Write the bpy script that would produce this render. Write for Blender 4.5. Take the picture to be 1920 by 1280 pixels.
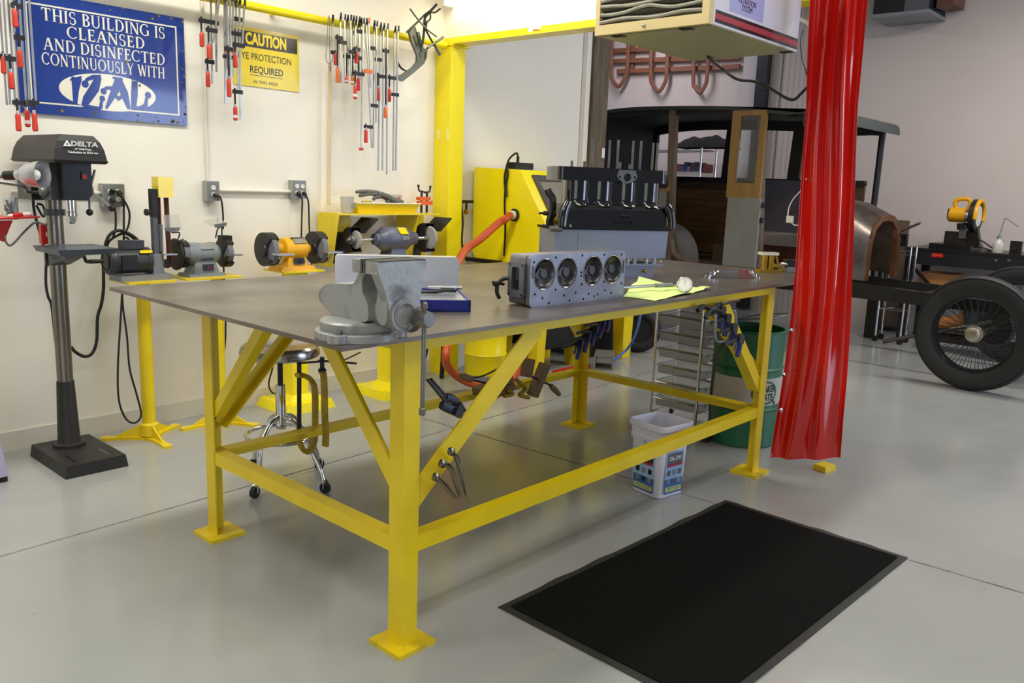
import bpy, bmesh, math, random
from math import sin, cos, pi, radians as R, sqrt, atan2
from mathutils import Vector, Matrix
from mathutils.geometry import tessellate_polygon
for o in list(bpy.data.objects): bpy.data.objects.remove(o)
S = bpy.context.scene
COL = S.collection
random.seed(7)
V = Vector
# ------------------------------------------------------------------ camera
CAM = V((-1.349, -1.839, 1.487)); FPX = 1558.1
yaw, pitch, roll = R(41.9504), R(10.6667), R(2.1155)
fw = V((cos(yaw)*cos(pitch), sin(yaw)*cos(pitch), -sin(pitch)))
r0 = V((sin(yaw), -cos(yaw), 0)); u0 = r0.cross(fw)
rt = r0*cos(roll) + u0*sin(roll); up = u0*cos(roll) - r0*sin(roll)
cd = bpy.data.cameras.new('camera'); cam = bpy.data.objects.new('camera', cd); COL.objects.link(cam)
cd.sensor_width = 36.0; cd.lens = 36.0*FPX/1920; cd.clip_start = .05; cd.clip_end = 100
cam.matrix_world = Matrix(((rt.x, up.x, -fw.x, CAM.x), (rt.y, up.y, -fw.y, CAM.y), (rt.z, up.z, -fw.z, CAM.z), (0, 0, 0, 1)))
S.camera = cam
# ------------------------------------------------------------------ light
W = bpy.data.worlds.new('world'); S.world = W; W.use_nodes = True
bg = W.node_tree.nodes['Background']; bg.inputs[0].default_value = (.80, .88, 1.0, 1); bg.inputs[1].default_value = .20
def area(name, loc, size, energy, color, rot=(0, 0, 0)):
    l = bpy.data.lights.new(name, 'AREA'); l.shape = 'RECTANGLE'; l.size, l.size_y = size
    l.energy = energy; l.color = color
    o = bpy.data.objects.new(name, l); o.location = loc; o.rotation_euler = rot; COL.objects.link(o); return o
WARM = (1.0, .985, .89)
area('tube_light', (.55, 1.35, 3.8), (2.4, .35), 76, WARM)
area('tube_light', (-1.6, 1.5, 3.9), (2.4, .35), 56, WARM)
area('tube_light', (1.0, -1.3, 4.0), (2.4, .35), 34, WARM)
area('tube_light', (-2.2, -1.8, 4.0), (2.4, .35), 48, WARM)
area('tube_light', (5.6, -2.0, 4.05), (2.4, .35), 52, (1, .95, .86))
area('tube_light', (6.2, -.4, 3.75), (.35, 2.4), 72, (1, .94, .86))
area('tube_light', (7.0, 4.6, 4.05), (2.0, .35), 52, (.93, .90, 1))
area('tube_light', (2.82, 1.75, 2.70), (.10, 1.3), 7, WARM)
area('fill_light', (-4.0, -3.2, 1.5), (3.4, 2.6), 38, (1, .98, .93), (R(90), 0, R(-55)))  # unseen fill lamp added behind the camera to brighten faces turned towards it
area('door_daylight', (6.2, -6.2, 1.9), (3.6, 3.0), 190, (.62, .74, 1.0), (R(90), 0, R(8)))
S.view_settings.view_transform = 'Standard'; S.view_settings.look = 'None'
S.view_settings.exposure = 0.0; S.view_settings.gamma = 1.0; S.view_settings.use_curve_mapping = False
# ------------------------------------------------------------------ where things stand
def ray(px, py): return fw + rt*((px-960)/FPX) - up*((py-640)/FPX)
def fz(px, py, z=0.0): d = ray(px, py); return CAM + d*((z-CAM.z)/d.z)      # seen point at height z
def fy(px, py, y): d = ray(px, py); return CAM + d*((y-CAM.y)/d.y)          # seen point on plane y
def fx(px, py, x): d = ray(px, py); return CAM + d*((x-CAM.x)/d.x)          # seen point on plane x
# ------------------------------------------------------------------ mesh building
def catmull(pts, k=6, closed=False):
    pts = [V(p) for p in pts]; n = len(pts); out = []
    if n < 3 or k < 2: return pts
    rng = range(n) if closed else range(n-1)
    for i in rng:
        p1, p2 = pts[i], pts[(i+1) % n]
        p0 = pts[i-1] if (i > 0 or closed) else p1*2-p2
        p3 = pts[(i+2) % n] if (i+2 < n or closed) else p2*2-p1
        for j in range(k):
            t = j/k; t2 = t*t; t3 = t2*t
            out.append(.5*((2*p1)+(p2-p0)*t+(2*p0-5*p1+4*p2-p3)*t2+(3*p1-p0-3*p2+p3)*t3))
    if not closed: out.append(pts[-1])
    return out
def frame(ax):
    ax = V(ax).normalized()
    h = V((0, 0, 1)) if abs(ax.z) < .9 else V((1, 0, 0))
    a = h.cross(ax).normalized(); return a, ax.cross(a), ax
def rotz(a): return Matrix.Rotation(a, 3, 'Z')
class M:
    def __init__(s): s.bm = bmesh.new()
    def _bev(s, geom_verts, w, seg=2):
        if w <= 0: return
        es = set()
        for v in geom_verts:
            for e in v.link_edges:
                if e.is_manifold and e.calc_face_angle(0) > .5: es.add(e)
        if es: bmesh.ops.bevel(s.bm, geom=list(es), offset=w, segments=seg, profile=.5, affect='EDGES', clamp_overlap=True)
    def hexa(s, P, bev=0):
        v = [s.bm.verts.new(p) for p in P]
        for f in ((0,3,2,1),(4,5,6,7),(0,1,5,4),(1,2,6,5),(2,3,7,6),(3,0,4,7)): s.bm.faces.new([v[i] for i in f])
        s._bev(v, bev); return s
    def box(s, a, b, bev=0):
        x0, x1 = sorted((a[0], b[0])); y0, y1 = sorted((a[1], b[1])); z0, z1 = sorted((a[2], b[2]))
        return s.hexa([(x0,y0,z0),(x1,y0,z0),(x1,y1,z0),(x0,y1,z0),(x0,y0,z1),(x1,y0,z1),(x1,y1,z1),(x0,y1,z1)], bev)
    def ob(s, c, size, rot=None, bev=0):
        c = V(c); hx, hy, hz = size[0]/2, size[1]/2, size[2]/2; rot = rot or Matrix.Identity(3)
        return s.hexa([c + rot @ V(p) for p in ((-hx,-hy,-hz),(hx,-hy,-hz),(hx,hy,-hz),(-hx,hy,-hz),(-hx,-hy,hz),(hx,-hy,hz),(hx,hy,hz),(-hx,hy,hz))], bev)
    def bar(s, p0, p1, w, h, upv=(0,0,1), bev=0):
        p0, p1 = V(p0), V(p1); d = (p1-p0).normalized(); u = V(upv); a = d.cross(u)
        if a.length < 1e-4: a = d.cross(V((1,0,0)))
        a.normalize(); u = a.cross(d); a = a*w/2; u = u*h/2
        return s.hexa([p0-a-u, p0+a-u, p1+a-u, p1-a-u, p0-a+u, p0+a+u, p1+a+u, p1-a+u], bev)
    def cyl(s, p0, p1, r, r1=None, n=20, bev=0):
        r1 = r if r1 is None else r1; p0, p1 = V(p0), V(p1); a, b, _ = frame(p1-p0)
        A = [s.bm.verts.new(p0+(a*cos(2*pi*i/n)+b*sin(2*pi*i/n))*r) for i in range(n)]
        B = [s.bm.verts.new(p1+(a*cos(2*pi*i/n)+b*sin(2*pi*i/n))*r1) for i in range(n)]
        for i in range(n): s.bm.faces.new((A[i], A[(i+1)%n], B[(i+1)%n], B[i]))
        s.bm.faces.new(A[::-1]); s.bm.faces.new(B)
        s._bev(A+B, bev); return s
    def lathe(s, prof, p0, ax, n=24, cap=True):
        p0 = V(p0); a, b, c = frame(ax); rings = []
        for r, t in prof:
            if r < 1e-5: rings.append([s.bm.verts.new(p0+c*t)])
            else: rings.append([s.bm.verts.new(p0+c*t+(a*cos(2*pi*i/n)+b*sin(2*pi*i/n))*r) for i in range(n)])
        for A, B in zip(rings, rings[1:]):
            for i in range(n):
                j = (i+1) % n
                q = [A[i % len(A)], A[j % len(A)], B[j % len(B)], B[i % len(B)]]
                q = [v for k, v in enumerate(q) if v not in q[:k]]
                if len(q) > 2: s.bm.faces.new(q)
        if cap:
            if len(rings[0]) > 2: s.bm.faces.new(rings[0][::-1])
            if len(rings[-1]) > 2: s.bm.faces.new(rings[-1])
        return s
    def tube(s, pts, r, n=8, k=6, closed=False, flat=1.0):
        P = catmull(pts, k, closed); N = len(P); rad = r if callable(r) else (lambda t: r)
        rings = []; prev = None
        for i, p in enumerate(P):
            if closed: d = P[(i+1) % N]-P[i-1]
            else: d = P[min(i+1, N-1)]-P[max(i-1, 0)]
            if d.length < 1e-9: d = V((0,0,1))
            d.normalize()
            if prev is None: a, b, _ = frame(d)
            else:
                a = prev - d*prev.dot(d)
                if a.length < 1e-6: a, b, _ = frame(d)
                a.normalize(); b = d.cross(a)
            prev = a; rr = rad(i/max(1, N-1))
            rings.append([s.bm.verts.new(p+(a*cos(2*pi*j/n)+b*sin(2*pi*j/n)*flat)*rr) for j in range(n)])
        prs = list(zip(rings, rings[1:])) + ([(rings[-1], rings[0])] if closed else [])
        for A, B in prs:
            for j in range(n): s.bm.faces.new((A[j], A[(j+1)%n], B[(j+1)%n], B[j]))
        if not closed: s.bm.faces.new(rings[0][::-1]); s.bm.faces.new(rings[-1])
        return s
    def torus(s, c, ax, RR, r, n=36, m=12, a0=0, a1=2*pi, flat=1.0):
        c = V(c); a, b, ax = frame(ax); full = abs(a1-a0-2*pi) < 1e-6
        pts = [c+(a*cos(a0+(a1-a0)*i/n)+b*sin(a0+(a1-a0)*i/n))*RR for i in range(n if full else n+1)]
        return s.tube(pts, r, m, 1, full, flat)
    def sphere(s, c, r, sc=(1,1,1), n=16):
        g = bmesh.ops.create_uvsphere(s.bm, u_segments=n, v_segments=max(6, n*2//3), radius=r)
        for v in g['verts']: v.co = V((v.co.x*sc[0], v.co.y*sc[1], v.co.z*sc[2])) + V(c)
        return s
    def prism(s, poly, o, u, v, d0, d1, holes=(), bev=0):
        # poly in the plane o + a*u + b*v, extruded along u x v from d0 to d1, optional holes
        o, u, v = V(o), V(u).normalized(), V(v).normalized(); w = u.cross(v)
        loops = [list(poly)] + [list(h) for h in holes]
        def area2(L): return sum(L[i-1][0]*L[i][1]-L[i][0]*L[i-1][1] for i in range(len(L)))
        if area2(loops[0]) < 0: loops[0].reverse()
        for h in loops[1:]:
            if area2(h) > 0: h.reverse()
        if d1 < d0: d0, d1 = d1, d0
        bot = [[s.bm.verts.new(o+u*p[0]+v*p[1]+w*d0) for p in L] for L in loops]
        top = [[s.bm.verts.new(o+u*p[0]+v*p[1]+w*d1) for p in L] for L in loops]
        for A, B in zip(bot, top):
            n = len(A)
            for i in range(n): s.bm.faces.new((A[i], A[(i+1)%n], B[(i+1)%n], B[i]))
        if len(loops) == 1:
            s.bm.faces.new(bot[0][::-1]); s.bm.faces.new(top[0])
        else:
            fb = [q for L in bot for q in L]; ft = [q for L in top for q in L]
            for t in tessellate_polygon([[V((p[0], p[1], 0)) for p in L] for L in loops]):
                pa = [fl for L in loops for fl in L]
                (x1,y1),(x2,y2),(x3,y3) = pa[t[0]], pa[t[1]], pa[t[2]]
                t = list(t) if (x2-x1)*(y3-y1)-(x3-x1)*(y2-y1) > 0 else [t[0], t[2], t[1]]
                try:
                    s.bm.faces.new([ft[i] for i in t]); s.bm.faces.new([fb[i] for i in t[::-1]])
                except ValueError: pass
        if bev: s._bev(bot[0]+top[0], bev)
        return s
    def sheet(s, fn, nu, nv, thick=0):
        g = [[s.bm.verts.new(fn(i/nu, j/nv)) for j in range(nv+1)] for i in range(nu+1)]; fs = []
        for i in range(nu):
            for j in range(nv): fs.append(s.bm.faces.new((g[i][j], g[i+1][j], g[i+1][j+1], g[i][j+1])))
        if thick:
            s.bm.normal_update()
            bmesh.ops.solidify(s.bm, geom=fs, thickness=thick)
        return s
    def xform(s, mat):
        for v in s.bm.verts: v.co = mat @ v.co
        return s
    def build(s, name, mat, parent=None, ang=38, label=None, recalc=True):
        if recalc: bmesh.ops.recalc_face_normals(s.bm, faces=s.bm.faces[:])
        if parent is not None:
            mw = world(parent).inverted()
            for v in s.bm.verts: v.co = mw @ v.co
        me = bpy.data.meshes.new(name); s.bm.to_mesh(me); s.bm.free()
        for p in me.polygons: p.use_smooth = ang > 0
        if ang > 0: me.set_sharp_from_angle(angle=R(ang))
        me.materials.append(mat)
        o = bpy.data.objects.new(name, me); COL.objects.link(o)
        if parent is not None: o.parent = parent
        if label: o['label'] = label
        return o
def world(o):
    m = Matrix.LocRotScale(o.location, o.rotation_euler, o.scale)
    return world(o.parent) @ m if o.parent else m
def tag(o, label=None, cat=None, group=None, kind=None):
    if label: o['label'] = label
    if cat: o['category'] = cat
    if group: o['group'] = group
    if kind: o['kind'] = kind
    return o
def thing(name, label, cat, loc=(0,0,0), rz=0, group=None):
    o = bpy.data.objects.new(name, None); COL.objects.link(o); o.empty_display_size = .05
    o.location = loc; o.rotation_euler = (0, 0, rz); return tag(o, label, cat, group)
def kids(o): return [c for c in bpy.data.objects if c.parent == o]
def copy_tree(o, parent=None):
    c = o.copy(); COL.objects.link(c)
    if parent is not None: c.parent = parent
    for ch in kids(o): copy_tree(ch, c)
    return c
def dup(o, loc, rz=0, label=None, group=None):
    c = copy_tree(o); c.location = loc; c.rotation_euler = (0, 0, rz); return tag(c, label, None, group)
def struct(m, name, mat, ang=38): return tag(m.build(name, mat, None, ang), kind='structure')
def chaikin(L, k=2):
    # soften the corners of a closed outline
    for _ in range(k):
        L = [q for i in range(len(L)) for q in ((L[i][0]*.78+L[(i+1)%len(L)][0]*.22, L[i][1]*.78+L[(i+1)%len(L)][1]*.22), (L[i][0]*.22+L[(i+1)%len(L)][0]*.78, L[i][1]*.22+L[(i+1)%len(L)][1]*.78))]
    return L
def circ(cx, cy, r, n=20, a0=0): return [(cx+r*cos(a0+2*pi*i/n), cy+r*sin(a0+2*pi*i/n)) for i in range(n)]
def rrect(x0, y0, x1, y1, r, n=4):
    out = []
    for cx, cy, a in ((x1-r, y0+r, -pi/2), (x1-r, y1-r, 0), (x0+r, y1-r, pi/2), (x0+r, y0+r, pi)):
        for i in range(n+1): t = a+pi/2*i/n; out.append((cx+r*cos(t), cy+r*sin(t)))
    return out
def text(body, size, o, u, v, mat, name, parent, depth=.0006, sx=1.0, align='CENTER', off=0.0, bend=None, shear=0.0, spacing=1.0):
    # lettering as a mesh lying in the plane o + u, v
    cu = bpy.data.curves.new(name, 'FONT'); cu.body = body; cu.size = size; cu.align_x = align; cu.align_y = 'CENTER'
    cu.extrude = depth; cu.offset = off; cu.resolution_u = 3; cu.shear = shear; cu.space_character = spacing
    ob = bpy.data.objects.new(name, cu); COL.objects.link(ob)
    dg = bpy.context.evaluated_depsgraph_get(); me = bpy.data.meshes.new_from_object(ob.evaluated_get(dg))
    bpy.data.objects.remove(ob); m = M(); m.bm.from_mesh(me); bpy.data.meshes.remove(me)
    o, u, v = V(o), V(u).normalized(), V(v).normalized(); w = u.cross(v)
    for q in m.bm.verts:
        c = q.co.copy(); q.co = bend(c.x*sx, c.y, c.z) if bend else o+u*c.x*sx+v*c.y+w*c.z
    return m.build(name, mat, parent, 0, recalc=False)
# ------------------------------------------------------------------ materials
def lin(h):
    h = h.lstrip('#'); c = [int(h[i:i+2], 16)/255 for i in (0, 2, 4)]
    return tuple(x/12.92 if x <= .04045 else ((x+.055)/1.055)**2.4 for x in c) + (1,)
MATS = {}
def mat(name, col, rough=.5, metal=0, col2=None, scale=8, amt=.5, bump=0, bscale=60, coat=0, rvar=0, stretch=None, emit=0, trans=0, alpha=1, ior=1.5, detail=4, contrast=(.35, .65), spec=None, bdist=.01):
    if name in MATS: return MATS[name]
    m = bpy.data.materials.new(name); m.use_nodes = True; nt = m.node_tree; N, L = nt.nodes, nt.links
    b = N['Principled BSDF']; b.inputs['Base Color'].default_value = lin(col)
    b.inputs['Roughness'].default_value = rough; b.inputs['Metallic'].default_value = metal
    b.inputs['Coat Weight'].default_value = coat; b.inputs['Coat Roughness'].default_value = .06
    b.inputs['Transmission Weight'].default_value = trans; b.inputs['IOR'].default_value = ior; b.inputs['Alpha'].default_value = alpha
    if spec is not None: b.inputs['Specular IOR Level'].default_value = spec
    if emit: b.inputs['Emission Color'].default_value = lin(col); b.inputs['Emission Strength'].default_value = emit
    tc = N.new('ShaderNodeTexCoord'); mp = N.new('ShaderNodeMapping'); L.new(tc.outputs['Object'], mp.inputs[0])
    if stretch: mp.inputs['Scale'].default_value = stretch
    if col2 or rvar:
        n = N.new('ShaderNodeTexNoise'); n.inputs['Scale'].default_value = scale; n.inputs['Detail'].default_value = detail
        L.new(mp.outputs[0], n.inputs['Vector'])
        cr = N.new('ShaderNodeMapRange'); cr.inputs[1].default_value, cr.inputs[2].default_value = contrast
        L.new(n.outputs[0], cr.inputs[0])
        if col2:
            mx = N.new('ShaderNodeMix'); mx.data_type = 'RGBA'; mx.inputs[6].default_value = lin(col); mx.inputs[7].default_value = lin(col2)
            ml = N.new('ShaderNodeMath'); ml.operation = 'MULTIPLY'; ml.inputs[1].default_value = amt
            L.new(cr.outputs[0], ml.inputs[0]); L.new(ml.outputs[0], mx.inputs[0]); L.new(mx.outputs[2], b.inputs['Base Color'])
        if rvar:
            mr = N.new('ShaderNodeMapRange'); mr.inputs[3].default_value = max(0, rough-rvar); mr.inputs[4].default_value = min(1, rough+rvar)
            L.new(n.outputs[0], mr.inputs[0]); L.new(mr.outputs[0], b.inputs['Roughness'])
    if bump:
        n2 = N.new('ShaderNodeTexNoise'); n2.inputs['Scale'].default_value = bscale; n2.inputs['Detail'].default_value = 3
        L.new(mp.outputs[0], n2.inputs['Vector'])
        bp = N.new('ShaderNodeBump'); bp.inputs['Strength'].default_value = bump; bp.inputs['Distance'].default_value = bdist
        L.new(n2.outputs[0], bp.inputs['Height']); L.new(bp.outputs[0], b.inputs['Normal'])
    MATS[name] = m; return m
m_wall = mat('wall_paint', '#f1ece0', .55, col2='#e9e2d2', scale=1.2, amt=.5, bump=.08, bscale=120)
m_far = mat('far_wall_paint', '#d2c6c0', .7, col2='#c8bbb5', scale=1.0, amt=.5, bump=.06, bscale=90)
m_ceil = mat('ceiling_paint', '#d8d4cc', .8, col2='#cfcac0', scale=2)
m_yel = mat('yellow_enamel', '#edd013', .36, col2='#dcbb0d', scale=5, amt=.6, bump=.12, bscale=45, rvar=.12)
m_yel_dirty = mat('yellow_enamel_worn', '#e6c813', .40, col2='#8a6a14', scale=9, amt=.55, contrast=(.52, .72), bump=.12, bscale=45, rvar=.1)
m_ybright = mat('yellow_gloss', '#f8e510', .28, col2='#efd90c', scale=3, amt=.5, rvar=.08)
m_ydewalt = mat('yellow_tool_plastic', '#eeae10', .38, col2='#e2a00c', scale=6, amt=.4)
m_steel = mat('worn_steel', '#8d8b88', .42, .85, col2='#6b6762', scale=7, amt=.7, rvar=.15)
m_chrome = mat('chrome', '#dcdcdc', .12, 1.0, rvar=.05, scale=5)
m_alu = mat('aluminium', '#c4c6cc', .33, .9, col2='#a9abb2', scale=4, amt=.5, rvar=.08)
m_black = mat('black_enamel', '#121212', .32, col2='#1c1b1a', scale=8, amt=.5)
m_blackrub = mat('black_rubber', '#17171a', .62, col2='#232325', scale=10, amt=.5)
m_darkiron = mat('dark_iron', '#35322f', .48, .55, col2='#27231f', scale=12, amt=.6, bump=.1)
m_glossblack = mat('gloss_black_paint', '#060607', .06, coat=1.0, col2='#0b0b0c', scale=6, bump=.1, bscale=35)
m_grey = mat('grey_paint', '#878b90', .42, col2='#74787c', scale=8, amt=.6)
m_white = mat('white_paint', '#ece9e2', .45, col2='#e2dfd6', scale=6, amt=.4)
m_red = mat('red_plastic', '#c6241c', .35, col2='#b01c15', scale=6, amt=.5)
m_orange = mat('orange_paint', '#e2631c', .42, col2='#cc5414', scale=8, amt=.5)
m_wood = mat('pale_wood', '#b58a54', .6, col2='#94693a', scale=6, amt=.7, stretch=(6, 6, .6), bump=.15, bscale=40)
m_dimsteel = mat('dim_steel', '#4b4946', .4, .8, col2='#35332f', scale=9)
m_cord = mat('black_cord', '#131314', .5, col2='#1c1c1e', scale=30)
# ================================================================== the setting
YW, XC, XF = 2.961, 3.10, 8.75
def floor_mat():
    m = bpy.data.materials.new('epoxy_floor'); m.use_nodes = True; nt = m.node_tree; N, L = nt.nodes, nt.links
    b = N['Principled BSDF']; tc = N.new('ShaderNodeTexCoord')
    n = N.new('ShaderNodeTexNoise'); n.inputs['Scale'].default_value = 1.1; n.inputs['Detail'].default_value = 5; L.new(tc.outputs['Object'], n.inputs['Vector'])
    cr = N.new('ShaderNodeMapRange'); cr.inputs[1].default_value = .35; cr.inputs[2].default_value = .65; L.new(n.outputs[0], cr.inputs[0])
    mx = N.new('ShaderNodeMix'); mx.data_type = 'RGBA'; mx.inputs[6].default_value = lin('#a4a5a2'); mx.inputs[7].default_value = lin('#999a97'); L.new(cr.outputs[0], mx.inputs[0])
    v = N.new('ShaderNodeTexVoronoi'); v.inputs['Scale'].default_value = 7; L.new(tc.outputs['Object'], v.inputs['Vector'])
    n3 = N.new('ShaderNodeTexNoise'); n3.inputs['Scale'].default_value = 60; L.new(tc.outputs['Object'], n3.inputs['Vector'])
    ad = N.new('ShaderNodeMath'); ad.operation = 'MULTIPLY_ADD'; ad.inputs[1].default_value = .05; L.new(n3.outputs[0], ad.inputs[0]); L.new(v.outputs['Distance'], ad.inputs[2])
    lt = N.new('ShaderNodeMath'); lt.operation = 'LESS_THAN'; lt.inputs[1].default_value = .048; L.new(ad.outputs[0], lt.inputs[0])
    mq = N.new('ShaderNodeMix'); mq.data_type = 'RGBA'; mq.inputs[7].default_value = lin('#5f5a54'); L.new(mx.outputs[2], mq.inputs[6])
    ml = N.new('ShaderNodeMath'); ml.operation = 'MULTIPLY'; ml.inputs[1].default_value = .6; L.new(lt.outputs[0], ml.inputs[0]); L.new(ml.outputs[0], mq.inputs[0])
    L.new(mq.outputs[2], b.inputs['Base Color'])
    mr = N.new('ShaderNodeMapRange'); mr.inputs[3].default_value = .10; mr.inputs[4].default_value = .26; L.new(n.outputs[0], mr.inputs[0]); L.new(mr.outputs[0], b.inputs['Roughness'])
    n2 = N.new('ShaderNodeTexNoise'); n2.inputs['Scale'].default_value = 5; n2.inputs['Detail'].default_value = 2; L.new(tc.outputs['Object'], n2.inputs['Vector'])
    bp = N.new('ShaderNodeBump'); bp.inputs['Strength'].default_value = .10; bp.inputs['Distance'].default_value = .02; L.new(n2.outputs[0], bp.inputs['Height']); L.new(bp.outputs[0], b.inputs['Normal'])
    return m
struct(M().box((-4.5, -4.5, -.1), (XF+.2, 8.2, 0)), 'floor', floor_mat(), 0)
m_joint = mat('floor_joint', '#55534e', .7, col2='#8d8b84', scale=14, amt=.8)
def joint(a, b, w=.010):
    struct(M().bar((a[0], a[1], .0), (b[0], b[1], .0), w, .0016), 'trim_1', m_joint, 0)
ja, jb = fz(0, 1043), fz(903, 787); dj = (jb-ja).normalized(); joint(ja-dj*2, jb+dj*5)
jc, jd = fz(1700, 1055), fz(1920, 1112); jn = fz(775, 779); joint(jn, jd+(jd-jn).normalized()*2)
struct(M().box((-4.5, YW, 0), (XC+1.83, YW+.12, 4.2)), 'wall_left', m_wall, 0)
struct(M().box((XF, -4.5, 0), (XF+.15, 8.2, 4.2)), 'wall_far', m_far, 0)
struct(M().box((XC+1.83, 7.6, 0), (XF, 7.75, 4.2)), 'wall_back', m_far, 0)
struct(M().box((XC, -.35, 2.54), (XC+.1, YW, 4.2)), 'wall_soffit', m_wall, 0)
struct(M().box((-4.5, -4.5, 4.2), (XF+.2, 8.2, 4.3)), 'ceiling', m_ceil, 0)
struct(M().box((-4.5, YW-.012, 0), (3.0, YW, .105), .003), 'baseboard_left', mat('base_paint', '#d9d4c8', .5, col2='#cfc9bc', scale=3), 0)
# pale pilaster, dark drain strip and roller door recess on the far wall
a, b = fx(1393, 180, XF), fx(1420, 180, XF)
struct(M().box((XF-.05, a.y, 0), (XF, b.y, 4.2)), 'trim_2', mat('pilaster_paint', '#c9c4c4', .6, col2='#bdb8b8', scale=3), 0)
# ================================================================== welding table
H = 1.034; TL, TW = 3.45, 1.515
X0, X1, Y0, Y1 = .288, 2.740, .067, 1.244
m_plate = mat('table_plate', '#7d7468', .33, .55, col2='#5a5049', scale=3.2, amt=.8, rvar=.12, bump=.04, bscale=30, contrast=(.3, .7))
tb = thing('welding_table', 'long welding table with worn brown steel top on a yellow angle-iron frame', 'table', (X0, Y0, 0))
M().box((0, 0, H-.014), (TL, TW, H), .002).build('tabletop', m_plate, tb, label='worn brown steel plate top')
def angle(m, p0, p1, u, v, w=.062, t=.007):
    # L-section between p0 and p1, legs of the L along u and v
    p0, p1, u, v = V(p0), V(p1), V(u).normalized(), V(v).normalized()
    pts = [V((0,0,0)), u*w, u*w+v*t, u*t+v*t, u*t+v*w, v*w]
    A = [m.bm.verts.new(p0+q) for q in pts]; B = [m.bm.verts.new(p1+q) for q in pts]
    for i in range(6): m.bm.faces.new((A[i], A[(i+1)%6], B[(i+1)%6], B[i]))
    m.bm.faces.new(A[::-1]); m.bm.faces.new(B); return m
LW = .066
for (x, y, sx, sy) in ((X0, Y0, 1, 1), (X0, Y1, 1, -1), (X1, Y0, -1, 1), (X1, Y1, -1, -1)):
    cx, cy = x-sx*LW/2, y-sy*LW/2
    if (sx, sy) == (1, 1):
        leg = M().box((x-.033, y-.033, .014), (x+.033, y+.033, H-.015), .004).build('leg', m_yel, tb)
    else:
        m = M(); angle(m, (cx, cy, .014), (cx, cy, H-.015), (sx, 0, 0), (0, sy, 0), LW); leg = m.build('leg', m_yel, tb, 30)
    M().box((x-.077, y-.077, 0), (x+.077, y+.077, .015), .002).build('foot_plate', m_yel_dirty, leg)
# the outer faces of the frame
ox0, ox1, oy0, oy1 = X0-LW/2, X1+LW/2, Y0-LW/2, Y1+LW/2
zt = H-.0145
g = LW+.001
rails = [((ox0+g, oy0, zt), (ox1-g, oy0, zt), (0, 1, 0)), ((ox0+g, oy1, zt), (ox1-g, oy1, zt), (0, -1, 0)),
         ((ox0, oy0+g, zt), (ox0, oy1-g, zt), (1, 0, 0)), ((ox1, oy0+g, zt), (ox1, oy1-g, zt), (-1, 0, 0))]
for p0, p1, inn in rails:
    m = M(); angle(m, p0, p1, inn, (0, 0, -1), .038); m.build('top_rail', m_yel, tb, 30)
zl = .372
low = [((X0+.033, oy0+.004, zl), (X1-.033, oy0+.004, zl), (0, 1, 0)), ((X0+.03, oy1-.004, zl), (X1-.03, oy1-.004, zl), (0, -1, 0)),
       ((ox0+.004, Y0+.033, zl), (ox0+.004, Y1-.03, zl), (1, 0, 0)), ((ox1-.004, Y0+.033, zl), (ox1-.004, Y1-.03, zl), (-1, 0, 0))]
for p0, p1, inn in low:
    m = M(); angle(m, p0, p1, inn, (0, 0, -1), .052); m.build('lower_rail', m_yel, tb, 30)
def brace(p0, p1, out, side, bw=.058):
    m = M(); p0, p1 = V(p0), V(p1); d = (p1-p0).normalized(); n = V(out); s = n.cross(d)
    if s.z*side < 0: s = -s
    angle(m, p0, p1, s, -n, bw); m.build('brace', m_yel, tb, 30)
zb = .50
# long sides
brace((X0+.034, oy0+.010, zb-.04), (X0+.62, oy0+.010, zt-.055), (0, -1, 0), 1, .075)
brace((X1-.034, oy0+.010, zb-.04), (X1-.52, oy0+.010, zt-.055), (0, -1, 0), 1)
brace((X0+.034, oy1-.010, zb-.04), (X0+.52, oy1-.010, zt-.055), (0, 1, 0), 1, .045)
brace((X1-.034, oy1-.010, zb+.06), (X1-.40, oy1-.010, zt-.055), (0, 1, 0), 1)
# short sides
brace((ox0+.010, Y0+.034, zb+.02), (ox0+.010, Y0+.44, zt-.055), (-1, 0, 0), 1)
brace((ox0+.010, Y1-.034, zb+.02), (ox0+.010, Y1-.44, zt-.055), (-1, 0, 0), 1, .045)
brace((ox1-.010, Y0+.034, zb+.02), (ox1-.010, Y0+.44, zt-.055), (1, 0, 0), 1)
# ================================================================== yellow post, beam, rail
CX0, CX1, CY0 = 3.024, 3.172, 2.795
t = thing('steel_post', 'bright yellow square steel post at the wall corner beside the orange hose cabinet', 'post', ((CX0+CX1)/2, 2.87, 0))
M().box((CX0, CY0, 0), (CX1, YW-.003, 2.478), .006).build('shaft', m_ybright, t)
M().box((CX0-.012, CY0-.012, 2.468), (CX1+.04, YW-.003, 2.479), .002).build('cap_plate', m_ybright, t)
for px in (822, 840):
    p = fx(px, 252, CX0); M().box((CX0-.001, p.y-.007, p.z-.035), (CX0, p.y+.007, p.z+.035)).build('sticker', m_white, t, 0, 'small white sticker')
p = fy(871, 90, CY0); M().sphere((CX1+.012, CY0+.02, 2.455), .012).build('bolt', m_chrome, t)
t = thing('overhead_beam', 'yellow overhead beam flange running from the yellow post to the red curtain', 'beam', (XC, 1.3, 2.48))
M().box((3.03, -.42, 2.48), (3.17, YW-.003, 2.495), .003).build('lower_flange', m_ybright, t)
M().box((3.092, -.42, 2.495), (3.108, YW-.003, 2.5395)).build('web', m_ybright, t)
ra, rb = fy(455, 17, 2.85), fy(740, 58, 2.85); rz_ = (ra.z+rb.z)/2
rl = thing('wall_rail', 'long yellow pipe rail along the wall carrying the bar clamps', 'rail', (1.3, 2.85, rz_))
M().cyl((-1.5, 2.85, rz_), (3.02, 2.85, rz_), .025, n=20).build('pipe', m_ybright, rl)
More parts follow.
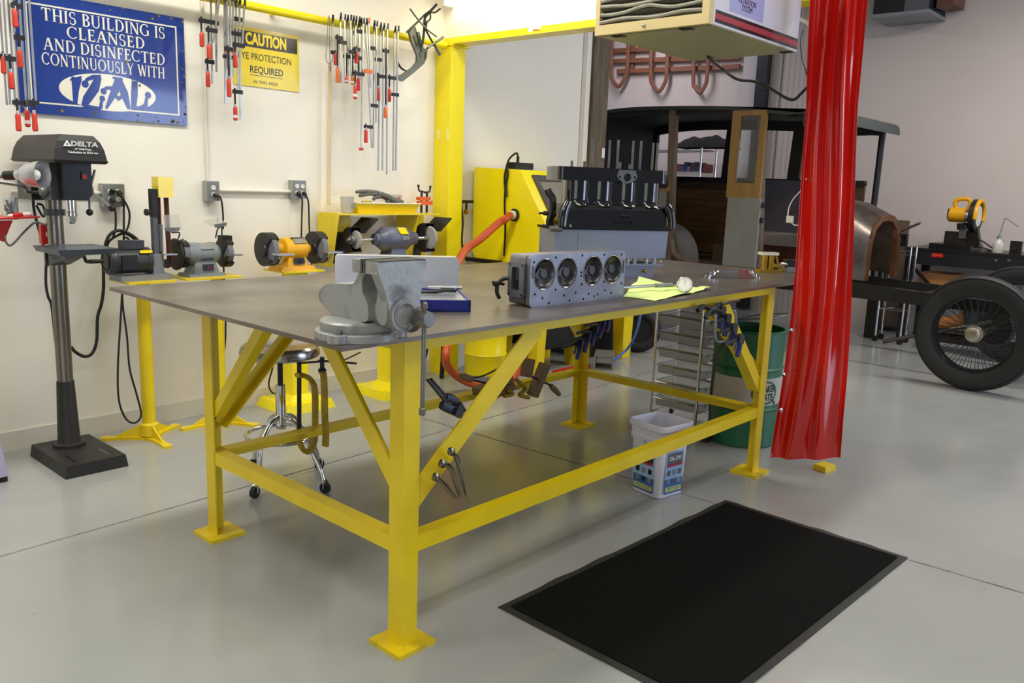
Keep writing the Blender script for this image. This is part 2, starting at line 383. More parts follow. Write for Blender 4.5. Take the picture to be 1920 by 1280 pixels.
for x in (-.9, .66, 1.64, 2.86):
    M().bar((x, 2.85, rz_), (x, YW-.002, rz_), .02, .02).build('bracket', m_ybright, rl)
t = tag(M().cyl((3.236, 2.93, .0), (3.236, 2.93, 2.53), .020, n=12).build('drain_pipe', mat('rust_pipe', '#6b4638', .6, col2='#54362b', scale=12)), 'rusty brown pipe standing against the right side of the yellow post', 'pipe')
m_timber = mat('timber', '#736552', .75, col2='#4d4334', scale=5, amt=.8, stretch=(8, 8, .5), bump=.25, bscale=30)
a = fy(1104, 200, YW-.03); b = fy(1139, 200, YW-.03)
t = thing('timber_post', 'tall weathered grey-brown timber post beyond the engine block', 'post', ((a.x+b.x)/2, YW+.1, 0))
M().box((XC+1.835, YW-.03, 0), (b.x, YW+.22, 4.18), .008).build('shaft', m_timber, t)
p = fy(1131, 287, YW-.03); M().box((p.x-.022, YW-.032, p.z-.045), (p.x+.022, YW-.0302, p.z+.045)).build('tag_label', m_white, t, 0, 'small white paper tag')
a, b = fy(1089, 180, YW), fy(1096, 180, YW)
struct(M().box((a.x, YW-.008, 0), (b.x, YW-.001, 4.18)), 'trim_4', mat('trim_olive', '#d3cab6', .6, col2='#c7beaa'), 0)
# overhead grey slab and the strip light beside it
c = fz(722, 22, 2.86)
struct(M().box((c.x-.8, c.y-.9, 2.86), (c.x, c.y, 2.94), .004), 'trim_5', mat('slab_paint', '#b9b8ae', .6, col2='#adaca2', scale=2), 0)
t = thing('strip_light', 'lit fluorescent strip light above the yellow overhead beam', 'light', (2.82, 1.8, 2.72))
p = fz(838, 14, 2.74); xl = p.x; yl = p.y
M().box((xl-.05, .55, 2.79), (xl+.05, yl, 2.85), .004).build('housing', m_white, t)
for dx in (-.03, .03): M().cyl((xl+dx, .6, 2.765), (xl+dx, yl-.03, 2.765), .018, n=12).build('tube', mat('lit_tube', '#fff6e0', .5, emit=7), t, label='glowing white tube')
for y in (.58, yl-.012): M().box((xl-.045, y-.012, 2.745), (xl+.045, y+.012, 2.79), .003).build('tube_holder', m_white, t)
p = fx(1003, 50, 3.06)
t = thing('part_box', 'small white and orange carton lying on the overhead beam flange', 'box', (3.06, p.y, 2.495))
M().box((3.035, p.y-.035, 2.495), (3.085, p.y+.035, 2.530), .002).build('carton', m_white, t)
M().box((3.0345, p.y-.0355, 2.495), (3.0855, p.y-.005, 2.512), 0).build('print_band', m_orange, t)
# ================================================================== signs
def sp(px, py, y): q = fy(px, py, y); return q
m_blue = mat('blue_enamel', '#1f3a8c', .16, col2='#1a3279', scale=5, amt=.6, coat=.6)
m_cream = mat('cream_enamel', '#e6e2d0', .2, col2='#d8d2ba', scale=9, amt=.5, coat=.4)
m_chip = mat('chipped_rust', '#3a3029', .6, col2='#8b7d5e', scale=40, amt=1)
YS = YW-.016
t = thing('enamel_sign', 'big blue enamel wall sign with cream serif lettering above the drill press', 'sign', (.63, YS, 1.76))
SX0, SX1, SZ0, SZ1 = .186, 1.066, 1.758, 2.352
M().box((SX0, YS, SZ0), (SX1, YW-.001, SZ1), .002).build('panel', m_blue, t)
m = M()
def band(m, x0, z0, x1, z1, y): m.box((x0, y-.0012, z0), (x1, y, z1))
e, w = .052, .008
for q in ((SX0+e, SZ0+e, SX1-.045, SZ0+e+w), (SX0+e, SZ1-e-w, SX1-.045, SZ1-e), (SX0+e, SZ0+e+w, SX0+e+w, SZ1-e-w), (SX1-.045-w, SZ0+e+w, SX1-.045, SZ1-e-w)): band(m, *q, YS)
m.build('border_line', m_cream, t, 0)
# serif capitals drawn with stems (s), thin bars (b) and arcs (a) on a cap height of 1
TH, TN = .17, .075
def glyph(ch):
    o = []
    def stem(x0, y0, x1, y1, w=TH):
        d = V((x1-x0, y1-y0)); n = V((-d.y, d.x)).normalized()*w/2
        if abs(d.y) > abs(d.x): n = V((w/2, 0))
        o.append([(x0-n.x, y0-n.y), (x0+n.x, y0+n.y), (x1+n.x, y1+n.y), (x1-n.x, y1-n.y)])
    def ser(x, y, w=.34): o.append([(x-w/2, y-.03 if y > .5 else y), (x+w/2, y-.03 if y > .5 else y), (x+w/2, y if y > .5 else y+.03), (x-w/2, y if y > .5 else y+.03)])
    def arc(cx, cy, rx, ry, a0, a1, wk=TH, wn=TN):
        N = 18
        for i in range(N):
            q = []
            for tt, sg in ((i, 1), (i+1, 1), (i+1, -1), (i, -1)):
                a = R(a0+(a1-a0)*tt/N); w = wn+(wk-wn)*abs(cos(a))
                q.append((cx+(rx+sg*w/2)*cos(a), cy+(ry+sg*wn/2)*sin(a)))
            o.append(q)
    if ch == 'T': stem(.4, 0, .4, 1); stem(.02, .96, .78, .96, .08); stem(.04, .78, .04, 1, .05); stem(.76, .78, .76, 1, .05); ser(.4, 0); W_ = .8
    elif ch == 'H': stem(.17, 0, .17, 1); stem(.73, 0, .73, 1); stem(.17, .5, .73, .5, .07); [ser(x, y) for x in (.17, .73) for y in (0, 1)]; W_ = .9
    elif ch == 'I': stem(.17, 0, .17, 1); ser(.17, 0); ser(.17, 1); W_ = .34
    elif ch == 'S': arc(.3, .74, .22, .24, 40, 270, .13); arc(.3, .26, .22, .26, -140, 90, .14); stem(.49, .72, .49, .98, .04); stem(.07, .04, .07, .3, .04); W_ = .6
    elif ch == 'B': stem(.17, 0, .17, 1); arc(.3, .75, .26, .22, -90, 90); arc(.32, .27, .3, .25, -90, 90); stem(.05, .97, .3, .97, .06); stem(.17, .52, .32, .52, .06); stem(.05, .03, .32, .03, .06); W_ = .7
    elif ch == 'U': stem(.17, .3, .17, 1); stem(.72, .3, .72, 1, .09); arc(.445, .32, .28, .30, 180, 360, .12); ser(.17, 1); ser(.72, 1, .28); W_ = .88
    elif ch == 'L': stem(.17, 0, .17, 1); ser(.17, 1); stem(.05, .04, .62, .04, .08); stem(.6, 0, .6, .26, .05); W_ = .66
    elif ch == 'D': stem(.17, 0, .17, 1); arc(.34, .5, .42, .47, -90, 90); stem(.05, .97, .36, .97, .06); stem(.05, .03, .36, .03, .06); W_ = .85
    elif ch == 'N': stem(.14, 0, .14, 1, .08); stem(.76, 0, .76, 1, .08); stem(.16, .98, .76, .02, .2); ser(.14, 0, .28); ser(.1, 1, .28); ser(.76, 1, .28); W_ = .9
    elif ch == 'G': arc(.46, .5, .4, .47, 45, 330); stem(.76, .06, .76, .46, .15); ser(.76, .46, .3); stem(.74, .74, .74, .98, .05); W_ = .92
    elif ch == 'C': arc(.46, .5, .4, .47, 45, 318); stem(.76, .72, .76, .98, .05); W_ = .84
    elif ch == 'E': stem(.17, 0, .17, 1); stem(.05, .96, .58, .96, .08); stem(.05, .04, .62, .04, .08); stem(.17, .52, .48, .52, .07); stem(.57, .76, .57, 1, .05); stem(.61, 0, .61, .24, .05); stem(.47, .4, .47, .64, .04); W_ = .66
    elif ch == 'F': stem(.17, 0, .17, 1); ser(.17, 0); stem(.05, .96, .58, .96, .08); stem(.17, .5, .46, .5, .07); stem(.57, .76, .57, 1, .05); stem(.46, .38, .46, .62, .04); W_ = .62
    elif ch == 'A': stem(.1, 0, .42, 1, .09); stem(.46, 1, .76, 0, .19); stem(.2, .34, .64, .34, .07); ser(.1, 0, .26); ser(.76, 0, .3); W_ = .88
    elif ch == 'O': arc(.48, .5, .4, .47, 0, 360); W_ = .96
    elif ch == 'Y': stem(.12, 1, .42, .45, .18); stem(.74, 1, .44, .45, .08); stem(.42, 0, .42, .48); ser(.12, 1); ser(.74, 1, .26); ser(.42, 0); W_ = .84
    elif ch == 'W': stem(.1, 1, .36, 0, .18); stem(.36, 0, .58, .95, .08); stem(.58, 1, .84, 0, .18); stem(.84, 0, 1.06, 1, .08); ser(.1, 1); ser(1.06, 1, .24); W_ = 1.14
    else: return [], .4
    return o, W_
def serif_line(body, pl, pr, cap, name):
    # pl, pr: seen baseline ends
    a, b = sp(*pl, YS), sp(*pr, YS); lift = 0; m = M(); x = 0; items = []; lift = 0
    for ch in body:
        g, w = glyph(ch); items.append((g, x)); x += w+(.10 if ch != ' ' else 0)
    k = (b.x-a.x)/(x-.1); zb_ = (a.z+b.z)/2
    for g, gx in items:
        for q in g:
            lift = (lift+.00007) % .0008
            vs = [m.bm.verts.new((a.x+(gx+px_)*k, YS-.0010-lift, zb_+py_*cap)) for px_, py_ in q]
            m.bm.faces.new(vs)
    m.build(name, m_cream, t, 0, recalc=False)
serif_line('THIS BUILDING IS', (78, 39.5), (309, 71), .062, 'lettering')
serif_line('CLEANSED', (126, 72), (271, 91.5), .060, 'lettering')
serif_line('AND DISINFECTED', (82, 95), (309, 120.5), .060, 'lettering')
serif_line('CONTINUOUSLY WITH', (79, 122), (309, 146), .060, 'lettering')
K = 16/3
def s2(x, y): q = sp(x/K, y/K, YS); return (q.x, q.z)
ec, er = s2(1072, 926), None
ea, eb = s2(588, 868), s2(1556, 985); et, ebm = s2(1072, 742), s2(1072, 1108)
rx_, rz2 = (eb[0]-ea[0])/2, (et[1]-ebm[1])/2; ecx, ecz = (ea[0]+eb[0])/2, (et[1]+ebm[1])/2
M().prism([(rx_*cos(i*pi/24), rz2*sin(i*pi/24)) for i in range(48)], (ecx, YS, ecz), (1,0,0), (0,0,1), 0, .0009).build('oval', m_cream, t, 0)
m = M()
SK = [0]
def stroke(pts, ws):
    SK[0] += .00012; ys_ = YS-.0016-SK[0]
    P = [V(s2(*p)) for p in pts]; n = len(P); L_, R_ = [], []
    for i, p in enumerate(P):
        d = (P[min(i+1, n-1)]-P[max(i-1, 0)]).normalized(); w = ws[i]/K*.0024/2 if hasattr(ws, '__len__') else ws/K*.0024/2
        nn = V((-d.y, d.x)); L_.append(p+nn*w); R_.append(p-nn*w)
    for i in range(n-1):
        m.bm.faces.new([m.bm.verts.new((q.x, ys_, q.y)) for q in (L_[i], L_[i+1], R_[i+1], R_[i])])
def dot(x, y, r):
    SK[0] += .00012; c_ = s2(x, y); m.bm.faces.new([m.bm.verts.new((c_[0]+r*.00058*cos(a*pi/8), YS-.0016-SK[0], c_[1]+r*.00058*sin(a*pi/8))) for a in range(16)])
stroke([(765, 775), (755, 900), (752, 1030)], [120, 75, 48]); stroke([(700, 800), (815, 768)], 22)                       # I
stroke([(850, 840), (870, 795), (930, 770), (1010, 775)], [40, 40, 50, 60]); dot(850, 840, 32)                         # Z
stroke([(985, 770), (945, 880), (870, 990), (835, 1065)], [70, 110, 100, 60]); stroke([(830, 1055), (930, 1072), (1010, 1085)], [36, 36, 34])
stroke([(1005, 1085), (1015, 1010), (1025, 980)], [44, 34, 30]); dot(1022, 985, 26)
stroke([(1035, 910), (1060, 880), (1110, 880), (1170, 920)], [34, 40, 44, 44]); dot(1035, 912, 28)                     # A
stroke([(1180, 780), (1150, 900), (1060, 1085)], [60, 95, 26]); stroke([(1180, 780), (1240, 930), (1290, 1090)], [70, 95, 40])
stroke([(1120, 925), (1185, 985), (1240, 945)], [40, 50, 40]); stroke([(1125, 775), (1225, 790)], 24)
stroke([(1345, 810), (1342, 940), (1335, 1085)], [70, 80, 60]); stroke([(1310, 1080), (1400, 1080), (1460, 1050)], [40, 44, 50])  # L
stroke([(1455, 1060), (1462, 990), (1478, 950)], [50, 36, 40]); dot(1478, 950, 30)
m.build('oval_lettering', m_blue, t, 0, recalc=False)
m = M(); rr_ = random.Random(3)
for i in range(70):
    s_ = rr_.random()
    if i < 22: x, z = SX0+rr_.random()*.88, SZ0+rr_.random()*.035
    elif i < 44: x, z = SX1-rr_.random()*.03, SZ0+rr_.random()*.59
    elif i < 58: x, z = SX0+rr_.random()*.88, SZ1-rr_.random()*.03
    else: x, z = SX0+.05+rr_.random()*.75, SZ0+.05+rr_.random()*.5
    k_ = .003+.008*s_*s_
    m.bm.faces.new([m.bm.verts.new((min(SX1-.001, max(SX0+.001, x+k_*(.6+.6*rr_.random())*cos(a*pi/4))), YS-.0022, min(SZ1-.001, max(SZ0+.001, z+k_*(.6+.6*rr_.random())*sin(a*pi/4))))) for a in range(8)])
tag(m.build('enamel_chips', m_chip, t, 0, recalc=False), kind='stuff')
# caution sign
YC_ = YW-.006
a0, a1 = sp(560, 68, YC_), sp(563, 173, YC_); al = sp(447, 165, YC_)
CXa, CXb, CZa, CZb = al.x-.03, a0.x, a1.z, a0.z
m_syel = mat('sign_yellow', '#ecd211', .22, col2='#e4c90d', coat=.3); m_sblk = mat('sign_black', '#1a1a1c', .25, coat=.3)
t = thing('caution_sign', 'yellow and black caution sign half covered by hanging bar clamps', 'sign', ((CXa+CXb)/2, YC_, CZa))
M().prism(rrect(CXa, CZa, CXb, CZb, .008), (0, YC_, 0), (1,0,0), (0,0,1), -.004, 0).build('panel', m_syel, t, 0)
zb1, zb2 = sp(556, 102, YC_).z, sp(556, 74, YC_).z; cxm = (CXa+CXb)/2
M().box((CXa+.012, YC_-.0006, zb1), (CXb-.012, YC_, zb2)).build('black_band', m_sblk, t, 0)
text('CAUTION', .093, (cxm-.004, YC_-.0012, (zb1+zb2)/2), (1,0,0), (0,0,1), m_syel, 'lettering', t, .0003, sx=.68, off=.004)
text('EYE PROTECTION', .058, (cxm-.012, YC_-.0012, sp(510, 112, YC_).z), (1,0,0), (0,0,1), m_sblk, 'lettering', t, .0003, sx=.80)
text('REQUIRED', .058, (sp(500, 135, YC_).x, YC_-.0012, sp(500, 134, YC_).z), (1,0,0), (0,0,1), m_sblk, 'lettering', t, .0003, sx=.86, off=.0006)
q = sp(500, 144, YC_); M().box((q.x-.115, YC_-.0009, q.z-.0015), (q.x+.115, YC_, q.z+.0015)).build('underline', m_sblk, t, 0)
text('IN THIS AREA', .026, (sp(498, 156, YC_).x, YC_-.0012, sp(498, 156, YC_).z), (1,0,0), (0,0,1), m_sblk, 'lettering', t, .0003, spacing=1.1)
# ================================================================== bar clamps hanging on the rail
m_bar = mat('clamp_bar', '#b9b8b2', .3, .9, col2='#8f8e88', scale=9, amt=.6, rvar=.1)
m_iron = mat('clamp_iron', '#1b1b1d', .45, .2, col2='#2a2a2c', scale=14)
m_rw = mat('red_handle', '#cf3a26', .38, col2='#b42c1c', scale=9, amt=.5); m_pink = mat('pink_handle', '#d9655a', .4, col2='#c24a42', scale=8); m_ow = mat('orange_handle', '#dc6a2c', .4, col2='#c85a20', scale=9)
HM = {'r': m_rw, 'p': m_pink, 'o': m_ow}
m_lab = mat('handle_label', '#e8ddd8', .5)
def bar_clamp(top, bot, y, label, slide=None, handle=None, hc='r', w=.009, jaw=m_iron, band=False, group=None, topjaw=True, side=1):
    A, B = fy(*top, y), fy(*bot, y); d = (B-A).normalized(); sk = (A.x-CAM.x)/(A.y-CAM.y)*(2.868-y)
    t = thing('bar_clamp', label, 'clamp', tuple(A), 0, group)
    M().bar(A, B, w, .006, (0, 1, 0), .001).build('bar', m_bar, t)
    if topjaw:
        M().hexa([A+V(q) for q in ((-.0062,-.010,-.004),(.0062,-.010,-.004),(.0050+sk,2.868-y,.006),(-.0050+sk,2.868-y,.006),(-.0062,-.010,.030),(.0062,-.010,.030),(.0050+sk,2.868-y,.026),(-.0050+sk,2.868-y,.026))], .003).build('fixed_jaw', jaw, t)
    if slide is not None:
        f = (slide-top[1])/(bot[1]-top[1]); c = A.lerp(B, f)
        hx = None
        if handle:
            h0, h1 = fy(handle[0], handle[1], y-.002), fy(handle[0], handle[2], y-.002); hx = h0.x-c.x
        s_ = (1 if hx > 0 else -1) if hx else side
        ln = max(.035, abs(hx)+.012) if hx else .045
        M().box((min(c.x-s_*.012, c.x+s_*ln), y-.009, c.z-.011), (max(c.x-s_*.012, c.x+s_*ln), y+.006, c.z+.011), .003).build('sliding_jaw', jaw, t)
        if handle:
            ztop = max(c.z+.02, h0.z+.01)
            M().cyl((h0.x, y-.002, ztop), (h0.x, y-.002, h0.z-.01), .0055, n=10).build('screw', m_iron, t)
            r_ = .0125; L_ = h0.z-h1.z
            hd = M().lathe([(.006, 0), (.009, .004), (.0125, .012), (.0118, L_*.45), (.0135, L_*.8), (.0125, L_-.004), (.008, L_)], (h0.x, y-.002, h0.z), (0, 0, -1), 14).build('handle', HM[hc], t)
            M().lathe([(.0078, 0), (.0078, .014)], (h0.x, y-.002, h0.z+.012), (0, 0, -1), 12).build('ferrule', m_chrome, t)
            if band: M().lathe([(.0141, 0), (.0143, L_*.2)], (h0.x, y-.002, h0.z-L_*.62), (0, 0, -1), 14, False).build('paper_band', m_lab, hd)
    return t
G1, G2, G3 = 'bar clamps in front of the blue sign', 'bar clamps left of the caution sign', 'bar clamps nearest the yellow post'
def sc(off, k, L): return [(off[0]+x/k, off[1]+y/k) for x, y in L]
# right-hand cluster: top, bottom, slide y, handle (x, y0, y1), colour, plane
RC = [
 ((623,37),(624,118),98,(629,97,122),'r',2.79,'short bar clamp with red handle just right of the yardstick'),
 ((638,33),(639,156),71,(633,127,155),'o',2.775,'aluminium bar clamp with orange jaws, leftmost of the right-hand clamp row'),
 ((646,36),(647,142),80,None,'r',2.80,'plain black-jawed bar clamp just right of the orange-jawed leftmost clamp'),
 ((651,37),(653,144),106,(649.5,142,156),'p',2.775,'bar clamp with pale pink handle low in the right-hand row'),
 ((657,37),(659,143),97,(661,142,159),'o',2.79,'bar clamp with orange-red handle beside the pink-handled clamp'),
 ((662,38),(664,146),107,None,'r',2.80,'slim black-jawed bar clamp between two short red handles'),
 ((667,39),(666,112),92,(668,95,119),'r',2.775,'short bar clamp with red handle high behind the slim bars'),
 ((673,40),(676,150),109,(672,146,170),'r',2.79,'bar clamp with dark red handle hanging left of the very long bars'),
 ((676.5,42),(684,97),60,None,'r',2.765,'short tilted black-headed clamp hanging near the middle of the right-hand row'),
 ((681,43),(677,281),138,(666,160,186),'r',2.80,'long bar clamp with paper-banded red handle and red foot at its bottom end'),
 ((691,42),(695,164),134,None,'o',2.775,'tilted bar clamp with orange sliding jaw in the middle of the right-hand row'),
 ((686.5,43),(697,277),237,(686,242,268),'r',2.80,'long bar clamp whose red handle hangs lowest of the right-hand row'),
 ((701,47),(700,277),90,None,'r',2.785,'long black-jawed bar clamp just right of the lowest red handle'),
 ((706,48),(705,230),198,None,'r',2.80,'bar clamp with small black slider low down left of the two longest pairs'),
 ((713,51),(709,320),111,None,'r',2.775,'very long bar clamp with black slider turned left near its top'),
 ((719,52),(717,320),142,(708.5,164,189),'r',2.795,'very long bar clamp with dark red handle on its left side'),
 ((726,53),(725,327),95,(723,200,221),'o',2.77,'longest bar clamp of the right-hand row with narrow brown-red handle'),
 ((740,57),(737,320),145,(730,166,191),'r',2.80,'very long bar clamp, second from the right end of the row'),
 ((746,57),(742,320),176,None,'r',2.78,'very long bar clamp at the right end of the row next to grey locking clamps')]
for i, (tp, bt, sl, hd, c, y, lb) in enumerate(RC):
    y = {9: 2.655, 10: 2.635, 5: 2.775}.get(i, 2.798-.019*((i*3) % 7))
    o = bar_clamp(tp, bt, y, lb, sl, hd, c, jaw=m_orange if 'orange-jaw' in lb and 'leftmost of' in lb or 'orange sliding' in lb else m_iron, band='paper' in lb or 'pink' in lb, group=G3, w=.011 if 'very long' in lb else .0095, side=-1)
    if 'red foot' in lb:
        p = fy(bt[0], bt[1], y); M().box((p.x-.012, y-.012, p.z-.004), (p.x+.01, y+.008, p.z+.014), .002).build('foot', m_rw, o)
MC = [
 ((395,-8),(398,157),116,(389.5,135,163),'r',2.79,'bar clamp with bright red handle hanging lowest at the left of the caution sign group'),
 ((405,-6),(406,135),43,(378,60,88),'r',2.80,'bar clamp with red handle sticking out furthest left of the caution sign group'),
 ((412,-6),(400,80),58,(391.5,83,110),'r',2.775,'tilted bar clamp with scratched red handle beneath the furthest left handle'),
 ((421,-2),(423,195),105,None,'r',2.80,'thick bar clamp whose bare bar end hangs below the orange jaws'),
 ((425.5,-2),(427,130),94,None,'o',2.775,'bar clamp with orange sliding jaw left of the caution sign'),
 ((431.5,-2),(432.5,150),92,(429,146,182),'r',2.79,'bar clamp with long plum-red handle near the sign corner'),
 ((437,0),(438,140),62,None,'r',2.80,'slim bar clamp just left of the word on the caution sign'),
 ((442,2),(447,168),35,None,'r',2.78,'bar clamp with black slider close below the rail beside the caution sign'),
 ((449,4),(451,226),172,(441,199,226),'r',2.79,'longest bar clamp over the caution sign, paper-banded red handle at the bottom'),
 ((458,8),(454,92),86,(441,101,127),'r',2.77,'bar clamp crossing the black band of the caution sign')]
for i, (tp, bt, sl, hd, c, y, lb) in enumerate(MC):
    y = {5: 2.66}.get(i, 2.798-.019*((i*3) % 7))
    bar_clamp(tp, bt, y, lb, sl, hd, c, jaw=m_orange if 'orange sliding' in lb else m_iron, band='paper' in lb, group=G2, w=.013 if 'thick' in lb else .0095)
LC = [
 ((-5,-40),(13,197),104,(5,104,138),'r',2.80,'bar clamp at the very left picture edge with red handle'),
 ((4,-40),(19,196),108,(20,134,167),'r',2.785,'bar clamp with red handle second from the left picture edge'),
 ((24,-40),(27,60),10,(27,16,51),'r',2.80,'short bar clamp with red handle highest at the left of the blue sign'),
 ((33,-40),(50,198),70,(36,93,127),'r',2.79,'bar clamp with red handle halfway down in front of the blue sign edge'),
 ((12,-40),(29,200),192,(33,212,246),'r',2.775,'bar clamp with red handle at the bottom, leftmost of the three low handles'),
 ((43,-40),(56,196),194,(50,205,238),'r',2.80,'bar clamp with paper-banded red handle, middle of the three low handles'),
 ((52,-40),(68,195),193,(64,211,246),'r',2.785,'bar clamp with red handle at the bottom, rightmost of the three low handles')]
for i, (tp, bt, sl, hd, c, y, lb) in enumerate(LC): bar_clamp(tp, bt, {1: 2.665}.get(i, 2.798-.019*((i*3) % 7)), lb, sl, hd, c, band='paper' in lb, group=G1)
# yardstick and its wire hook
t = thing('yardstick', 'long pale wooden yardstick hanging on the wall left of the clamps', 'ruler', tuple(fy(617, 130, 2.90)))
a, b = fy(618.5, 118, 2.90), fy(616.5, 385, 2.90)
M().bar(a, b, .026, .005, (0, 1, 0), .001).build('stick', mat('yardstick_wood', '#dcc9a0', .55, col2='#cdb688', scale=5, stretch=(6, 6, .6)), t)
m = M()
for i in range(34): p = a.lerp(b, (i+.5)/34); m.box((p.x+.013-(.012 if i % 3 == 0 else .006), 2.8967, p.z-.0006), (p.x+.0128, 2.8975, p.z+.0006))
m.build('scale_marks', m_sblk, t, 0)
M().tube([fy(*q, 2.80) for q in ((620,120),(615,118),(611,108),(613,80),(615,40),(616.5,30),(618,40),(618,95),(620,130),(619,132),(619,122),(624,108))], .0022, 6).build('wire_hook', m_steel, t)
# grey locking C-clamps at the rail end
m_lg = mat('locking_clamp_grey', '#6f7268', .38, .6, col2='#5a5c53', scale=9, amt=.6)
def g8(x, y): return (740+x/7.114, y/7.114)
def at8(x, y, Y): return fy(*g8(x, y), Y)
t = thing('locking_clamp', 'big grey locking clamp with slotted C jaw hanging at the rail end', 'clamp', tuple(at8(300, 450, 2.76)))
def plate8(L, Y0_, Y1_, holes=()):
    P = [at8(x, y, Y0_) for x, y in L]; return M().prism([(p.x, p.z) for p in P], (0, Y0_, 0), (1,0,0), (0,0,1), Y0_-Y1_, 0, [[(at8(x, y, Y0_).x, at8(x, y, Y0_).z) for x, y in h] for h in holes])
plate8([(200,430),(270,330),(340,560),(400,660),(440,640),(432,760),(395,850),(270,960),(110,1085),(40,1060),(40,990),(80,1010),(240,900),(300,820),(305,740),(230,560)], 2.745, 2.765,
  [[(240,480),(258,470),(298,610),(285,620)], [(320,680),(335,690),(348,760),(338,775)], [(400,690),(420,700),(415,790),(395,810)]]).build('jaw', m_lg, t)
plate8([(300,430),(330,420),(395,680),(370,690)], 2.735, 2.744).build('jaw_plate', m_lg, t)
M().tube([at8(x, y, 2.755) for x, y in ((160,430),(300,300),(400,200),(480,140),(560,60))], .008, 8).build('handle', m_lg, t)
t = thing('locking_clamp', 'black locking clamp with curved jaw and thick rubber-tipped lever by the yellow post', 'clamp', tuple(at8(420, 400, 2.70)))
M().tube([at8(x, y, 2.715) for x, y in ((400,190),(410,300),(420,400),(480,520),(540,620))], .007, 8).build('lever', m_iron, t)
M().cyl(at8(535, 600, 2.715), at8(605, 730, 2.715), .011, .013, 12, .003).build('grip', m_lg, t)
M().tube([at8(x, y, 2.715) for x, y in ((360,620),(380,520),(395,380),(400,260),(440,190),(560,60))], .009, 8).build('frame', m_iron, t)
M().tube([at8(x, y, 2.80) for x, y in ((30,820),(80,900),(150,945),(230,930))], .010, 8, flat=.6).build('jaw', m_iron, t)
t = thing('locking_clamp', 'slim grey locking clamp with a long light lever crossing the others', 'clamp', tuple(at8(400, 330, 2.69)))
M().tube([at8(x, y, 2.69) for x, y in ((205,120),(320,270),(430,390),(560,490))], .006, 8).build('lever', m_lg, t)
M().tube([at8(x, y, 2.69) for x, y in ((440,640),(520,580),(600,530),(645,495))], .009, 8).build('jaw', m_lg, t)
M().tube([at8(x, y, 2.695) for x, y in ((610,115),(540,165),(480,170),(475,250),(430,300),(420,380))], .006, 8).build('linkage', m_iron, t)
# ================================================================== conduit and outlets
m_cond = mat('conduit_paint', '#e4dfd4', .5, col2='#dad4c8', scale=5); m_ob = mat('outlet_box', '#a7a8a4', .4, .4, col2='#979894', scale=6)
m_cov = mat('outlet_cover', '#84857f', .4, .4, col2='#767771', scale=6)
m_rec = mat('receptacle', '#e9e4d6', .4)
def outlet(px, py, w, h, nx, label, plugs):
    p = fy(px, py, YW-.05); t = thing('outlet_box', label, 'outlet', (p.x, YW, p.z)); y0 = YW-.055
    M().box((p.x-w/2, y0, p.z-h/2), (p.x+w/2, YW-.001, p.z+h/2), .004).build('box', m_ob, t)
    M().box((p.x-w/2+.004, y0-.003, p.z-h/2+.004), (p.x+w/2-.004, y0, p.z+h/2-.004), .001).build('cover_plate', m_cov, t)
    for i in range(nx):
        for j in (1, -1):
            x = p.x+(i-(nx-1)/2)*.042; z = p.z+j*.021
            M().prism(rrect(-.014, -.013, .014, .013, .010), (x, y0-.003, z), (1,0,0), (0,0,1), 0, .003).build('receptacle', m_rec, t)
            if (i, j) in plugs: M().lathe([(.010, 0), (.013, .006), (.011, .02), (.006, .03)], (x, y0-.006, z), (.3, -1, -.35), 12).build('plug', m_cord, t)
            else:
                m = M()
                for s_ in (-.005, .005): m.box((x+s_-.0012, y0-.0066, z-.001), (x+s_+.0012, y0-.006, z+.006))
                m.build('slots', m_sblk, t, 0)
    return p
oA = outlet(213, 366, .118, .125, 2, 'metal outlet box beside the drill press with three cords plugged in', {(0,1),(1,1),(0,-1)})
oB = outlet(399, 358, .082, .118, 1, 'metal outlet box above the grey bench grinder with one cord', {(0,-1)})
oC = outlet(561, 355, .10, .118, 2, 'metal outlet box above the yellow bench grinder with two cords', {(0,-1),(1,-1)})
def run(pts, r, label, name='conduit', mt=m_cond): return tag(M().tube(pts, r, 10, 4).build(name, mt), label, name.split('_')[-1])
zc_ = fy(480, 358, YW-.02).z
run([(oB.x+.04, YW-.018, zc_), (oC.x-.05, YW-.018, zc_)], .011, 'horizontal white conduit between the two grinder outlets')
run([(oB.x-.012, YW-.014, oB.z+.06), (oB.x-.012, YW-.014, rz_-.2), (oB.x-.012, YW-.014, 4.1)], .009, 'vertical white conduit rising from the outlet above the grey grinder')
run([(oA.x-.06, YW-.018, oA.z+.01), (oA.x-.5, YW-.018, oA.z+.01)], .011, 'horizontal white conduit running behind the drill press handle')
# ================================================================== drill press
m_dp = mat('press_charcoal', '#2c2a29', .5, .2, col2='#232120', scale=10, bump=.12, bscale=120)
m_dpg = mat('press_grey_cast', '#4e5457', .42, .3, col2='#43494c', scale=8)
m_tablecast = mat('press_table', '#56606c', .4, .4, col2='#464f5a', scale=6)
m_coltube = mat('column_steel', '#8f8a80', .28, .95, col2='#5e574c', scale=5, amt=.8, stretch=(1, 1, .25), rvar=.1)
DX, DY = .214, 2.660
t = thing('drill_press', 'charcoal floor drill press with silver work lamp standing left of the grinders', 'drill press', (DX, DY, 0))
def frust(a, b, z0, z1, ins, bev=.006):
    return M().hexa([(a[0],a[1],z0),(b[0],a[1],z0),(b[0],b[1],z0),(a[0],b[1],z0),(a[0]+ins,a[1]+ins,z1),(b[0]-ins,a[1]+ins,z1),(b[0]-ins,b[1]-ins,z1),(a[0]+ins,b[1]-ins,z1)], bev)
base = frust((.068, 2.316), (.370, 2.80), 0, .062, .008, .01).build('base', m_dp, t)
for x in (.135, .30): M().box((x-.008, 2.37, .060), (x+.008, 2.50, .0625), .0005).build('base_slot', m_sblk, base, 0)
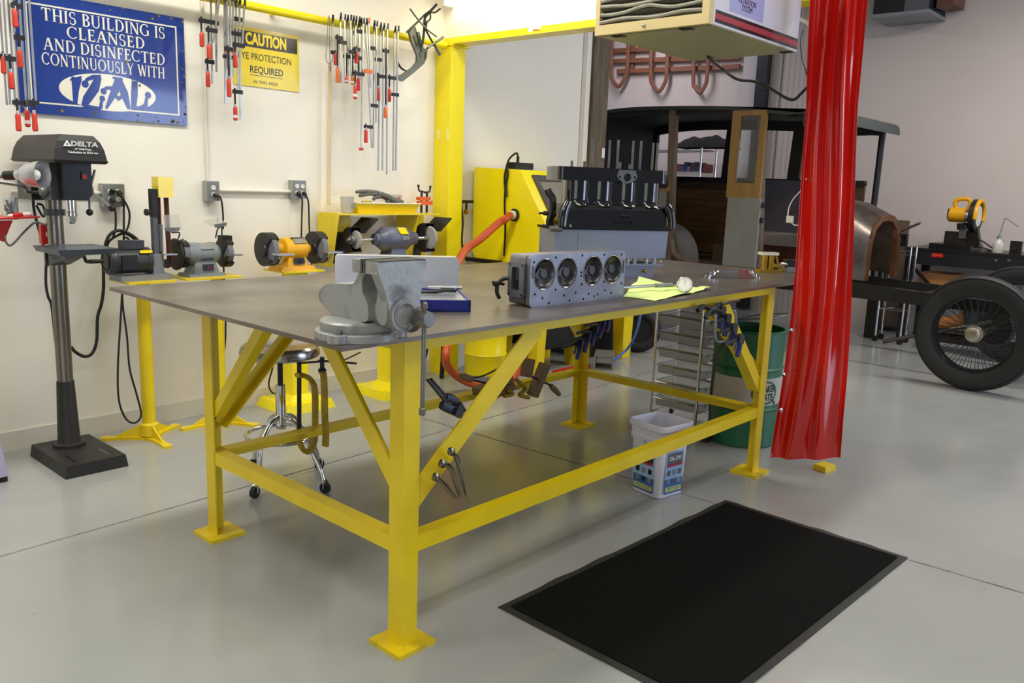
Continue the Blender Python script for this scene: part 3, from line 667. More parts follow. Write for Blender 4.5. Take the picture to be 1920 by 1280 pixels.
M().lathe([(.078, .062), (.078, .078), (.058, .085), (.054, .10), (.042, .405), (.040, .41)], (DX, DY, 0), (0,0,1), 28).build('column_socket', m_dp, t)
M().cyl((DX, DY, .40), (DX, DY, 1.34), .038, n=28).build('column', m_coltube, t)
M().lathe([(.049, 0), (.049, .03), (.040, .031)], (DX, DY, 1.255), (0,0,1), 28).build('rack_collar', m_dpg, t)
tz = 1.112
m = M(); m.hexa([(DX-.10,DY-.33,tz-.028),(DX+.145,DY-.33,tz-.028),(DX+.15,DY-.03,tz-.028),(DX-.105,DY-.03,tz-.028),(DX-.115,DY-.345,tz),(DX+.16,DY-.345,tz),(DX+.165,DY-.03,tz),(DX-.12,DY-.03,tz)], .006)
tbp = m.build('table', m_tablecast, t)
for x in (DX-.045, DX+.085): M().box((x-.006, DY-.30, tz-.001), (x+.006, DY-.10, tz+.0006)).build('table_slot', m_sblk, tbp, 0)
m = M(); m.cyl((DX, DY, tz-.10), (DX, DY, tz-.012), .058, n=24, bev=.006); m.hexa([(DX-.03,DY-.2,tz-.06),(DX+.03,DY-.2,tz-.06),(DX+.05,DY-.03,tz-.10),(DX-.05,DY-.03,tz-.10),(DX-.06,DY-.25,tz-.027),(DX+.06,DY-.25,tz-.027),(DX+.07,DY-.03,tz-.027),(DX-.07,DY-.03,tz-.027)], .006)
m.build('table_bracket', m_dpg, t)
ck = M().tube([(DX+.055, DY-.06, tz-.05), (DX+.10, DY-.06, tz-.055), (DX+.115, DY-.06, tz-.085), (DX+.135, DY-.06, tz-.088)], .009, 8).build('table_crank', m_iron, t)
M().cyl((DX+.130, DY-.06, tz-.088), (DX+.200, DY-.06, tz-.088), .011, n=12, bev=.003).build('crank_grip', m_iron, ck)
M().bar((DX-.08, DY-.09, tz-.03), (DX-.08, DY-.09, tz-.10), .012, .012).build('lock_lever', m_iron, t)
# head casting, switch box
hx0, hx1, hy0 = DX-.085, DX+.10, DY-.26
M().prism([(hy0+.10, 1.335), (DY+.06, 1.335), (DY+.10, 1.38), (DY+.10, 1.512), (hy0+.10, 1.512)], (0,0,0), (0,1,0), (0,0,1), hx0+.02, hx1-.02, bev=.008).build('head', m_dpg, t)
M().prism([(-.045, 1.512), (.080, 1.512), (.080, 1.365), (.055, 1.338), (-.045, 1.338)], (DX+.015, hy0+.02, 0), (1,0,0), (0,0,1), -.10, 0, bev=.008).build('front_housing', m_black, t)
sw = M().box((DX+.045, hy0+.014, 1.435), (DX+.072, hy0+.021, 1.475), .002).build('switch', m_sblk, t)
M().box((DX+.048, hy0+.009, 1.440), (DX+.067, hy0+.015, 1.460), .002).build('switch_key', m_red, sw, label='red switch key')
M().box((hx0-.02, DY-.02, 1.33), (hx0+.035, DY+.17, 1.44), .01).build('motor', m_black, t)
M().lathe([(.026,0),(.028,.01),(.020,.03)], (hx0+.022, DY-.10, 1.375), (-1,0,0), 18).build('depth_knob', m_steel, t)
# pulley cover: long lid, sloped shoulders
fxa, fxb, fya, fyb = DX-.092, DX+.135, DY-.315, DY+.245
def ringz(z, i, j=0): return [(fxa+i, fya+i*.6, z), (fxb-i, fya+i*.6, z), (fxb-i, fyb-i, z), (fxa+i, fyb-i, z)]
m = M(); m.hexa(ringz(1.512, .0)+ringz(1.525, -.012), .004); m.hexa(ringz(1.525, -.006)+ringz(1.578, .004), .006); m.hexa(ringz(1.578, .004)+ringz(1.612, .018)+[], .006); m.hexa(ringz(1.612, .018)+ringz(1.642, .042), .012)
cv = m.build('pulley_cover', m_dp, t)
m_wprint = mat('white_print', '#e9e9e6', .5)
text('DELTA', .030, ((fxa+fxb)/2+.018, fya-.0032, 1.600), (1,0,0), (0,-.25,1), m_wprint, 'lettering', cv, .0004, sx=1.35, off=.0012)
text('14" Drill Press', .013, ((fxa+fxb)/2+.010, fya-.0045, 1.577), (1,0,0), (0,0,1), m_wprint, 'lettering', cv, .0003, off=.0003)
text('Taladradora de 355.6 mm', .013, ((fxa+fxb)/2+.010, fya-.0045, 1.562), (1,0,0), (0,0,1), m_wprint, 'lettering', cv, .0003, off=.0003)
lx, lz = (fxa+fxb)/2-.058, 1.600
M().prism([(-.017, -.012), (.017, -.012), (0, .016)], (lx, fya-.0005, lz), (1,0,0), (0,0,1), 0, .0035, [[(-.006, -.006), (.006, -.006), (0, .005)]]).build('logo', m_wprint, cv, 0)
# chuck and quill
M().cyl((DX+.013, hy0+.075, 1.29), (DX+.013, hy0+.075, 1.34), .024, n=20).build('quill', m_chrome, t)
M().lathe([(.018, 1.30), (.024, 1.297), (.024, 1.285), (.021, 1.283), (.025, 1.279), (.025, 1.262), (.022, 1.259), (.019, 1.238), (.012, 1.226), (.006, 1.222)], (DX+.013, hy0+.075, 0), (0,0,1), 22).build('chuck', m_chrome, t)
# feed handle
hub = V((hx1+.02, hy0+.12, 1.385))
fh = M().lathe([(.018, -.05), (.030, -.03), (.030, .0), (.022, .012)], hub, (1,0,0), 20).build('feed_hub', m_steel, t)
for q, ball in ((fy(178, 318, hub.y-.02), 0), (fy(210, 390, hub.y-.02), 1), (fy(168, 398, hub.y-.02), 1)):
    M().cyl(hub, q, .0062, n=10).build('feed_spoke', m_chrome, fh)
    if ball: M().sphere(q, .017, n=14).build('feed_ball', m_iron, fh)
# lamp
c0, c1 = fy(30, 335, DY-.38), fy(80, 327, DY-.40); ax = (c1-c0).normalized(); ax = V((.60, -.79, .06)).normalized(); c0 = c1-ax*.125
lamp = M().lathe([(.021, 0), (.024, .02), (.034, .03), (.050, .06), (.058, .10), (.060, .125), (.0585, .125), (.056, .10), (.048, .06), (.030, .03), (.0, .028)], c0, ax, 28, False).build('lamp_shade', m_alu, t, label='silver bell-shaped lamp shade')
M().lathe([(.014, -.06), (.020, -.055), (.021, -.01), (.018, .004)], c0, ax, 18).build('lamp_socket', m_iron, lamp)
M().sphere(c0+ax*.085, .026, n=14).build('bulb', m_white, lamp)
M().tube([c0-ax*.05, c0-ax*.10+V((-.01, .03, -.02)), (hx0-.11, DY-.18, 1.40), (hx0-.05, DY-.06, 1.37), (hx0+.03, DY-.04, 1.37)], .008, 8).build('gooseneck', m_steel, lamp)
def cord(pts, r, label, name='cable', mt=m_cord, k=7, cat='cord'): return tag(M().tube(pts, r, 8, k).build(name, mt), label, cat)
# red parts tray at the left edge, with what lies on it
t = thing('wall_tray', 'red metal parts tray on a bent rod left of the drill press', 'tray', (.0, 2.45, 1.20))
a, b = fy(0, 412, 2.40), fy(58, 405, 2.40)
M().hexa([(a.x-.3,2.30,a.z-.006),(b.x,2.30,b.z-.004),(b.x,2.50,b.z-.004),(a.x-.3,2.50,a.z-.006),(a.x-.3,2.30,a.z),(b.x+.006,2.295,b.z+.004),(b.x+.006,2.505,b.z+.004),(a.x-.3,2.50,a.z)], .001).build('tray', m_red, t)
M().prism([(a.x-.12, a.z-.006), (a.x+.055, a.z-.004), (a.x+.012, a.z-.10), (a.x-.02, a.z-.085)], (0, 2.42, 0), (1,0,0), (0,0,1), -.01, .01).build('gusset', m_red, t)
M().tube([fy(*q, 2.41) for q in ((8, 440), (12, 455), (22, 459), (45, 435), (62, 419), (70, 417), (80, 420))]+[(DX-.045, DY-.02, fy(90, 420, DY).z)], .005, 8).build('rod', m_steel, t)
t = thing('glass_jar', 'clear glass jar with metal bits on the red tray', 'jar', tuple(fy(22, 405, 2.42)))
p = fy(20, 407, 2.42); p.z = a.z+.001
m_glass = mat('clear_glass', '#f2f5f5', .05, trans=1.0, ior=1.45)
M().lathe([(.030, 0), (.034, .01), (.034, .10), (.032, .10), (.032, .012), (.0, .006)], p, (0,0,1), 22, False).build('jar_glass', m_glass, t)
m = M(); rr_ = random.Random(5)
for i in range(14): m.bar(p+V((rr_.uniform(-.018,.018), rr_.uniform(-.018,.018), .02)), p+V((rr_.uniform(-.02,.02), rr_.uniform(-.02,.02), .05+.04*rr_.random())), .005, .005)
tag(m.build('drill_bits', m_steel, t), kind='stuff')
p1, p2 = fy(22, 391, 2.36), fy(58, 404, 2.36); p1.z = a.z+.022; p2.z = b.z+.013
t = thing('marker', 'red and white marker lying on the red tray', 'marker', tuple(p1))
M().cyl(p1, p2, .009, n=14, bev=.002).build('barrel', m_red, t)
M().cyl(p1+(p1-p2).normalized()*.018, p1, .004, .0085, 12).build('tip', m_white, t)
M().cyl(p1.lerp(p2, .55), p1.lerp(p2, .98), .0093, n=14).build('white_band', m_white, t)
t = thing('safety_switch', 'small red switch box hanging on a black cord behind the drill press column', 'switch', tuple(fy(84, 440, 2.72)))
q0, q1 = fy(75, 422, 2.71), fy(91, 457, 2.71); M().box((q0.x, 2.70, q1.z), (q1.x, 2.735, q0.z), .004).build('case', m_red, t)
M().box(((q0.x+q1.x)/2+.004, 2.697, (q0.z+q1.z)/2-.01), ((q0.x+q1.x)/2+.010, 2.7005, (q0.z+q1.z)/2+.012), .001).build('toggle', m_white, t)
cord([fy(*q, 2.76) for q in ((62,375),(64,395),(70,420),(80,455),(86,480),(86,530),(90,555),(97,575),(104,640))], .007, 'black cord running down behind the drill press column')
cord([fy(*q, 2.79) for q in ((68,385),(80,405),(84,400),(80,385),(70,382))], .006, 'short black cord loop beneath the drill press head')
# cabinet leg at the left edge
t = thing('metal_stand', 'pale lilac sheet-metal leg at the far left picture edge', 'stand', (-.17, 2.50, 0))
m_lil = mat('lilac_metal', '#bdb9d6', .4, .3, col2='#a9a5c6', scale=4)
M().hexa([(-.30,2.46,.03),(-.135,2.46,.03),(-.135,2.52,.03),(-.30,2.52,.03),(-.40,2.46,.62),(-.215,2.46,.62),(-.215,2.52,.62),(-.40,2.52,.62)], .004).build('leg', m_lil, t)
M().cyl((-.150, 2.49, 0), (-.150, 2.49, .032), .018, n=14).build('foot', m_iron, t)
# ================================================================== pedestals along the wall
def plate_top(m, x0, x1, y0, y1, z): return m.box((x0, y0, z-.010), (x1, y1, z), .002)
def cast_pedestal(x, y, ztop, pw, label, rz):
    t = thing('grinder_pedestal', label, 'pedestal', (x, y, 0), 0, 'yellow pipe pedestals')
    M().lathe([(.050, .02), (.050, .085), (.042, .092), (.036, .095), (.036, ztop-.02), (.05, ztop-.012), (.05, ztop-.009)], (x, y, 0), (0,0,1), 24).build('pipe', m_yel, t)
    m = M()
    for k in range(3):
        a = rz+k*2*pi/3; d = V((cos(a), sin(a), 0)); n = V((-d.y, d.x, 0)); o = V((x, y, 0))
        L = [o+n*.05, o+d*.09+n*.022, o+d*.20+n*.020, o+d*.225+n*.028, o+d*.25+n*.018, o+d*.255, o+d*.25-n*.018, o+d*.225-n*.028, o+d*.20-n*.020, o+d*.09-n*.022, o-n*.05]
        m.prism([(p.x-x, p.y-y) for p in L], (x, y, 0), (1,0,0), (0,1,0), .0, .016, bev=.003)
        m.prism([(.04, .014), (.19, .014), (.04, .085)], (x, y, 0), d, (0,0,1), -.005, .005)
    m.build('tripod_foot', m_yel, t)
    plate_top(M(), x-pw[0], x+pw[1], y-.13, y+.13, ztop).build('top_plate', m_yel, t)
    return t
def box_pedestal(x, y, ztop, label):
    t = thing('grinder_pedestal', label, 'pedestal', (x, y, 0), 0, 'yellow box pedestals')
    frust((x-.185, y-.185), (x+.185, y+.185), 0, .055, .02, .012).build('base', m_ybright, t)
    M().box((x-.058, y-.058, .05), (x+.058, y+.058, ztop-.01), .006).build('column', m_ybright, t)
    M().hexa([(x-.10,y-.10,.05),(x+.10,y-.10,.05),(x+.10,y+.10,.05),(x-.10,y+.10,.05),(x-.062,y-.062,.09),(x+.062,y-.062,.09),(x+.062,y+.062,.09),(x-.062,y+.062,.09)], .008).build('skirt', m_ybright, t)
    for sx in (-1, 1):
        for sy in (-1, 1): M().cyl((x+sx*.145, y+sy*.145, .05), (x+sx*.145, y+sy*.145, .064), .009, n=6).build('bolt', m_ybright, t)
    plate_top(M(), x-.15, x+.15, y-.12, y+.12, ztop).build('top_plate', m_ybright, t)
    return t
PZ = .905
cast_pedestal(.655, 2.70, PZ, (.13, .13), 'yellow pipe pedestal under the black belt grinder, nearest the drill press', R(-92))
cast_pedestal(1.10, 2.72, PZ, (.25, .10), 'yellow pipe pedestal under the grey bench grinder', R(-60))
box_pedestal(1.66, 2.765, PZ, 'yellow box pedestal with square base under the yellow bench grinder')
box_pedestal(2.36, 2.66, PZ, 'yellow box pedestal with square base under the grey-blue buffing machine')
# ================================================================== belt grinder
m_mot = mat('motor_charcoal', '#3e3f41', .4, .3, col2='#333436', scale=8)
m_belt = mat('sanding_belt', '#6e3a36', .85, col2='#5d2f2c', scale=50, bump=.3, bscale=300)
Y = 2.70
t = thing('belt_grinder', 'black motor belt grinder with upright sanding belt and yellow top guard', 'grinder', (.62, Y, PZ))
M().prism([(-.12, 0), (.16, 0), (.16, .03), (-.12, .03)], (.63, Y+.075, PZ), (1,0,0), (0,0,1), 0, .15, bev=.004).build('base_plate', m_grey, t)
m = M(); m.lathe([(.040, -.012), (.066, -.008), (.072, .0), (.072, .03), (.067, .035), (.067, .19), (.071, .195), (.071, .215), (.055, .225), (.02, .23)], (.475, Y, PZ+.105), (1,0,0), 30); mot = m.build('motor', m_mot, t)
M().torus((.462, Y, PZ+.105), (1,0,0), .048, .003, 24, 6).build('fan_grille', m_iron, mot)
M().box((.52, Y-.075, PZ+.065), (.60, Y-.055, PZ+.14), .004).build('junction_box', m_iron, mot)
M().box((.545, Y-.03, PZ+.17), (.66, Y+.03, PZ+.215), .012).build('capacitor_box', m_mot, mot)
M().prism(rrect(-.035, -.008, .035, .008, .008), (.655, Y-.058, PZ+.155), (1,0,0), (0,.45,1), 0, .004).build('badge', m_syel, mot, label='yellow oval badge')
M().box((.70, Y-.04, PZ+.03), (.76, Y+.04, PZ+.14), .005).build('arm_bracket', m_grey, t)
M().box((.712, Y-.035, PZ+.05), (.738, Y+.0, PZ+.47), .003).build('upright_arm', mat('arm_grey', '#5f6468', .42, .3, col2='#54585c'), t)
M().box((.709, Y-.04, PZ+.34), (.742, Y+.005, PZ+.49), .003).build('arm_slide', m_iron, t)
M().lathe([(.006, 0), (.006, .025), (.018, .028), (.018, .04), (.0, .042)], (.712, Y-.03, PZ+.365), (-1, -.1, 0), 14).build('tension_knob', m_iron, t)
M().box((.742, Y-.05, PZ+.445), (.825, Y+.03, PZ+.555), .003).build('top_guard', m_syel, t, label='yellow top guard')
pts = [(.752, PZ+.09), (.752, PZ+.50)] + [(.775+.023*cos(a), PZ+.50+.023*sin(a)) for a in [pi-pi*i/8 for i in range(9)]] + [(.800, PZ+.50), (.806, PZ+.085)] + [(.779+.027*cos(a), PZ+.085+.027*sin(a)) for a in [-pi*i/8 for i in range(9)]]
M().prism(pts, (0, Y+.015, 0), (1,0,0), (0,0,1), 0, .055, [[(.779+(x-.779)*.86, PZ+.3+(z-PZ-.3)*.985) for x, z in pts]]).build('sanding_belt', m_belt, t, 20, label='dark red sanding belt')
M().cyl((.779, Y-.035, PZ+.085), (.779, Y+.01, PZ+.085), .0225, n=20).build('contact_wheel', m_iron, t)
M().box((.750, Y-.05, PZ+.15), (.757, Y-.01, PZ+.30), .001).build('platen', m_grey, t)
M().box((.745, Y-.09, PZ+.135), (.815, Y-.02, PZ+.141), .001).build('work_rest', m_alu, t)
# ================================================================== bench grinders
def wheel_guard(c, w, Rr, mt, name, parent, a0=R(-140), a1=R(138), open_side=0):
    # drum guard round the wheel, open in front-below; axis along x
    n = 22; m = M(); pts = [(cos(a0+(a1-a0)*i/n)*Rr, sin(a0+(a1-a0)*i/n)*Rr) for i in range(n+1)]
    inn = [(x*.955, z*.955) for x, z in pts][::-1]
    m.prism(pts+inn, c, (0,1,0), (0,0,1), -w/2, w/2)
    for s in (-1, 1): m.prism(pts+[(0, -.02)], c, (0,1,0), (0,0,1), s*w/2-.0015, s*w/2+.0015)
    return m.build(name, mt, parent)
m_stone = mat('grinding_stone', '#74747e', .9, col2='#666670', scale=120)
m_poly = mat('clear_shield', '#e4e2da', .12, trans=.75, alpha=.65, ior=1.2)
Y = 2.72; Z = PZ+.128
t = thing('bench_grinder', 'grey bench grinder with two clear eye shields on the second pedestal', 'grinder', (1.01, Y, PZ))
m_gg = mat('grinder_grey', '#7f878b', .4, col2='#71797d', scale=6)
m = M(); m.hexa([(.90,Y-.075,PZ),(1.12,Y-.075,PZ),(1.12,Y+.075,PZ),(.90,Y+.075,PZ),(.905,Y-.07,PZ+.018),(1.115,Y-.07,PZ+.018),(1.115,Y+.07,PZ+.018),(.905,Y+.07,PZ+.018)], .004)
m.hexa([(.93,Y-.06,PZ+.018),(1.09,Y-.06,PZ+.018),(1.09,Y+.06,PZ+.018),(.93,Y+.06,PZ+.018),(.955,Y-.045,PZ+.10),(1.065,Y-.045,PZ+.10),(1.065,Y+.045,PZ+.10),(.955,Y+.045,PZ+.10)], .008)
m.build('base', m_gg, t)
s_ = M().box((.99, Y-.066, PZ+.035), (1.05, Y-.052, PZ+.07), .003).build('switch_plate', m_sblk, t); M().box((1.008, Y-.071, PZ+.044), (1.032, Y-.064, PZ+.060), .002).build('rocker', mat('dark_red_rocker', '#6e1c1c', .4), s_)
mot = M().lathe([(.030, -.115), (.052, -.10), (.060, -.075), (.064, -.07), (.064, -.03), (.060, -.028), (.060, .045), (.064, .047), (.064, .075), (.060, .08), (.050, .095), (.03, .11)], (1.01, Y, Z), (1,0,0), 30).build('motor', m_gg, t)
M().prism([(-.04, -.022), (.04, -.022), (.04, .022), (-.04, .022)], (1.02, Y-.044, Z+.044), (1,0,0), (0,.7,.7), -.002, .002).build('name_plate', m_alu, mot, 0)
M().box((.975, Y-.055, Z-.034), (1.055, Y-.049, Z-.022)).build('warning_plate', m_sblk, mot, 0)
M().lathe([(.082, 0), (.090, .008), (.088, .02), (.045, .035), (.03, .05)], (.845, Y, Z), (1,0,0), 32).build('disc_guard', m_darkiron, t)
wheel_guard((.895, Y, Z), .035, .078, m_iron, 'wheel_guard', t)
wheel_guard((1.16, Y, Z), .040, .086, m_darkiron, 'wheel_guard', t)
M().cyl((1.145, Y, Z), (1.175, Y, Z), .074, n=30).build('grinding_wheel', m_stone, t)
M().cyl((.882, Y, Z), (.908, Y, Z), .068, n=30).build('grinding_wheel', m_stone, t)
for x0, zz in ((.91, 1), (1.15, 1)):
    M().prism([(-.05, -.02), (.05, -.02), (.05, .018), (-.05, .018)], (x0+.005, Y-.10, Z-.01), (1,0,0), (0,1,0), 0, .006).build('tool_rest', m_steel, t)
    M().bar((x0-.02, Y-.085, Z-.01), (x0-.02, Y-.03, Z-.07), .02, .006).build('rest_arm', m_iron, t)
def px_quad(m, L, y, th):
    P = [fy(*q, y) for q in L]; m.prism([(p.x, p.z) for p in P], (0, y, 0), (1,0,0), (0,0,1), -th, th); return m
sh = px_quad(M(), ((306,403),(334,402),(341,430),(309,432)), Y-.10, .0015).build('eye_shield', m_poly, t, 0, label='clear eye shield')
px_quad(M(), ((308,427),(338,426),(335,433),(320,435),(311,432)), Y-.104, .002).build('shield_clip', m_steel, sh)
M().tube([fy(*q, Y-.09) for q in ((322,436),(336,436),(335,445),(333,452))]+[(.895, Y-.02, Z+.085)], .004, 6).build('shield_arm', m_iron, sh)
sh = M().hexa([fy(*q, Y-.06) for q in ((400,424),(424,421),(413,408),(380,415))]+[fy(*q, Y-.06)+V((0,.003,.003)) for q in ((400,424),(424,421),(413,408),(380,415))]).build('eye_shield', m_poly, t, 0, label='clear eye shield tilted back')
px_quad(M(), ((401,421),(425,417),(425,423),(404,427)), Y-.066, .002).build('shield_clip', m_steel, sh)
M().tube([fy(*q, Y-.06) for q in ((420,424),(409,428),(404,446))], .004, 6).build('shield_arm', m_iron, sh)
M().tube([fy(*q, Y-.06) for q in ((416,425),(416,442))], .004, 6).build('shield_arm', m_iron, sh)
M().box((1.13, Y-.03, Z+.075), (1.19, Y+.03, Z+.10), .008).build('spark_hood', m_darkiron, t)
# yellow bench grinder
Y = 2.74; Z = PZ+.132
t = thing('bench_grinder', 'yellow bench grinder with black wheel guards on the third pedestal', 'grinder', (1.63, Y, PZ))
m = M(); m.hexa([(1.50,Y-.08,PZ),(1.76,Y-.08,PZ),(1.76,Y+.08,PZ),(1.50,Y+.08,PZ),(1.52,Y-.07,PZ+.03),(1.74,Y-.07,PZ+.03),(1.74,Y+.07,PZ+.03),(1.52,Y+.07,PZ+.03)], .006)
m.hexa([(1.555,Y-.066,PZ+.03),(1.70,Y-.066,PZ+.03),(1.70,Y+.06,PZ+.03),(1.555,Y+.06,PZ+.03),(1.575,Y-.05,PZ+.10),(1.685,Y-.05,PZ+.10),(1.685,Y+.05,PZ+.10),(1.575,Y+.05,PZ+.10)], .01)
m.build('base', m_ydewalt, t)
s_ = M().prism(rrect(-.04, -.02, .04, .02, .012), (1.635, Y-.066, PZ+.062), (1,0,0), (0,.25,1), 0, .006).build('switch_plate', m_sblk, t)
M().cyl((1.642, Y-.070, PZ+.062), (1.642, Y-.076, PZ+.062), .013, n=16).build('switch_button', m_iron, s_)
mot = M().lathe([(.030, -.12), (.036, -.10), (.040, -.085), (.070, -.075), (.073, -.06), (.073, .06), (.070, .075), (.045, .085), (.036, .10), (.03, .12)], (1.63, Y, Z), (1,0,0), 32).build('motor', m_ydewalt, t)
M().prism([(-.045, -.020), (.045, -.020), (.045, .020), (-.045, .020)], (1.65, Y-.053, Z+.053), (1,0,0), (0,.7,.7), -.002, .002).build('name_plate', m_steel, mot, 0)
M().prism([(-.05, -.010), (.05, -.010), (.05, .010), (-.05, .010)], (1.65, Y-.030, Z+.0685), (1,0,0), (0,.92,.4), -.002, .002).build('warning_label', m_sblk, mot, 0)
for cx, nm in ((1.455, 'l'), (1.815, 'r')):
    g = wheel_guard((cx, Y, Z+.004), .062, .104, m_iron, 'wheel_guard', t, R(-142), R(140))
    M().lathe([(.045, 0), (.04, .012), (.0, .014)], (cx-.032, Y, Z), (-1,0,0), 22).build('guard_cap', m_iron, g)
    M().cyl((cx-.016, Y-.012, Z), (cx+.016, Y-.012, Z), .094, n=36, bev=.003).build('grinding_wheel', m_stone, t)
    M().box((cx-.03, Y-.165, Z-.022), (cx+.085, Y-.10, Z-.012), .002).build('tool_rest', m_alu, t)
    m = M(); m.bar((cx+.04, Y-.12, Z-.018), (cx+.04, Y-.06, Z-.09), .022, .006); m.build('rest_arm', m_alu, t)
M().sphere((1.845, Y+.01, Z-.01), .001, n=6).build('screw', m_steel, t)
# ================================================================== buffer with yellow hoods
m_buf = mat('buffer_bluegrey', '#5f6274', .36, .1, col2='#535668', scale=5)
m_felt = mat('buff_wheel', '#a7a6a2', .95, col2='#8b8a87', scale=60)
Y = 2.66; Z = PZ+.185
t = thing('buffer', 'grey-blue buffing machine with two cloth wheels beside the yellow post', 'buffer', (2.39, Y, PZ))
M().hexa([(2.30,Y-.08,PZ),(2.48,Y-.08,PZ),(2.48,Y+.08,PZ),(2.30,Y+.08,PZ),(2.335,Y-.05,PZ+.13),(2.445,Y-.05,PZ+.13),(2.445,Y+.05,PZ+.13),(2.335,Y+.05,PZ+.13)], .01).build('base', m_buf, t)
mot = M().lathe([(.028, -.175), (.040, -.17), (.042, -.145), (.052, -.14), (.078, -.10), (.084, -.09), (.084, .09), (.078, .10), (.052, .14), (.046, .19), (.03, .195)], (2.39, Y, Z), (1,0,0), 32).build('motor', m_buf, t)
M().prism([(-.035, -.03), (.035, -.03), (.035, .03), (-.035, .03)], (2.42, Y-.064, Z+.058), (1,0,0), (0,.72,.7), -.001, .001).build('yellow_label', m_syel, mot, 0, 'yellow maker label')
M().prism([(-.032, -.014), (.032, -.014), (.032, .014), (-.032, .014)], (2.43, Y-.085, Z+.012), (1,0,0), (0,.12,1), -.001, .001).build('rating_plate', m_steel, mot, 0)
M().cyl((2.00, Y, Z), (2.22, Y, Z), .011, n=14).build('shaft', m_chrome, t)
M().cyl((2.57, Y, Z), (2.76, Y, Z), .014, n=14).build('shaft', m_chrome, t)
M().lathe([(.035, 0), (.058, .004), (.062, .012), (.058, .02), (.035, .024)], (2.055, Y, Z), (1,0,0), 36).build('buffing_wheel', m_felt, t)
M().lathe([(.030, 0), (.030, .03), (.016, .035), (.014, .055)], (2.05, Y, Z), (-1,0,0), 20).build('wheel_nut', m_steel, t)
M().lathe([(.05, 0), (.078, .004), (.084, .014), (.078, .024), (.05, .028)], (2.71, Y, Z), (1,0,0), 36).build('buffing_wheel', m_felt, t)
# hoods and shelf
buf = t
t = thing('buffer_hood', 'yellow sheet-metal hood with two black-lined chutes and a shelf over the buffer', 'hood', (2.4, 2.80, 1.25))
zs = 1.262
M().box((1.965, 2.70, zs-.012), (2.86, 2.94, zs), .002).build('shelf', m_syel, t)
for i, (xl, xr) in enumerate(((1.93, 2.12), (2.62, 2.80))):
    P = [(2.70, zs-.01), (2.94, zs-.01), (2.94, .93), (2.76, .93)]
    M().prism([(2.70, zs-.012), (2.94, zs-.012), (2.94, .90), (2.78, .90)], (0,0,0), (0,1,0), (0,0,1), xl+.03, xl+.035).build('side_panel', m_syel, t)
    M().hexa([(xl-.02,2.925,.91),(xr+.12,2.925,.91),(xr+.08,2.94,.91),(xl-.02,2.94,.91),(xl+.06,2.925,zs-.012),(xr+.10,2.925,zs-.012),(xr+.10,2.94,zs-.012),(xl+.06,2.94,zs-.012)]).build('back_panel', m_syel, t)
    # black-lined flap above the wheel and boot behind it
    M().hexa([(xr-.004,2.62,1.135),(xr+.105,2.62,1.225),(xr+.105,2.80,1.225),(xr-.004,2.80,1.135),(xr-.008,2.62,1.143),(xr+.10,2.62,1.233),(xr+.10,2.80,1.233),(xr-.008,2.80,1.143)]).build('flap', m_iron, t)
    cxw = 2.067 if i == 0 else 2.724
    wheel_guard((cxw, Y+.016, Z), .08, .085 if i == 0 else .105, m_iron, 'wheel_shroud', buf, R(-110), R(100))
    M().box((cxw-.05, Y+.145, .92), (cxw+.05, Y+.20, 1.13), .004).build('boot', m_iron, t)
# things on the shelf
m_plast = mat('cloudy_plastic', '#dcdcd6', .25, trans=.55, alpha=.75, ior=1.2)
def on_shelf(px, w=0, y=2.76): p = fy(px, 400, y); p.z = zs; return p
p = on_shelf(651); t = thing('measuring_cup', 'cloudy plastic measuring cup at the left end of the buffer shelf', 'cup', tuple(p))
M().lathe([(.036, .001), (.040, .004), (.046, .105), (.048, .108), (.0445, .108), (.0385, .006), (0, .004)], p, (0,0,1), 24, False).build('cup_body', m_plast, t)
M().box((p.x+.005, p.y-.0465, p.z+.035), (p.x+.028, p.y-.0425, p.z+.065)).build('printed_label', m_grey, t, 0)
x0, x1 = on_shelf(668, y=2.74).x, on_shelf(786, y=2.74).x
t = thing('baking_tray', 'yellow enamel tray on the buffer shelf holding a leather glove', 'tray', ((x0+x1)/2, 2.82, zs))
m = M(); y0, y1, hz = 2.735, 2.875, .066
o_ = [(x0,y0),(x1,y0),(x1,y1),(x0,y1)]; b_ = [(x0+.03,y0+.02),(x1-.03,y0+.02),(x1-.03,y1-.02),(x0+.03,y1-.02)]
for k in range(4):
    a, b = o_[k], o_[(k+1)%4]; c, d = b_[(k+1)%4], b_[k]
    m.bm.faces.new([m.bm.verts.new(q) for q in ((a[0],a[1],zs+hz),(b[0],b[1],zs+hz),(c[0],c[1],zs+.002),(d[0],d[1],zs+.002))])
m.bm.faces.new([m.bm.verts.new((x, y, zs+.002)) for x, y in b_])
bmesh.ops.remove_doubles(m.bm, verts=m.bm.verts[:], dist=.0005); bmesh.ops.solidify(m.bm, geom=m.bm.faces[:], thickness=.002)
m.build('pan', m_yel, t)
M().tube([(x0-.004,y0-.004,zs+hz), (x1+.004,y0-.004,zs+hz), (x1+.004,y1+.004,zs+hz), (x0-.004,y1+.004,zs+hz)], .005, 8, 1, True).build('rim', m_cream, t)
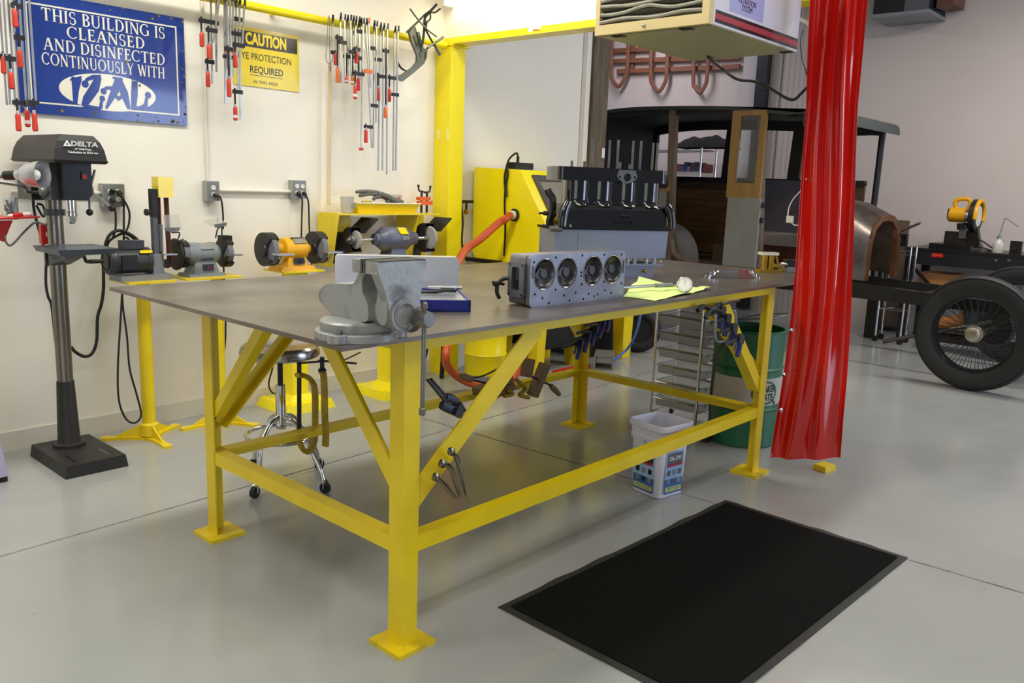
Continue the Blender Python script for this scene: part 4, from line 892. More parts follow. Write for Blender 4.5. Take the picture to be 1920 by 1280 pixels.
# glove
m_glove = mat('grey_leather', '#6f6c66', .8, col2='#524f4a', scale=14, bump=.4, bscale=50)
t = thing('work_glove', 'grey leather work glove draped over a jar on the yellow tray', 'glove', tuple(fy(705, 372, 2.80)))
def gp(px, py, y=2.79): return fy(px, py, y)
M().tube([gp(752,381), gp(738,376), gp(722,368), gp(706,363)], lambda u: .032-.004*u, 12, flat=.8).build('palm', m_glove, t)
for L in (((706,361),(692,359),(676,359),(668,360)), ((706,364),(694,363),(682,365),(674,367)), ((712,368),(704,370),(700,374)), ((726,375),(728,380),(734,383))):
    M().tube([gp(*q, 2.775) for q in L], lambda u: .016-.005*u, 10).build('finger', m_glove, t)
p = fy(688, 384, 2.81); p.z = zs+.006; t = thing('glass_jar', 'upturned clear glass jar under the leather glove on the yellow tray', 'jar', tuple(p))
M().lathe([(.040, 0), (.042, .01), (.042, .055), (.034, .075), (0, .08)], p, (0,0,1), 24).build('jar_glass', m_glass, t)
p = fy(742, 380, 2.82); p.z = zs+.008; t = tag(M().lathe([(.0, .06), (.034, .06), (.04, .055), (.04, .066), (.036, .07), (0, .07)], p, (0,0,1), 26).build('lid', m_iron), 'round black lid with pale centre lying at the right of the yellow tray', 'lid')
p = on_shelf(740, y=2.91); p.z = zs+.07; t = thing('plastic_tub', 'clear plastic tub with blue and red label behind the yellow tray', 'tub', tuple(p))
M().hexa([(p.x-.045,2.895,zs+.001),(p.x+.045,2.895,zs+.001),(p.x+.045,2.945,zs+.001),(p.x-.045,2.945,zs+.001),(p.x-.052,2.890,zs+.125),(p.x+.052,2.890,zs+.125),(p.x+.052,2.948,zs+.125),(p.x-.052,2.948,zs+.125)], .004).build('tub', m_plast, t)
M().box((p.x-.03, 2.8885, zs+.07), (p.x-.004, 2.892, zs+.105)).build('blue_label', mat('label_blue', '#6f8fd0', .5), t, 0)
M().box((p.x+.008, 2.8885, zs+.065), (p.x+.034, 2.892, zs+.11)).build('red_label', mat('label_red', '#b3584e', .5), t, 0)
for i, (q0, q1, lb) in enumerate((((771,350),(790,398),'orange pipe clamp standing left on the shelf end beside the post'), ((797,352),(800,398),'orange pipe clamp standing right on the shelf end beside the post'))):
    yy = 2.80+.05*i; p = fy(q1[0], q1[1], yy); p.z = zs+.001; tp = fy(q0[0], q0[1], yy)
    t = thing('pipe_clamp', lb, 'clamp', tuple(p), 0, 'orange pipe clamps')
    zt_ = tp.z-.03
    M().cyl(p, (p.x, yy, zt_), .009, n=12).build('pipe', m_darkiron, t)
    M().box((p.x-.03, yy-.02, zs+.055), (p.x+.04, yy+.02, zs+.085), .006).build('lower_jaw', m_orange, t)
    M().box((p.x-.035, yy-.02, zs+.09), (p.x+.02, yy+.02, zs+.115), .006).build('upper_jaw', m_orange, t)
    s = -1 if i == 0 else 1
    M().tube([(p.x-s*.03, yy, zt_-.005), (p.x+s*.0, yy, zt_), (p.x+s*.025, yy, zt_+.004), (p.x+s*.032, yy, zt_+.035)], .006, 8, 4).build('crank', m_iron, t)
    M().sphere((p.x+s*.032, yy, zt_+.038), .010).build('crank_knob', m_iron, t)
# ================================================================== cords on the wall
def wc(L, r, label, y=2.90): return cord([fy(*q, y) for q in L], r, label)
wc(((207,355),(222,362),(238,385),(243,405),(238,430),(222,440),(205,452),(198,465)), .006, 'black cord arcing from the upper plug by the drill press', 2.87)
wc(((222,358),(231,375),(232,400),(232,452)), .006, 'straight black cord dropping from the plug by the drill press', 2.89)
wc(((206,372),(215,390),(217,410),(216,432),(210,448)), .006, 'black cord from the lower left plug by the drill press', 2.86)
wc(((266,468),(258,450),(240,437),(222,432),(206,440),(197,462),(194,500),(194,540),(190,570),(183,595),(181,640),(172,663),(158,668),(142,660),(133,650)), .009, 'thick black cable coiled behind the belt grinder and looping down to the drill press', 2.85)
wc(((262,463),(250,447),(238,439),(228,438),(205,452),(198,475)), .007, 'inner black cable coil above the belt grinder motor', 2.88)
wc(((247,462),(241,448),(232,444)), .006, 'short black cable end above the belt grinder', 2.83)
wc(((229,545),(226,600),(221,690),(223,750),(235,783),(250,793),(262,785),(264,770),(255,735),(243,690),(238,630),(231,580),(229,548)), .0055, 'long black cord loop hanging beside the first yellow pedestal', 2.62)
wc(((404,364),(414,372),(418,400),(418,430)), .0055, 'black cord from the outlet above the grey grinder', 2.89)
wc(((419,495),(420,520),(423,600),(421,655),(412,672),(402,682)), .0055, 'black cord hanging below the grey grinder', 2.90)
wc(((556,364),(566,372),(566,400),(565,445)), .0055, 'left black cord from the outlet above the yellow grinder', 2.89)
wc(((570,362),(578,378),(580,430),(583,470),(585,510)), .0055, 'right black cord from the outlet above the yellow grinder', 2.90)
wc(((518,655),(511,690),(504,718),(508,733),(516,738),(527,739)), .0055, 'black cord curling near the floor left of the third pedestal', 2.88)
wc(((676,660),(660,668),(645,675),(640,680)), .0055, 'black cord arcing behind the fourth pedestal', 2.80)
# ================================================================== on the welding table
m_vise = mat('vise_grey', '#9b9c99', .42, .35, col2='#3f3d3a', scale=11, amt=.8, contrast=(.50, .70), bump=.12, bscale=60)
m_vdark = mat('vise_worn', '#6d6a66', .4, .7, col2='#3b3835', scale=16, amt=.8, bump=.15, bscale=70)
VX, VY = .128, .098
t = thing('bench_vise', 'big worn grey swivel bench vise bolted to the near corner of the welding table', 'vise', (VX, VY, H))
m = M(); m.lathe([(.122, .001), (.122, .020), (.118, .024), (.0, .025)], (VX, VY, H), (0,0,1), 40)
for a in (205, 325, 85): m.cyl((VX+.115*cos(R(a)), VY+.115*sin(R(a)), H+.001), (VX+.115*cos(R(a)), VY+.115*sin(R(a)), H+.024), .030, n=18, bev=.003)
m.build('swivel_base', m_vise, t)
M().lathe([(.106, .024), (.108, .028), (.108, .048), (.102, .054), (.06, .058), (0, .058)], (VX, VY, H), (0,0,1), 40).build('turntable', m_vise, t)
for a in (205, 325, 85): M().cyl((VX+.115*cos(R(a)), VY+.115*sin(R(a)), H+.022), (VX+.115*cos(R(a)), VY+.115*sin(R(a)), H+.034), .011, n=6).build('bolt', m_steel, t)
vx = .150
def side(m, L, x0, x1, bev=.006): return m.prism([(y, H+z) for y, z in L], (0,0,0), (0,1,0), (0,0,1), x0, x1, bev=bev)
m = M(); side(m, chaikin([(.01,.055),(.16,.055),(.215,.082),(.235,.10),(.228,.128),(.19,.150),(.11,.156),(.065,.160),(.048,.180),(.040,.200),(.040,.236),(.004,.236),(.004,.200),(.020,.186),(.028,.160),(.020,.135),(.0,.115),(-.005,.075)]), vx-.062, vx+.062, .006)
side(m, [(.0045,.199),(.0395,.199),(.0395,.2355),(.0045,.2355)], vx-.085, vx+.085, .003)
m.build('body', m_vise, t)
M().box((vx-.086, -.004, H+.203), (vx+.086, .0035, H+.2385), .001).build('fixed_jaw_plate', m_vdark, t)
# moving jaw: flared front, arm and barrel
m = M(); m.prism(chaikin([(-.086,.235),(-.086,.225),(-.085,.205),(-.070,.175),(-.052,.135),(-.046,.10),(-.040,.06),(.02,.045),(.058,.06),(.066,.10),(.068,.140),(.082,.200),(.089,.225),(.090,.235)]), (vx, -.075, H), (1,0,0), (0,0,1), -.034, 0, bev=.004)
side(m, [(-.0735,.200),(-.018,.200),(-.018,.236),(-.0735,.236)], vx-.0845, vx+.0865, .003)
side(m, chaikin([(-.0715,.06),(-.040,.055),(-.020,.08),(-.026,.13),(-.034,.165),(-.020,.195),(-.0185,.205),(-.0715,.205)]), vx-.050, vx+.055, .004)
m.cyl((vx+.005, -.082, H+.085), (vx+.005, .10, H+.085), .047, n=30, bev=.004)
mj = m.build('moving_jaw', m_vise, t)
M().box((vx-.086, -.0175, H+.203), (vx+.086, -.010, H+.2385), .001).build('moving_jaw_plate', m_vdark, t)
M().box((vx-.084, -.074, H+.2345), (vx+.086, -.022, H+.2375), .001).build('jaw_top', m_darkiron, t)
M().torus((vx+.005, -.0835, H+.085), (0,1,0), .034, .004, 28, 8).build('cast_ring', m_vise, mj)
M().lathe([(.020, -.045), (.044, -.04), (.046, -.02), (.030, -.012), (.024, 0), (.024, .012), (.0225, .05), (.020, .053), (0, .053)], (vx+.045, -.088, H+.075), (0,-1,0), 28).build('screw_head', m_steel, t)
hx, hy = vx+.045, -.118
hd = M().cyl((hx, hy, H+.118), (hx-.002, hy, H-.20), .0068, n=14).build('handle', m_steel, t)
M().lathe([(.006,0),(.0095,.003),(.0095,.02),(.006,.024)], (hx-.002, hy, H-.205), (0,0,1), 14).build('handle_knob', m_steel, hd)
M().lathe([(.006,0),(.0095,.003),(.0095,.016),(.006,.02)], (hx, hy, H+.103), (0,0,1), 14).build('handle_knob', m_steel, hd)
# ---- tool case
A = fz(860, 541, H+.042); B = fz(883, 563, H+.042)
e2 = (B-A); e2.z = 0; dep = e2.length; e2.normalize(); e1 = V((-e2.y, e2.x, 0))
if e1.x < 0: e1 = -e1
ang = atan2(e1.y, e1.x); LL = fz(628, 540, H+.042); wid = abs((LL-A).dot(e1))
t = thing('tool_case', 'open blue tool case with silver inlay and upright silver lid behind the bench vise', 'case', (A.x, A.y, H), ang)
def lc(x, y, z): return V((A.x, A.y, H))+e1*x-e2*y+V((0,0,z))      # x along the lid, y away from the camera
def lbox(m, a, b, bev=0):
    x0,x1 = sorted((a[0],b[0])); y0,y1 = sorted((a[1],b[1])); z0,z1 = sorted((a[2],b[2]))
    return m.hexa([lc(x0,y0,z0),lc(x1,y0,z0),lc(x1,y1,z0),lc(x0,y1,z0),lc(x0,y0,z1),lc(x1,y0,z1),lc(x1,y1,z1),lc(x0,y1,z1)], bev)
m_cblue = mat('case_blue', '#1f2a86', .35, col2='#19226e', scale=5)
m = M(); lbox(m, (-wid, -dep, 0), (0, 0, .006), .003); lbox(m, (-wid, -dep, .0), (0, -dep+.008, .042), .003); lbox(m, (-wid, -.008, 0), (0, 0, .042), .003); lbox(m, (-wid, -dep, 0), (-wid+.008, 0, .042), .003); lbox(m, (-.008, -dep, 0), (0, 0, .042), .003)
tray = m.build('tray', m_cblue, t)
M().prism(rrect(-.02,-.012,.02,.012,.006), lc(-.12, -dep-.001, .022), e1, (0,0,1), -.004, .004).build('latch', m_cblue, tray)
lbox(M(), (-wid+.008, -dep+.008, .03), (-.008, -.008, .036)).build('inlay', m_alu, tray, label='silver inlay sheet')
m_lid = mat('lid_silver', '#dfe1ea', .25, .55, col2='#cfd1dc', scale=3, rvar=.08)
m = M()
P = rrect(-wid, .042, 0, .165, .014, 5)
o = lc(0, 0, 0)
m.prism(P, o+(-e2)*.004, e1, (0,0,1), -.004, .0, bev=.001)
m.prism(P, o+(-e2)*.006, e1, (0,0,1), -.058, 0, [[(-wid/2+(x+wid/2)*.975, .1035+(z-.1035)*.92) for x, z in P]])
m.build('lid', m_lid, t)
M().cyl(lc(-.12, -.004, .046), lc(.012, -.004, .046), .006, n=12).build('hinge', m_chrome, t)
p0, p1, p2 = lc(-.17, -.12, .041), lc(-.10, -.13, .046), lc(-.03, -.125, .048)
t = thing('pliers', 'black-handled needle-nose pliers lying in the open blue tool case', 'pliers', tuple(p1))
M().cyl(p0, p1, .003, .008, 10).build('nose', m_darkiron, t)
for s in (-1, 1): M().tube([p1, p1.lerp(p2, .4)+(-e2)*s*.018+V((0,0,.006)), p2+(-e2)*s*.014+V((0,0,.004))], .007, 8).build('handle', m_iron, t)
t = tag(M().tube([lc(-.07, -.05, .040), lc(-.04, -.08, .040), lc(-.012, -.10, .041)], .003, 6).build('hex_key', m_steel), 'thin dark key lying in the right rear corner of the blue tool case', 'tool')
# ---- cylinder head standing on its long edge
m_head = mat('cast_aluminium', '#85858c', .38, .75, col2='#66666c', scale=7, amt=.7, rvar=.12, bump=.02, bscale=60)
m_chamber = mat('burnt_chamber', '#5d5c60', .3, .85, col2='#2c2b2c', scale=9, amt=.9)
q0, q1 = fz(992, 577, H), fz(1170, 557, H); hd_ = (q1-q0); HLn = hd_.length*.99; ha = atan2(hd_.y, hd_.x)
t = thing('cylinder_head', 'grey cylinder head with four round chambers standing on edge at the front of the table', 'cylinder head', (q0.x, q0.y, H), ha)
ex = V((cos(ha), sin(ha), 0)); ey = V((-sin(ha), cos(ha), 0))
def hl(x, y, z): return V((q0.x, q0.y, H))+ex*x+ey*y+V((0,0,z))
HH = .199
us = [.135, .36, .635, .855]; vs = .62; cr = .066
out = rrect(0, 0, HLn, HH, .018, 4)
holes = [circ(u*HLn, vs*HH, cr if False else .056, 28) for u in us]
bol = [(.03,.86),(.05,.25),(.24,.93),(.25,.30),(.51,.94),(.52,.36),(.75,.93),(.765,.37),(.95,.92),(.97,.30),(.125,.16),(.34,.17),(.46,.20),(.60,.15),(.70,.12),(.855,.12),(.19,.05),(.40,.055),(.545,.055),(.66,.09),(.78,.19),(.51,.60),(.51,.53)]
small = [circ(u*HLn, v*HH, .0052, 10) for u, v in bol if all(sqrt((u*HLn-w*HLn)**2+(v*HH-vs*HH)**2) > .064 for w in us)]
slots = [rrect(.008, .55*HH, .018, .80*HH, .004), rrect(HLn-.018, .52*HH, HLn-.008, .80*HH, .004)]
M().prism(out, hl(0,0,0), ex, (0,0,1), -.020, 0, holes+small).build('gasket_face', m_head, t)
M().prism(rrect(.006, .004, HLn-.006, HH-.004, .014), hl(0,0,0), ex, (0,0,1), -.115, -.030, bev=.006).build('water_jacket', m_head, t)
M().prism(rrect(.004, .003, HLn-.004, HH-.003, .015), hl(0,0,0), ex, (0,0,1), -.032, -.0195).build('inner_wall', m_chamber, t)
for u in us:
    c = hl(u*HLn, .0195, vs*HH)
    ch = M().lathe([(.0, .004), (.020, .002), (.024, -.002), (.040, -.004), (.0555, -.018), (.0565, -.0205), (.062, -.0202), (.0625, -.018)], c, ey, 30, False).build('chamber', m_chamber, t)
    M().lathe([(0, -.006), (.018, -.006), (.021, -.003), (.021, .003)], c+ex*.012, ey, 20).build('valve', m_dimsteel, ch)
    M().lathe([(0, -.005), (.011, -.005), (.013, -.002), (.013, .003)], c-ex*.028+V((0,0,-.005)), ey, 16).build('valve', m_dimsteel, ch)
    M().torus(hl(u*HLn, -.0002, vs*HH), ey, .0585, .0018, 36, 6).build('fire_ring', m_chrome, ch)
for L in slots: M().prism(L, hl(0,-.0006,0), ex, (0,0,1), -.001, 0).build('water_slot', m_sblk, t, 0)
# intake flange on the left end with a bolted elbow
fl = M().prism(rrect(.022, .035, .105, .168, .010), hl(-.014,0,0), ey, (0,0,1), 0, .016, [rrect(.045, .06, .085, .148, .008)]).build('end_flange', m_head, t)
M().prism(rrect(.044, .058, .086, .150, .008), hl(-.001,0,0), ey, (0,0,1), -.001, .0).build('port', m_sblk, fl)
for y, z in ((.03,.045),(.097,.045),(.03,.158),(.097,.158)): M().cyl(hl(-.0155,y,z), hl(-.012,y,z), .0045, n=8).build('bolt_hole', m_sblk, fl)
lv = M().tube([hl(.004,.09,.10), hl(-.02,.115,.10), hl(-.05,.12,.085), hl(-.055,.12,.05), hl(-.045,.115,.025)], .008, 8).build('throttle_lever', m_darkiron, t)
M().sphere(hl(-.066,.12,.082), .011).build('lever_ball', m_darkiron, lv); M().cyl(hl(-.078,.12,.088), hl(-.02,.12,.078), .006, n=10).build('lever_pin', m_darkiron, lv)
# ---- engine
E0 = V((1.868, .795, H)); ea_ = R(-27.57); gx = V((cos(ea_), sin(ea_), 0)); gy = V((-sin(ea_), cos(ea_), 0))
t = thing('engine', 'gloss black engine block with tall studs on an aluminium pan', 'engine', tuple(E0), ea_)
def el(x, y, z): return E0+gx*x+gy*y+V((0,0,z))
def ebox(m, a, b, bev=0):
    x0,x1 = sorted((a[0],b[0])); y0,y1 = sorted((a[1],b[1])); z0,z1 = sorted((a[2],b[2]))
    return m.hexa([el(x0,y0,z0),el(x1,y0,z0),el(x1,y1,z0),el(x0,y1,z0),el(x0,y0,z1),el(x1,y0,z1),el(x1,y1,z1),el(x0,y1,z1)], bev)
m_pan = mat('pan_aluminium', '#a9adc0', .36, .75, col2='#8d91a4', scale=5, amt=.6, rvar=.1)
m = M(); m.hexa([el(.0,.0,.103),el(.637,.0,.103),el(.637,.20,.103),el(.0,.20,.103),el(0,0,.244),el(.644,0,.244),el(.644,.20,.244),el(0,.20,.244)], .004)
ebox(m, (.285,.02,.0), (.584,.17,.075), .006)
ebox(m, (.0,.02,.0), (.10,.17,.105), .006)
for x in (.31, .35, .42, .46, .53, .575): m.cyl(el(x,.008,.072), el(x,.008,.106), .011, n=12)
ebox(m, (.275,-.004,.064), (.628,.18,.073), .002)
pan = m.build('oil_pan', m_pan, t, label='bare aluminium oil pan')
M().box((0,0,0),(.001,.001,.001)).bm.free()
ebox(M(), (.13,-.002,.243), (.128,.0,.106)).build('pan_crease', m_pan, pan)
M().sphere(el(.53,.012,.035), .010).build('drain_plug', mat('brass', '#c79a3c', .3, .9, col2='#a47c2b', scale=12), pan)
for x in (.31,.42,.53,.61): M().sphere(el(x,-.004,.085), .006, n=8).build('pan_bolt', m_chrome, pan)
# crankcase flare, barrels and deck
m = M(); prof = [(-.012,.246),(.205,.246),(.205,.375),(.03,.375),(.012,.368),(.0,.34),(-.004,.31)]
m.prism([(y, H+z) for y, z in prof], el(0,0,-H), gy, (0,0,1), -.02, -.645, bev=.008) if False else None
for x0, x1 in ((.055, .625),): 
    q = [el(x0,y,z) for y, z in prof]; r_ = [el(x1,y,z) for y, z in prof]; n_ = len(prof)
    v0 = [m.bm.verts.new(p) for p in q]; v1 = [m.bm.verts.new(p) for p in r_]
    for i in range(n_): m.bm.faces.new((v0[i], v0[(i+1)%n_], v1[(i+1)%n_], v1[i]))
    m.bm.faces.new(v0[::-1]); m.bm.faces.new(v1); m._bev(v0+v1, .012)
m.bm.verts.ensure_lookup_table()
ebox(m, (-.012,-.010,.246), (.655,.205,.258), .003)
cc = m.build('crankcase', m_glossblack, t)
for s, x in ((-1, .06), (1, .62)):
    M().tube([el(x,-.004,.375), el(x+s*.018,-.012,.345), el(x+s*.028,-.016,.30), el(x+s*.030,-.016,.262)], .022, 12).build('end_rib', m_glossblack, cc)
for x in (.08,.17,.26,.35,.44,.53,.62): M().lathe([(.010,0),(.010,.008),(.006,.010),(.006,.018),(0,.018)], el(x,-.006,.256), (0,0,1), 6).build('crankcase_bolt', m_chrome if x < .1 else m_glossblack, cc)
for i, x in enumerate((.14, .27, .41, .54)):
    M().lathe([(.078,.36),(.066,.378),(.064,.40),(.064,.49)], el(x,.075,0), (0,0,1), 32).build('barrel', m_glossblack, t)
ebox(M(), (.09,.03,.36), (.59,.15,.49), .01).build('barrel_web', m_glossblack, t)
m = M(); P = [(x, y-.0) for x, y in rrect(.008, -.010, .612, .18, .028, 5)]
m.prism(P, el(0,0,.486), gx, gy, 0, .066, bev=.004); m.build('deck', m_glossblack, t)
wf = M().prism([(-.045,.0),(-.05,-.018),(-.056,-.03),(-.052,-.042),(-.03,-.058),(0,-.066),(.03,-.058),(.052,-.042),(.056,-.03),(.05,-.018),(.045,.0)], el(.375,-.011,.546), gx, (0,0,1), 0, .010, [circ(0,-.036,.021,18), circ(-.042,-.034,.006,8), circ(.042,-.034,.006,8)]).build('water_flange', mat('bare_iron', '#77777c', .45, .6, col2='#66666b', scale=14), t, label='bare grey iron flange')
M().cyl(el(.375,-.0108,.510), el(.375,-.012,.510), .021, n=18).build('water_port', m_sblk, wf)
text('Ford', .030, el(.385,-.0115,.318), gx, (0,.0,1), m_glossblack, 'raised_script', cc, .0015, shear=.25, off=.0012)
text('MADE IN USA', .020, el(.385,-.0135,.285), gx, (0,0,1), m_glossblack, 'raised_lettering', cc, .0015, off=.001)
m_stud = mat('stud_steel', '#77756f', .35, .9, col2='#5b5953', scale=20)
for x, y, z in ((.235,.11,.70),(.322,.09,.695),(.380,.11,.70),(.456,.09,.698),(.512,.11,.701),(.573,.09,.693),(.61,.11,.695)): M().cyl(el(x,y,.54), el(x,y,z), .0062, n=10).build('stud', m_stud, t)
for x, y, z in ((.102,.06,.582),(.208,.14,.585),(.30,.14,.58),(.365,.05,.585),(.47,.14,.58)): M().cyl(el(x,y,.54), el(x,y,z), .007, n=10).build('short_stud', m_stud, t)
# timing end on the left
m = M(); m.tube([el(-.028,.05,.44), el(-.02,.05,.42), el(.0,.045,.39), el(.002,.045,.33), el(-.012,.045,.28), el(.0,.045,.25)], .014, 8, flat=1.6); fc = m.build('front_cover', m_darkiron, t)
M().lathe([(.02,-.03),(.02,0),(.012,.004),(.011,.03),(.006,.032),(.006,.055)], el(-.012,.05,.320), -gx, 14).build('crank_nose', m_darkiron, fc)
M().cyl(el(-.03,-.012,.248), el(.03,-.012,.248), .015, n=16).build('pipe_stub', m_steel, fc)
M().box(el(-.02,.03,.246), el(.03,.10,.262), .004).build('mount_foot', m_darkiron, fc)
M().lathe([(.03,0),(.036,.004),(.038,.05),(.02,.06)], el(.62,.11,.50), gx, 18).build('end_cap', m_darkiron, t)
# ---- cloth, gauge, wrenches
m_cloth = mat('shop_towel', '#dff29a', .9, col2='#cfe688', scale=20, amt=.5, bump=.25, bscale=140)
cA, cB, cC, cD = [fz(*q, H) for q in ((1168,557),(1228,565),(1333,543),(1196,526))]
def clf(u, v):
    p = cA.lerp(cB, u).lerp(cD.lerp(cC, u), v); p = p.copy()
    p.x += .010*sin(9*v+3*u); p.z = H+.004+.007*abs(sin(5*u+7*v))*sin(3.1*v)+(.018*max(0, v-.8)*5*max(0, 1-u*2.5)) + (.010 if (u > .9 and v > .9) else 0)
    return p
t = tag(M().sheet(clf, 22, 22, .002).build('shop_towel', m_cloth), 'pale yellow-green shop towel spread in front of the engine', 'towel')
g0, g1, g2 = fz(1168, 539, H+.030), fz(1232, 535, H+.031), fz(1262, 534, H+.032)
gc = fz(1284, 533, H+.046)
t = thing('bore_gauge', 'dial bore gauge with white face lying on the yellow-green towel', 'gauge', tuple(fz(1284, 543, H)))
M().cyl(g0, g1, .0065, n=12).build('rod', mat('gauge_rod', '#9a9c9f', .3, .9), t)
M().cyl(g1.lerp(g0,.05), g2, .0095, n=14, bev=.002).build('grip', m_grey, t)
M().cyl(g2, g2.lerp(gc,.55), .010, n=14).build('collar', m_chrome, t)
dv = (CAM-gc); dv.z *= 1.0; dv.normalize(); dv = (dv+V((0,0,.25))).normalized()
dl = M().lathe([(.034,-.018),(.036,-.014),(.036,.002),(.033,.004),(.032,.001)], gc, dv, 30).build('dial_case', m_chrome, t)
M().lathe([(.0,0),(.0318,0),(.0318,.0012),(0,.0012)], gc+dv*.0005, dv, 30).build('dial_face', m_white, dl)
a_, b_, c_ = frame(dv)
upv = V((0,0,1))-dv*dv.z; upv.normalize(); rgt = upv.cross(dv)
m = M(); m.bar(gc+dv*.0022, gc+dv*.0022+upv*.024, .0014, .0006, tuple(dv)); m.build('needle', m_sblk, dl, 0)
m = M()
for i in range(24):
    a = i*2*pi/24; d = upv*cos(a)+rgt*sin(a); m.bar(gc+dv*.0019+d*.025, gc+dv*.0019+d*.030, .0010, .0005, tuple(dv))
tag(m.build('dial_ticks', m_sblk, dl, 0), kind='stuff')
w0, w1 = fz(1330, 520, H), fz(1424, 521, H); wd = (w1-w0); wl = wd.length; wd.normalize(); wn = V((-wd.y, wd.x, 0))
def wrench(i, sc_, off, label):
    L = wl*sc_; z = H+.004+.008*i; o = w0+wd*(wl-L)*.5+wn*off; o.z = z
    t = thing('wrench', label, 'wrench', tuple(o), 0, 'combination wrenches stacked at the table end')
    k = .55+.45*sc_
    M().prism([(.0,-.008*k),(L*.9,-.006*k),(L*.9,.006*k),(.0,.008*k)], o, wd, wn, -.003, .003, bev=.0015).build('shank', m_chrome, t)
    M().prism(circ(L*.95, 0, .017*k, 18), o, wd, wn, -.0045, .0045, [circ(L*.95, 0, .0095*k, 12)]).build('ring_end', m_chrome, t)
    P = [(.005,.010),(-.008,.020),(-.030,.018),(-.038,.008),(-.022,.008),(-.014,.0),(-.022,-.008),(-.038,-.010),(-.030,-.020),(-.008,-.020),(.005,-.010)]
    M().prism([(x*k, y*k) for x, y in P], o, wd, wn, -.0045, .0045, bev=.001).build('open_end', m_chrome, t)
wrench(0, 1.0, 0, 'longest chrome wrench, bottom of the stack beside the brass fixture')
wrench(1, .92, .012, 'chrome wrench second from the bottom of the stack at the table end')
wrench(2, .84, -.006, 'chrome wrench third from the bottom of the stack at the table end')
wrench(3, .76, .010, 'chrome wrench fourth up in the stack at the table end')
wrench(4, .68, .0, 'shortest chrome wrench on top of the stack at the table end')
m_brass = mat('brass', '#c79a3c', .3, .9); m_gold = mat('gold_zinc', '#d8b14a', .28, .9, col2='#b68c2e', scale=16, amt=.6)
bp = fz(1440, 510, H); ba = R(-38); bx = V((cos(ba), sin(ba), 0)); by = V((-sin(ba), cos(ba), 0))
t = thing('drill_guide', 'gold-plated fixture with pale cap standing near the far end of the table', 'fixture', tuple(bp), ba)
def bl(x, y, z): return bp+bx*x+by*y+V((0,0,z))
def bbox(m, a, b, bev=.002):
    x0,x1 = sorted((a[0],b[0])); y0,y1 = sorted((a[1],b[1])); z0,z1 = sorted((a[2],b[2]))
    return m.hexa([bl(x0,y0,z0),bl(x1,y0,z0),bl(x1,y1,z0),bl(x0,y1,z0),bl(x0,y0,z1),bl(x1,y0,z1),bl(x1,y1,z1),bl(x0,y1,z1)], bev)
bbox(M(), (-.07,-.035,0), (.07,.035,.016)).build('foot', m_gold, t)
m = M(); bbox(m, (-.035,-.02,.014), (-.02,.02,.10)); bbox(m, (.0,-.02,.014), (.022,.0,.10)); bbox(m, (.02,-.025,.03), (.05,.025,.05)); m.build('upright', m_gold, t)
M().bar(bl(.03,-.02,.105), bl(.062,-.02,.016), .012, .008).build('strut', m_gold, t)
bbox(M(), (-.06,-.03,.102), (.045,.03,.118), .004).build('cap', m_cream, t, label='pale plastic cap')
M().cyl(bl(-.045,-.01,.05), bl(-.045,-.01,.08), .008, n=12).build('thumb_screw', m_gold, t)
vp = fz(1476, 509, H); t = thing('clamp_tool', 'dark steel clamp tool lying on the table end next to the red curtain', 'tool', tuple(vp))
M().cyl(vp+V((-.06,.02,.045)), vp+V((.02,-.03,.045)), .011, n=14).build('screw', m_chrome, t)
M().ob(vp+V((.02,-.02,.05)), (.10,.05,.05), rotz(R(-40)), .006).build('jaw', m_darkiron, t)
M().ob(vp+V((.05,-.03,.016)), (.16,.07,.030), rotz(R(-35)), .004).build('base', m_steel, t)
M().ob(vp+V((.10,-.05,.055)), (.06,.03,.016), rotz(R(-30)), .003).build('tail', m_steel, t)
# ================================================================== clamps on the table frame
m_cc = mat('c_clamp_yellow', '#b89a22', .5, .2, col2='#87711e', scale=18, amt=.7, bump=.2, bscale=60)
def c_clamp(L, sx, tbar, label, y):
    P = [fy(*q, y) for q in L]; t = thing('c_clamp', label, 'clamp', tuple(P[len(P)//2]), 0, 'yellow C-clamps on the lower rail')
    M().tube(P, .021, 10, 6, flat=.55).build('frame', m_cc, t)
    a, b = fy(*sx[0], y), fy(*sx[1], y); M().cyl(a, b, .010, n=12).build('screw', m_iron, t)
    M().lathe([(.013,0),(.018,.006),(.018,.014)], b+V((0,0,.012)), (0,0,-1), 14).build('swivel_pad', m_iron, t)
    M().cyl(fy(*tbar[0], y-.012), fy(*tbar[1], y-.012), .005, n=10).build('tommy_bar', m_iron, t)
c_clamp(((557,703),(570,704),(583,712),(590,730),(591,770),(590,820),(584,840),(577,847),(569,843),(563,832),(559,818)), ((561,677),(561,808)), ((557,681),(606,677)), 'yellow C-clamp with black screw, left of the pair hanging on the rear lower rail', 1.30)
c_clamp(((602,697),(606,700),(608,730),(609,780),(611,812),(610,836)), ((604,669),(604,695)), ((597,676),(668,681)), 'yellow C-clamp seen edge-on, right of the pair on the rear lower rail', 1.17)
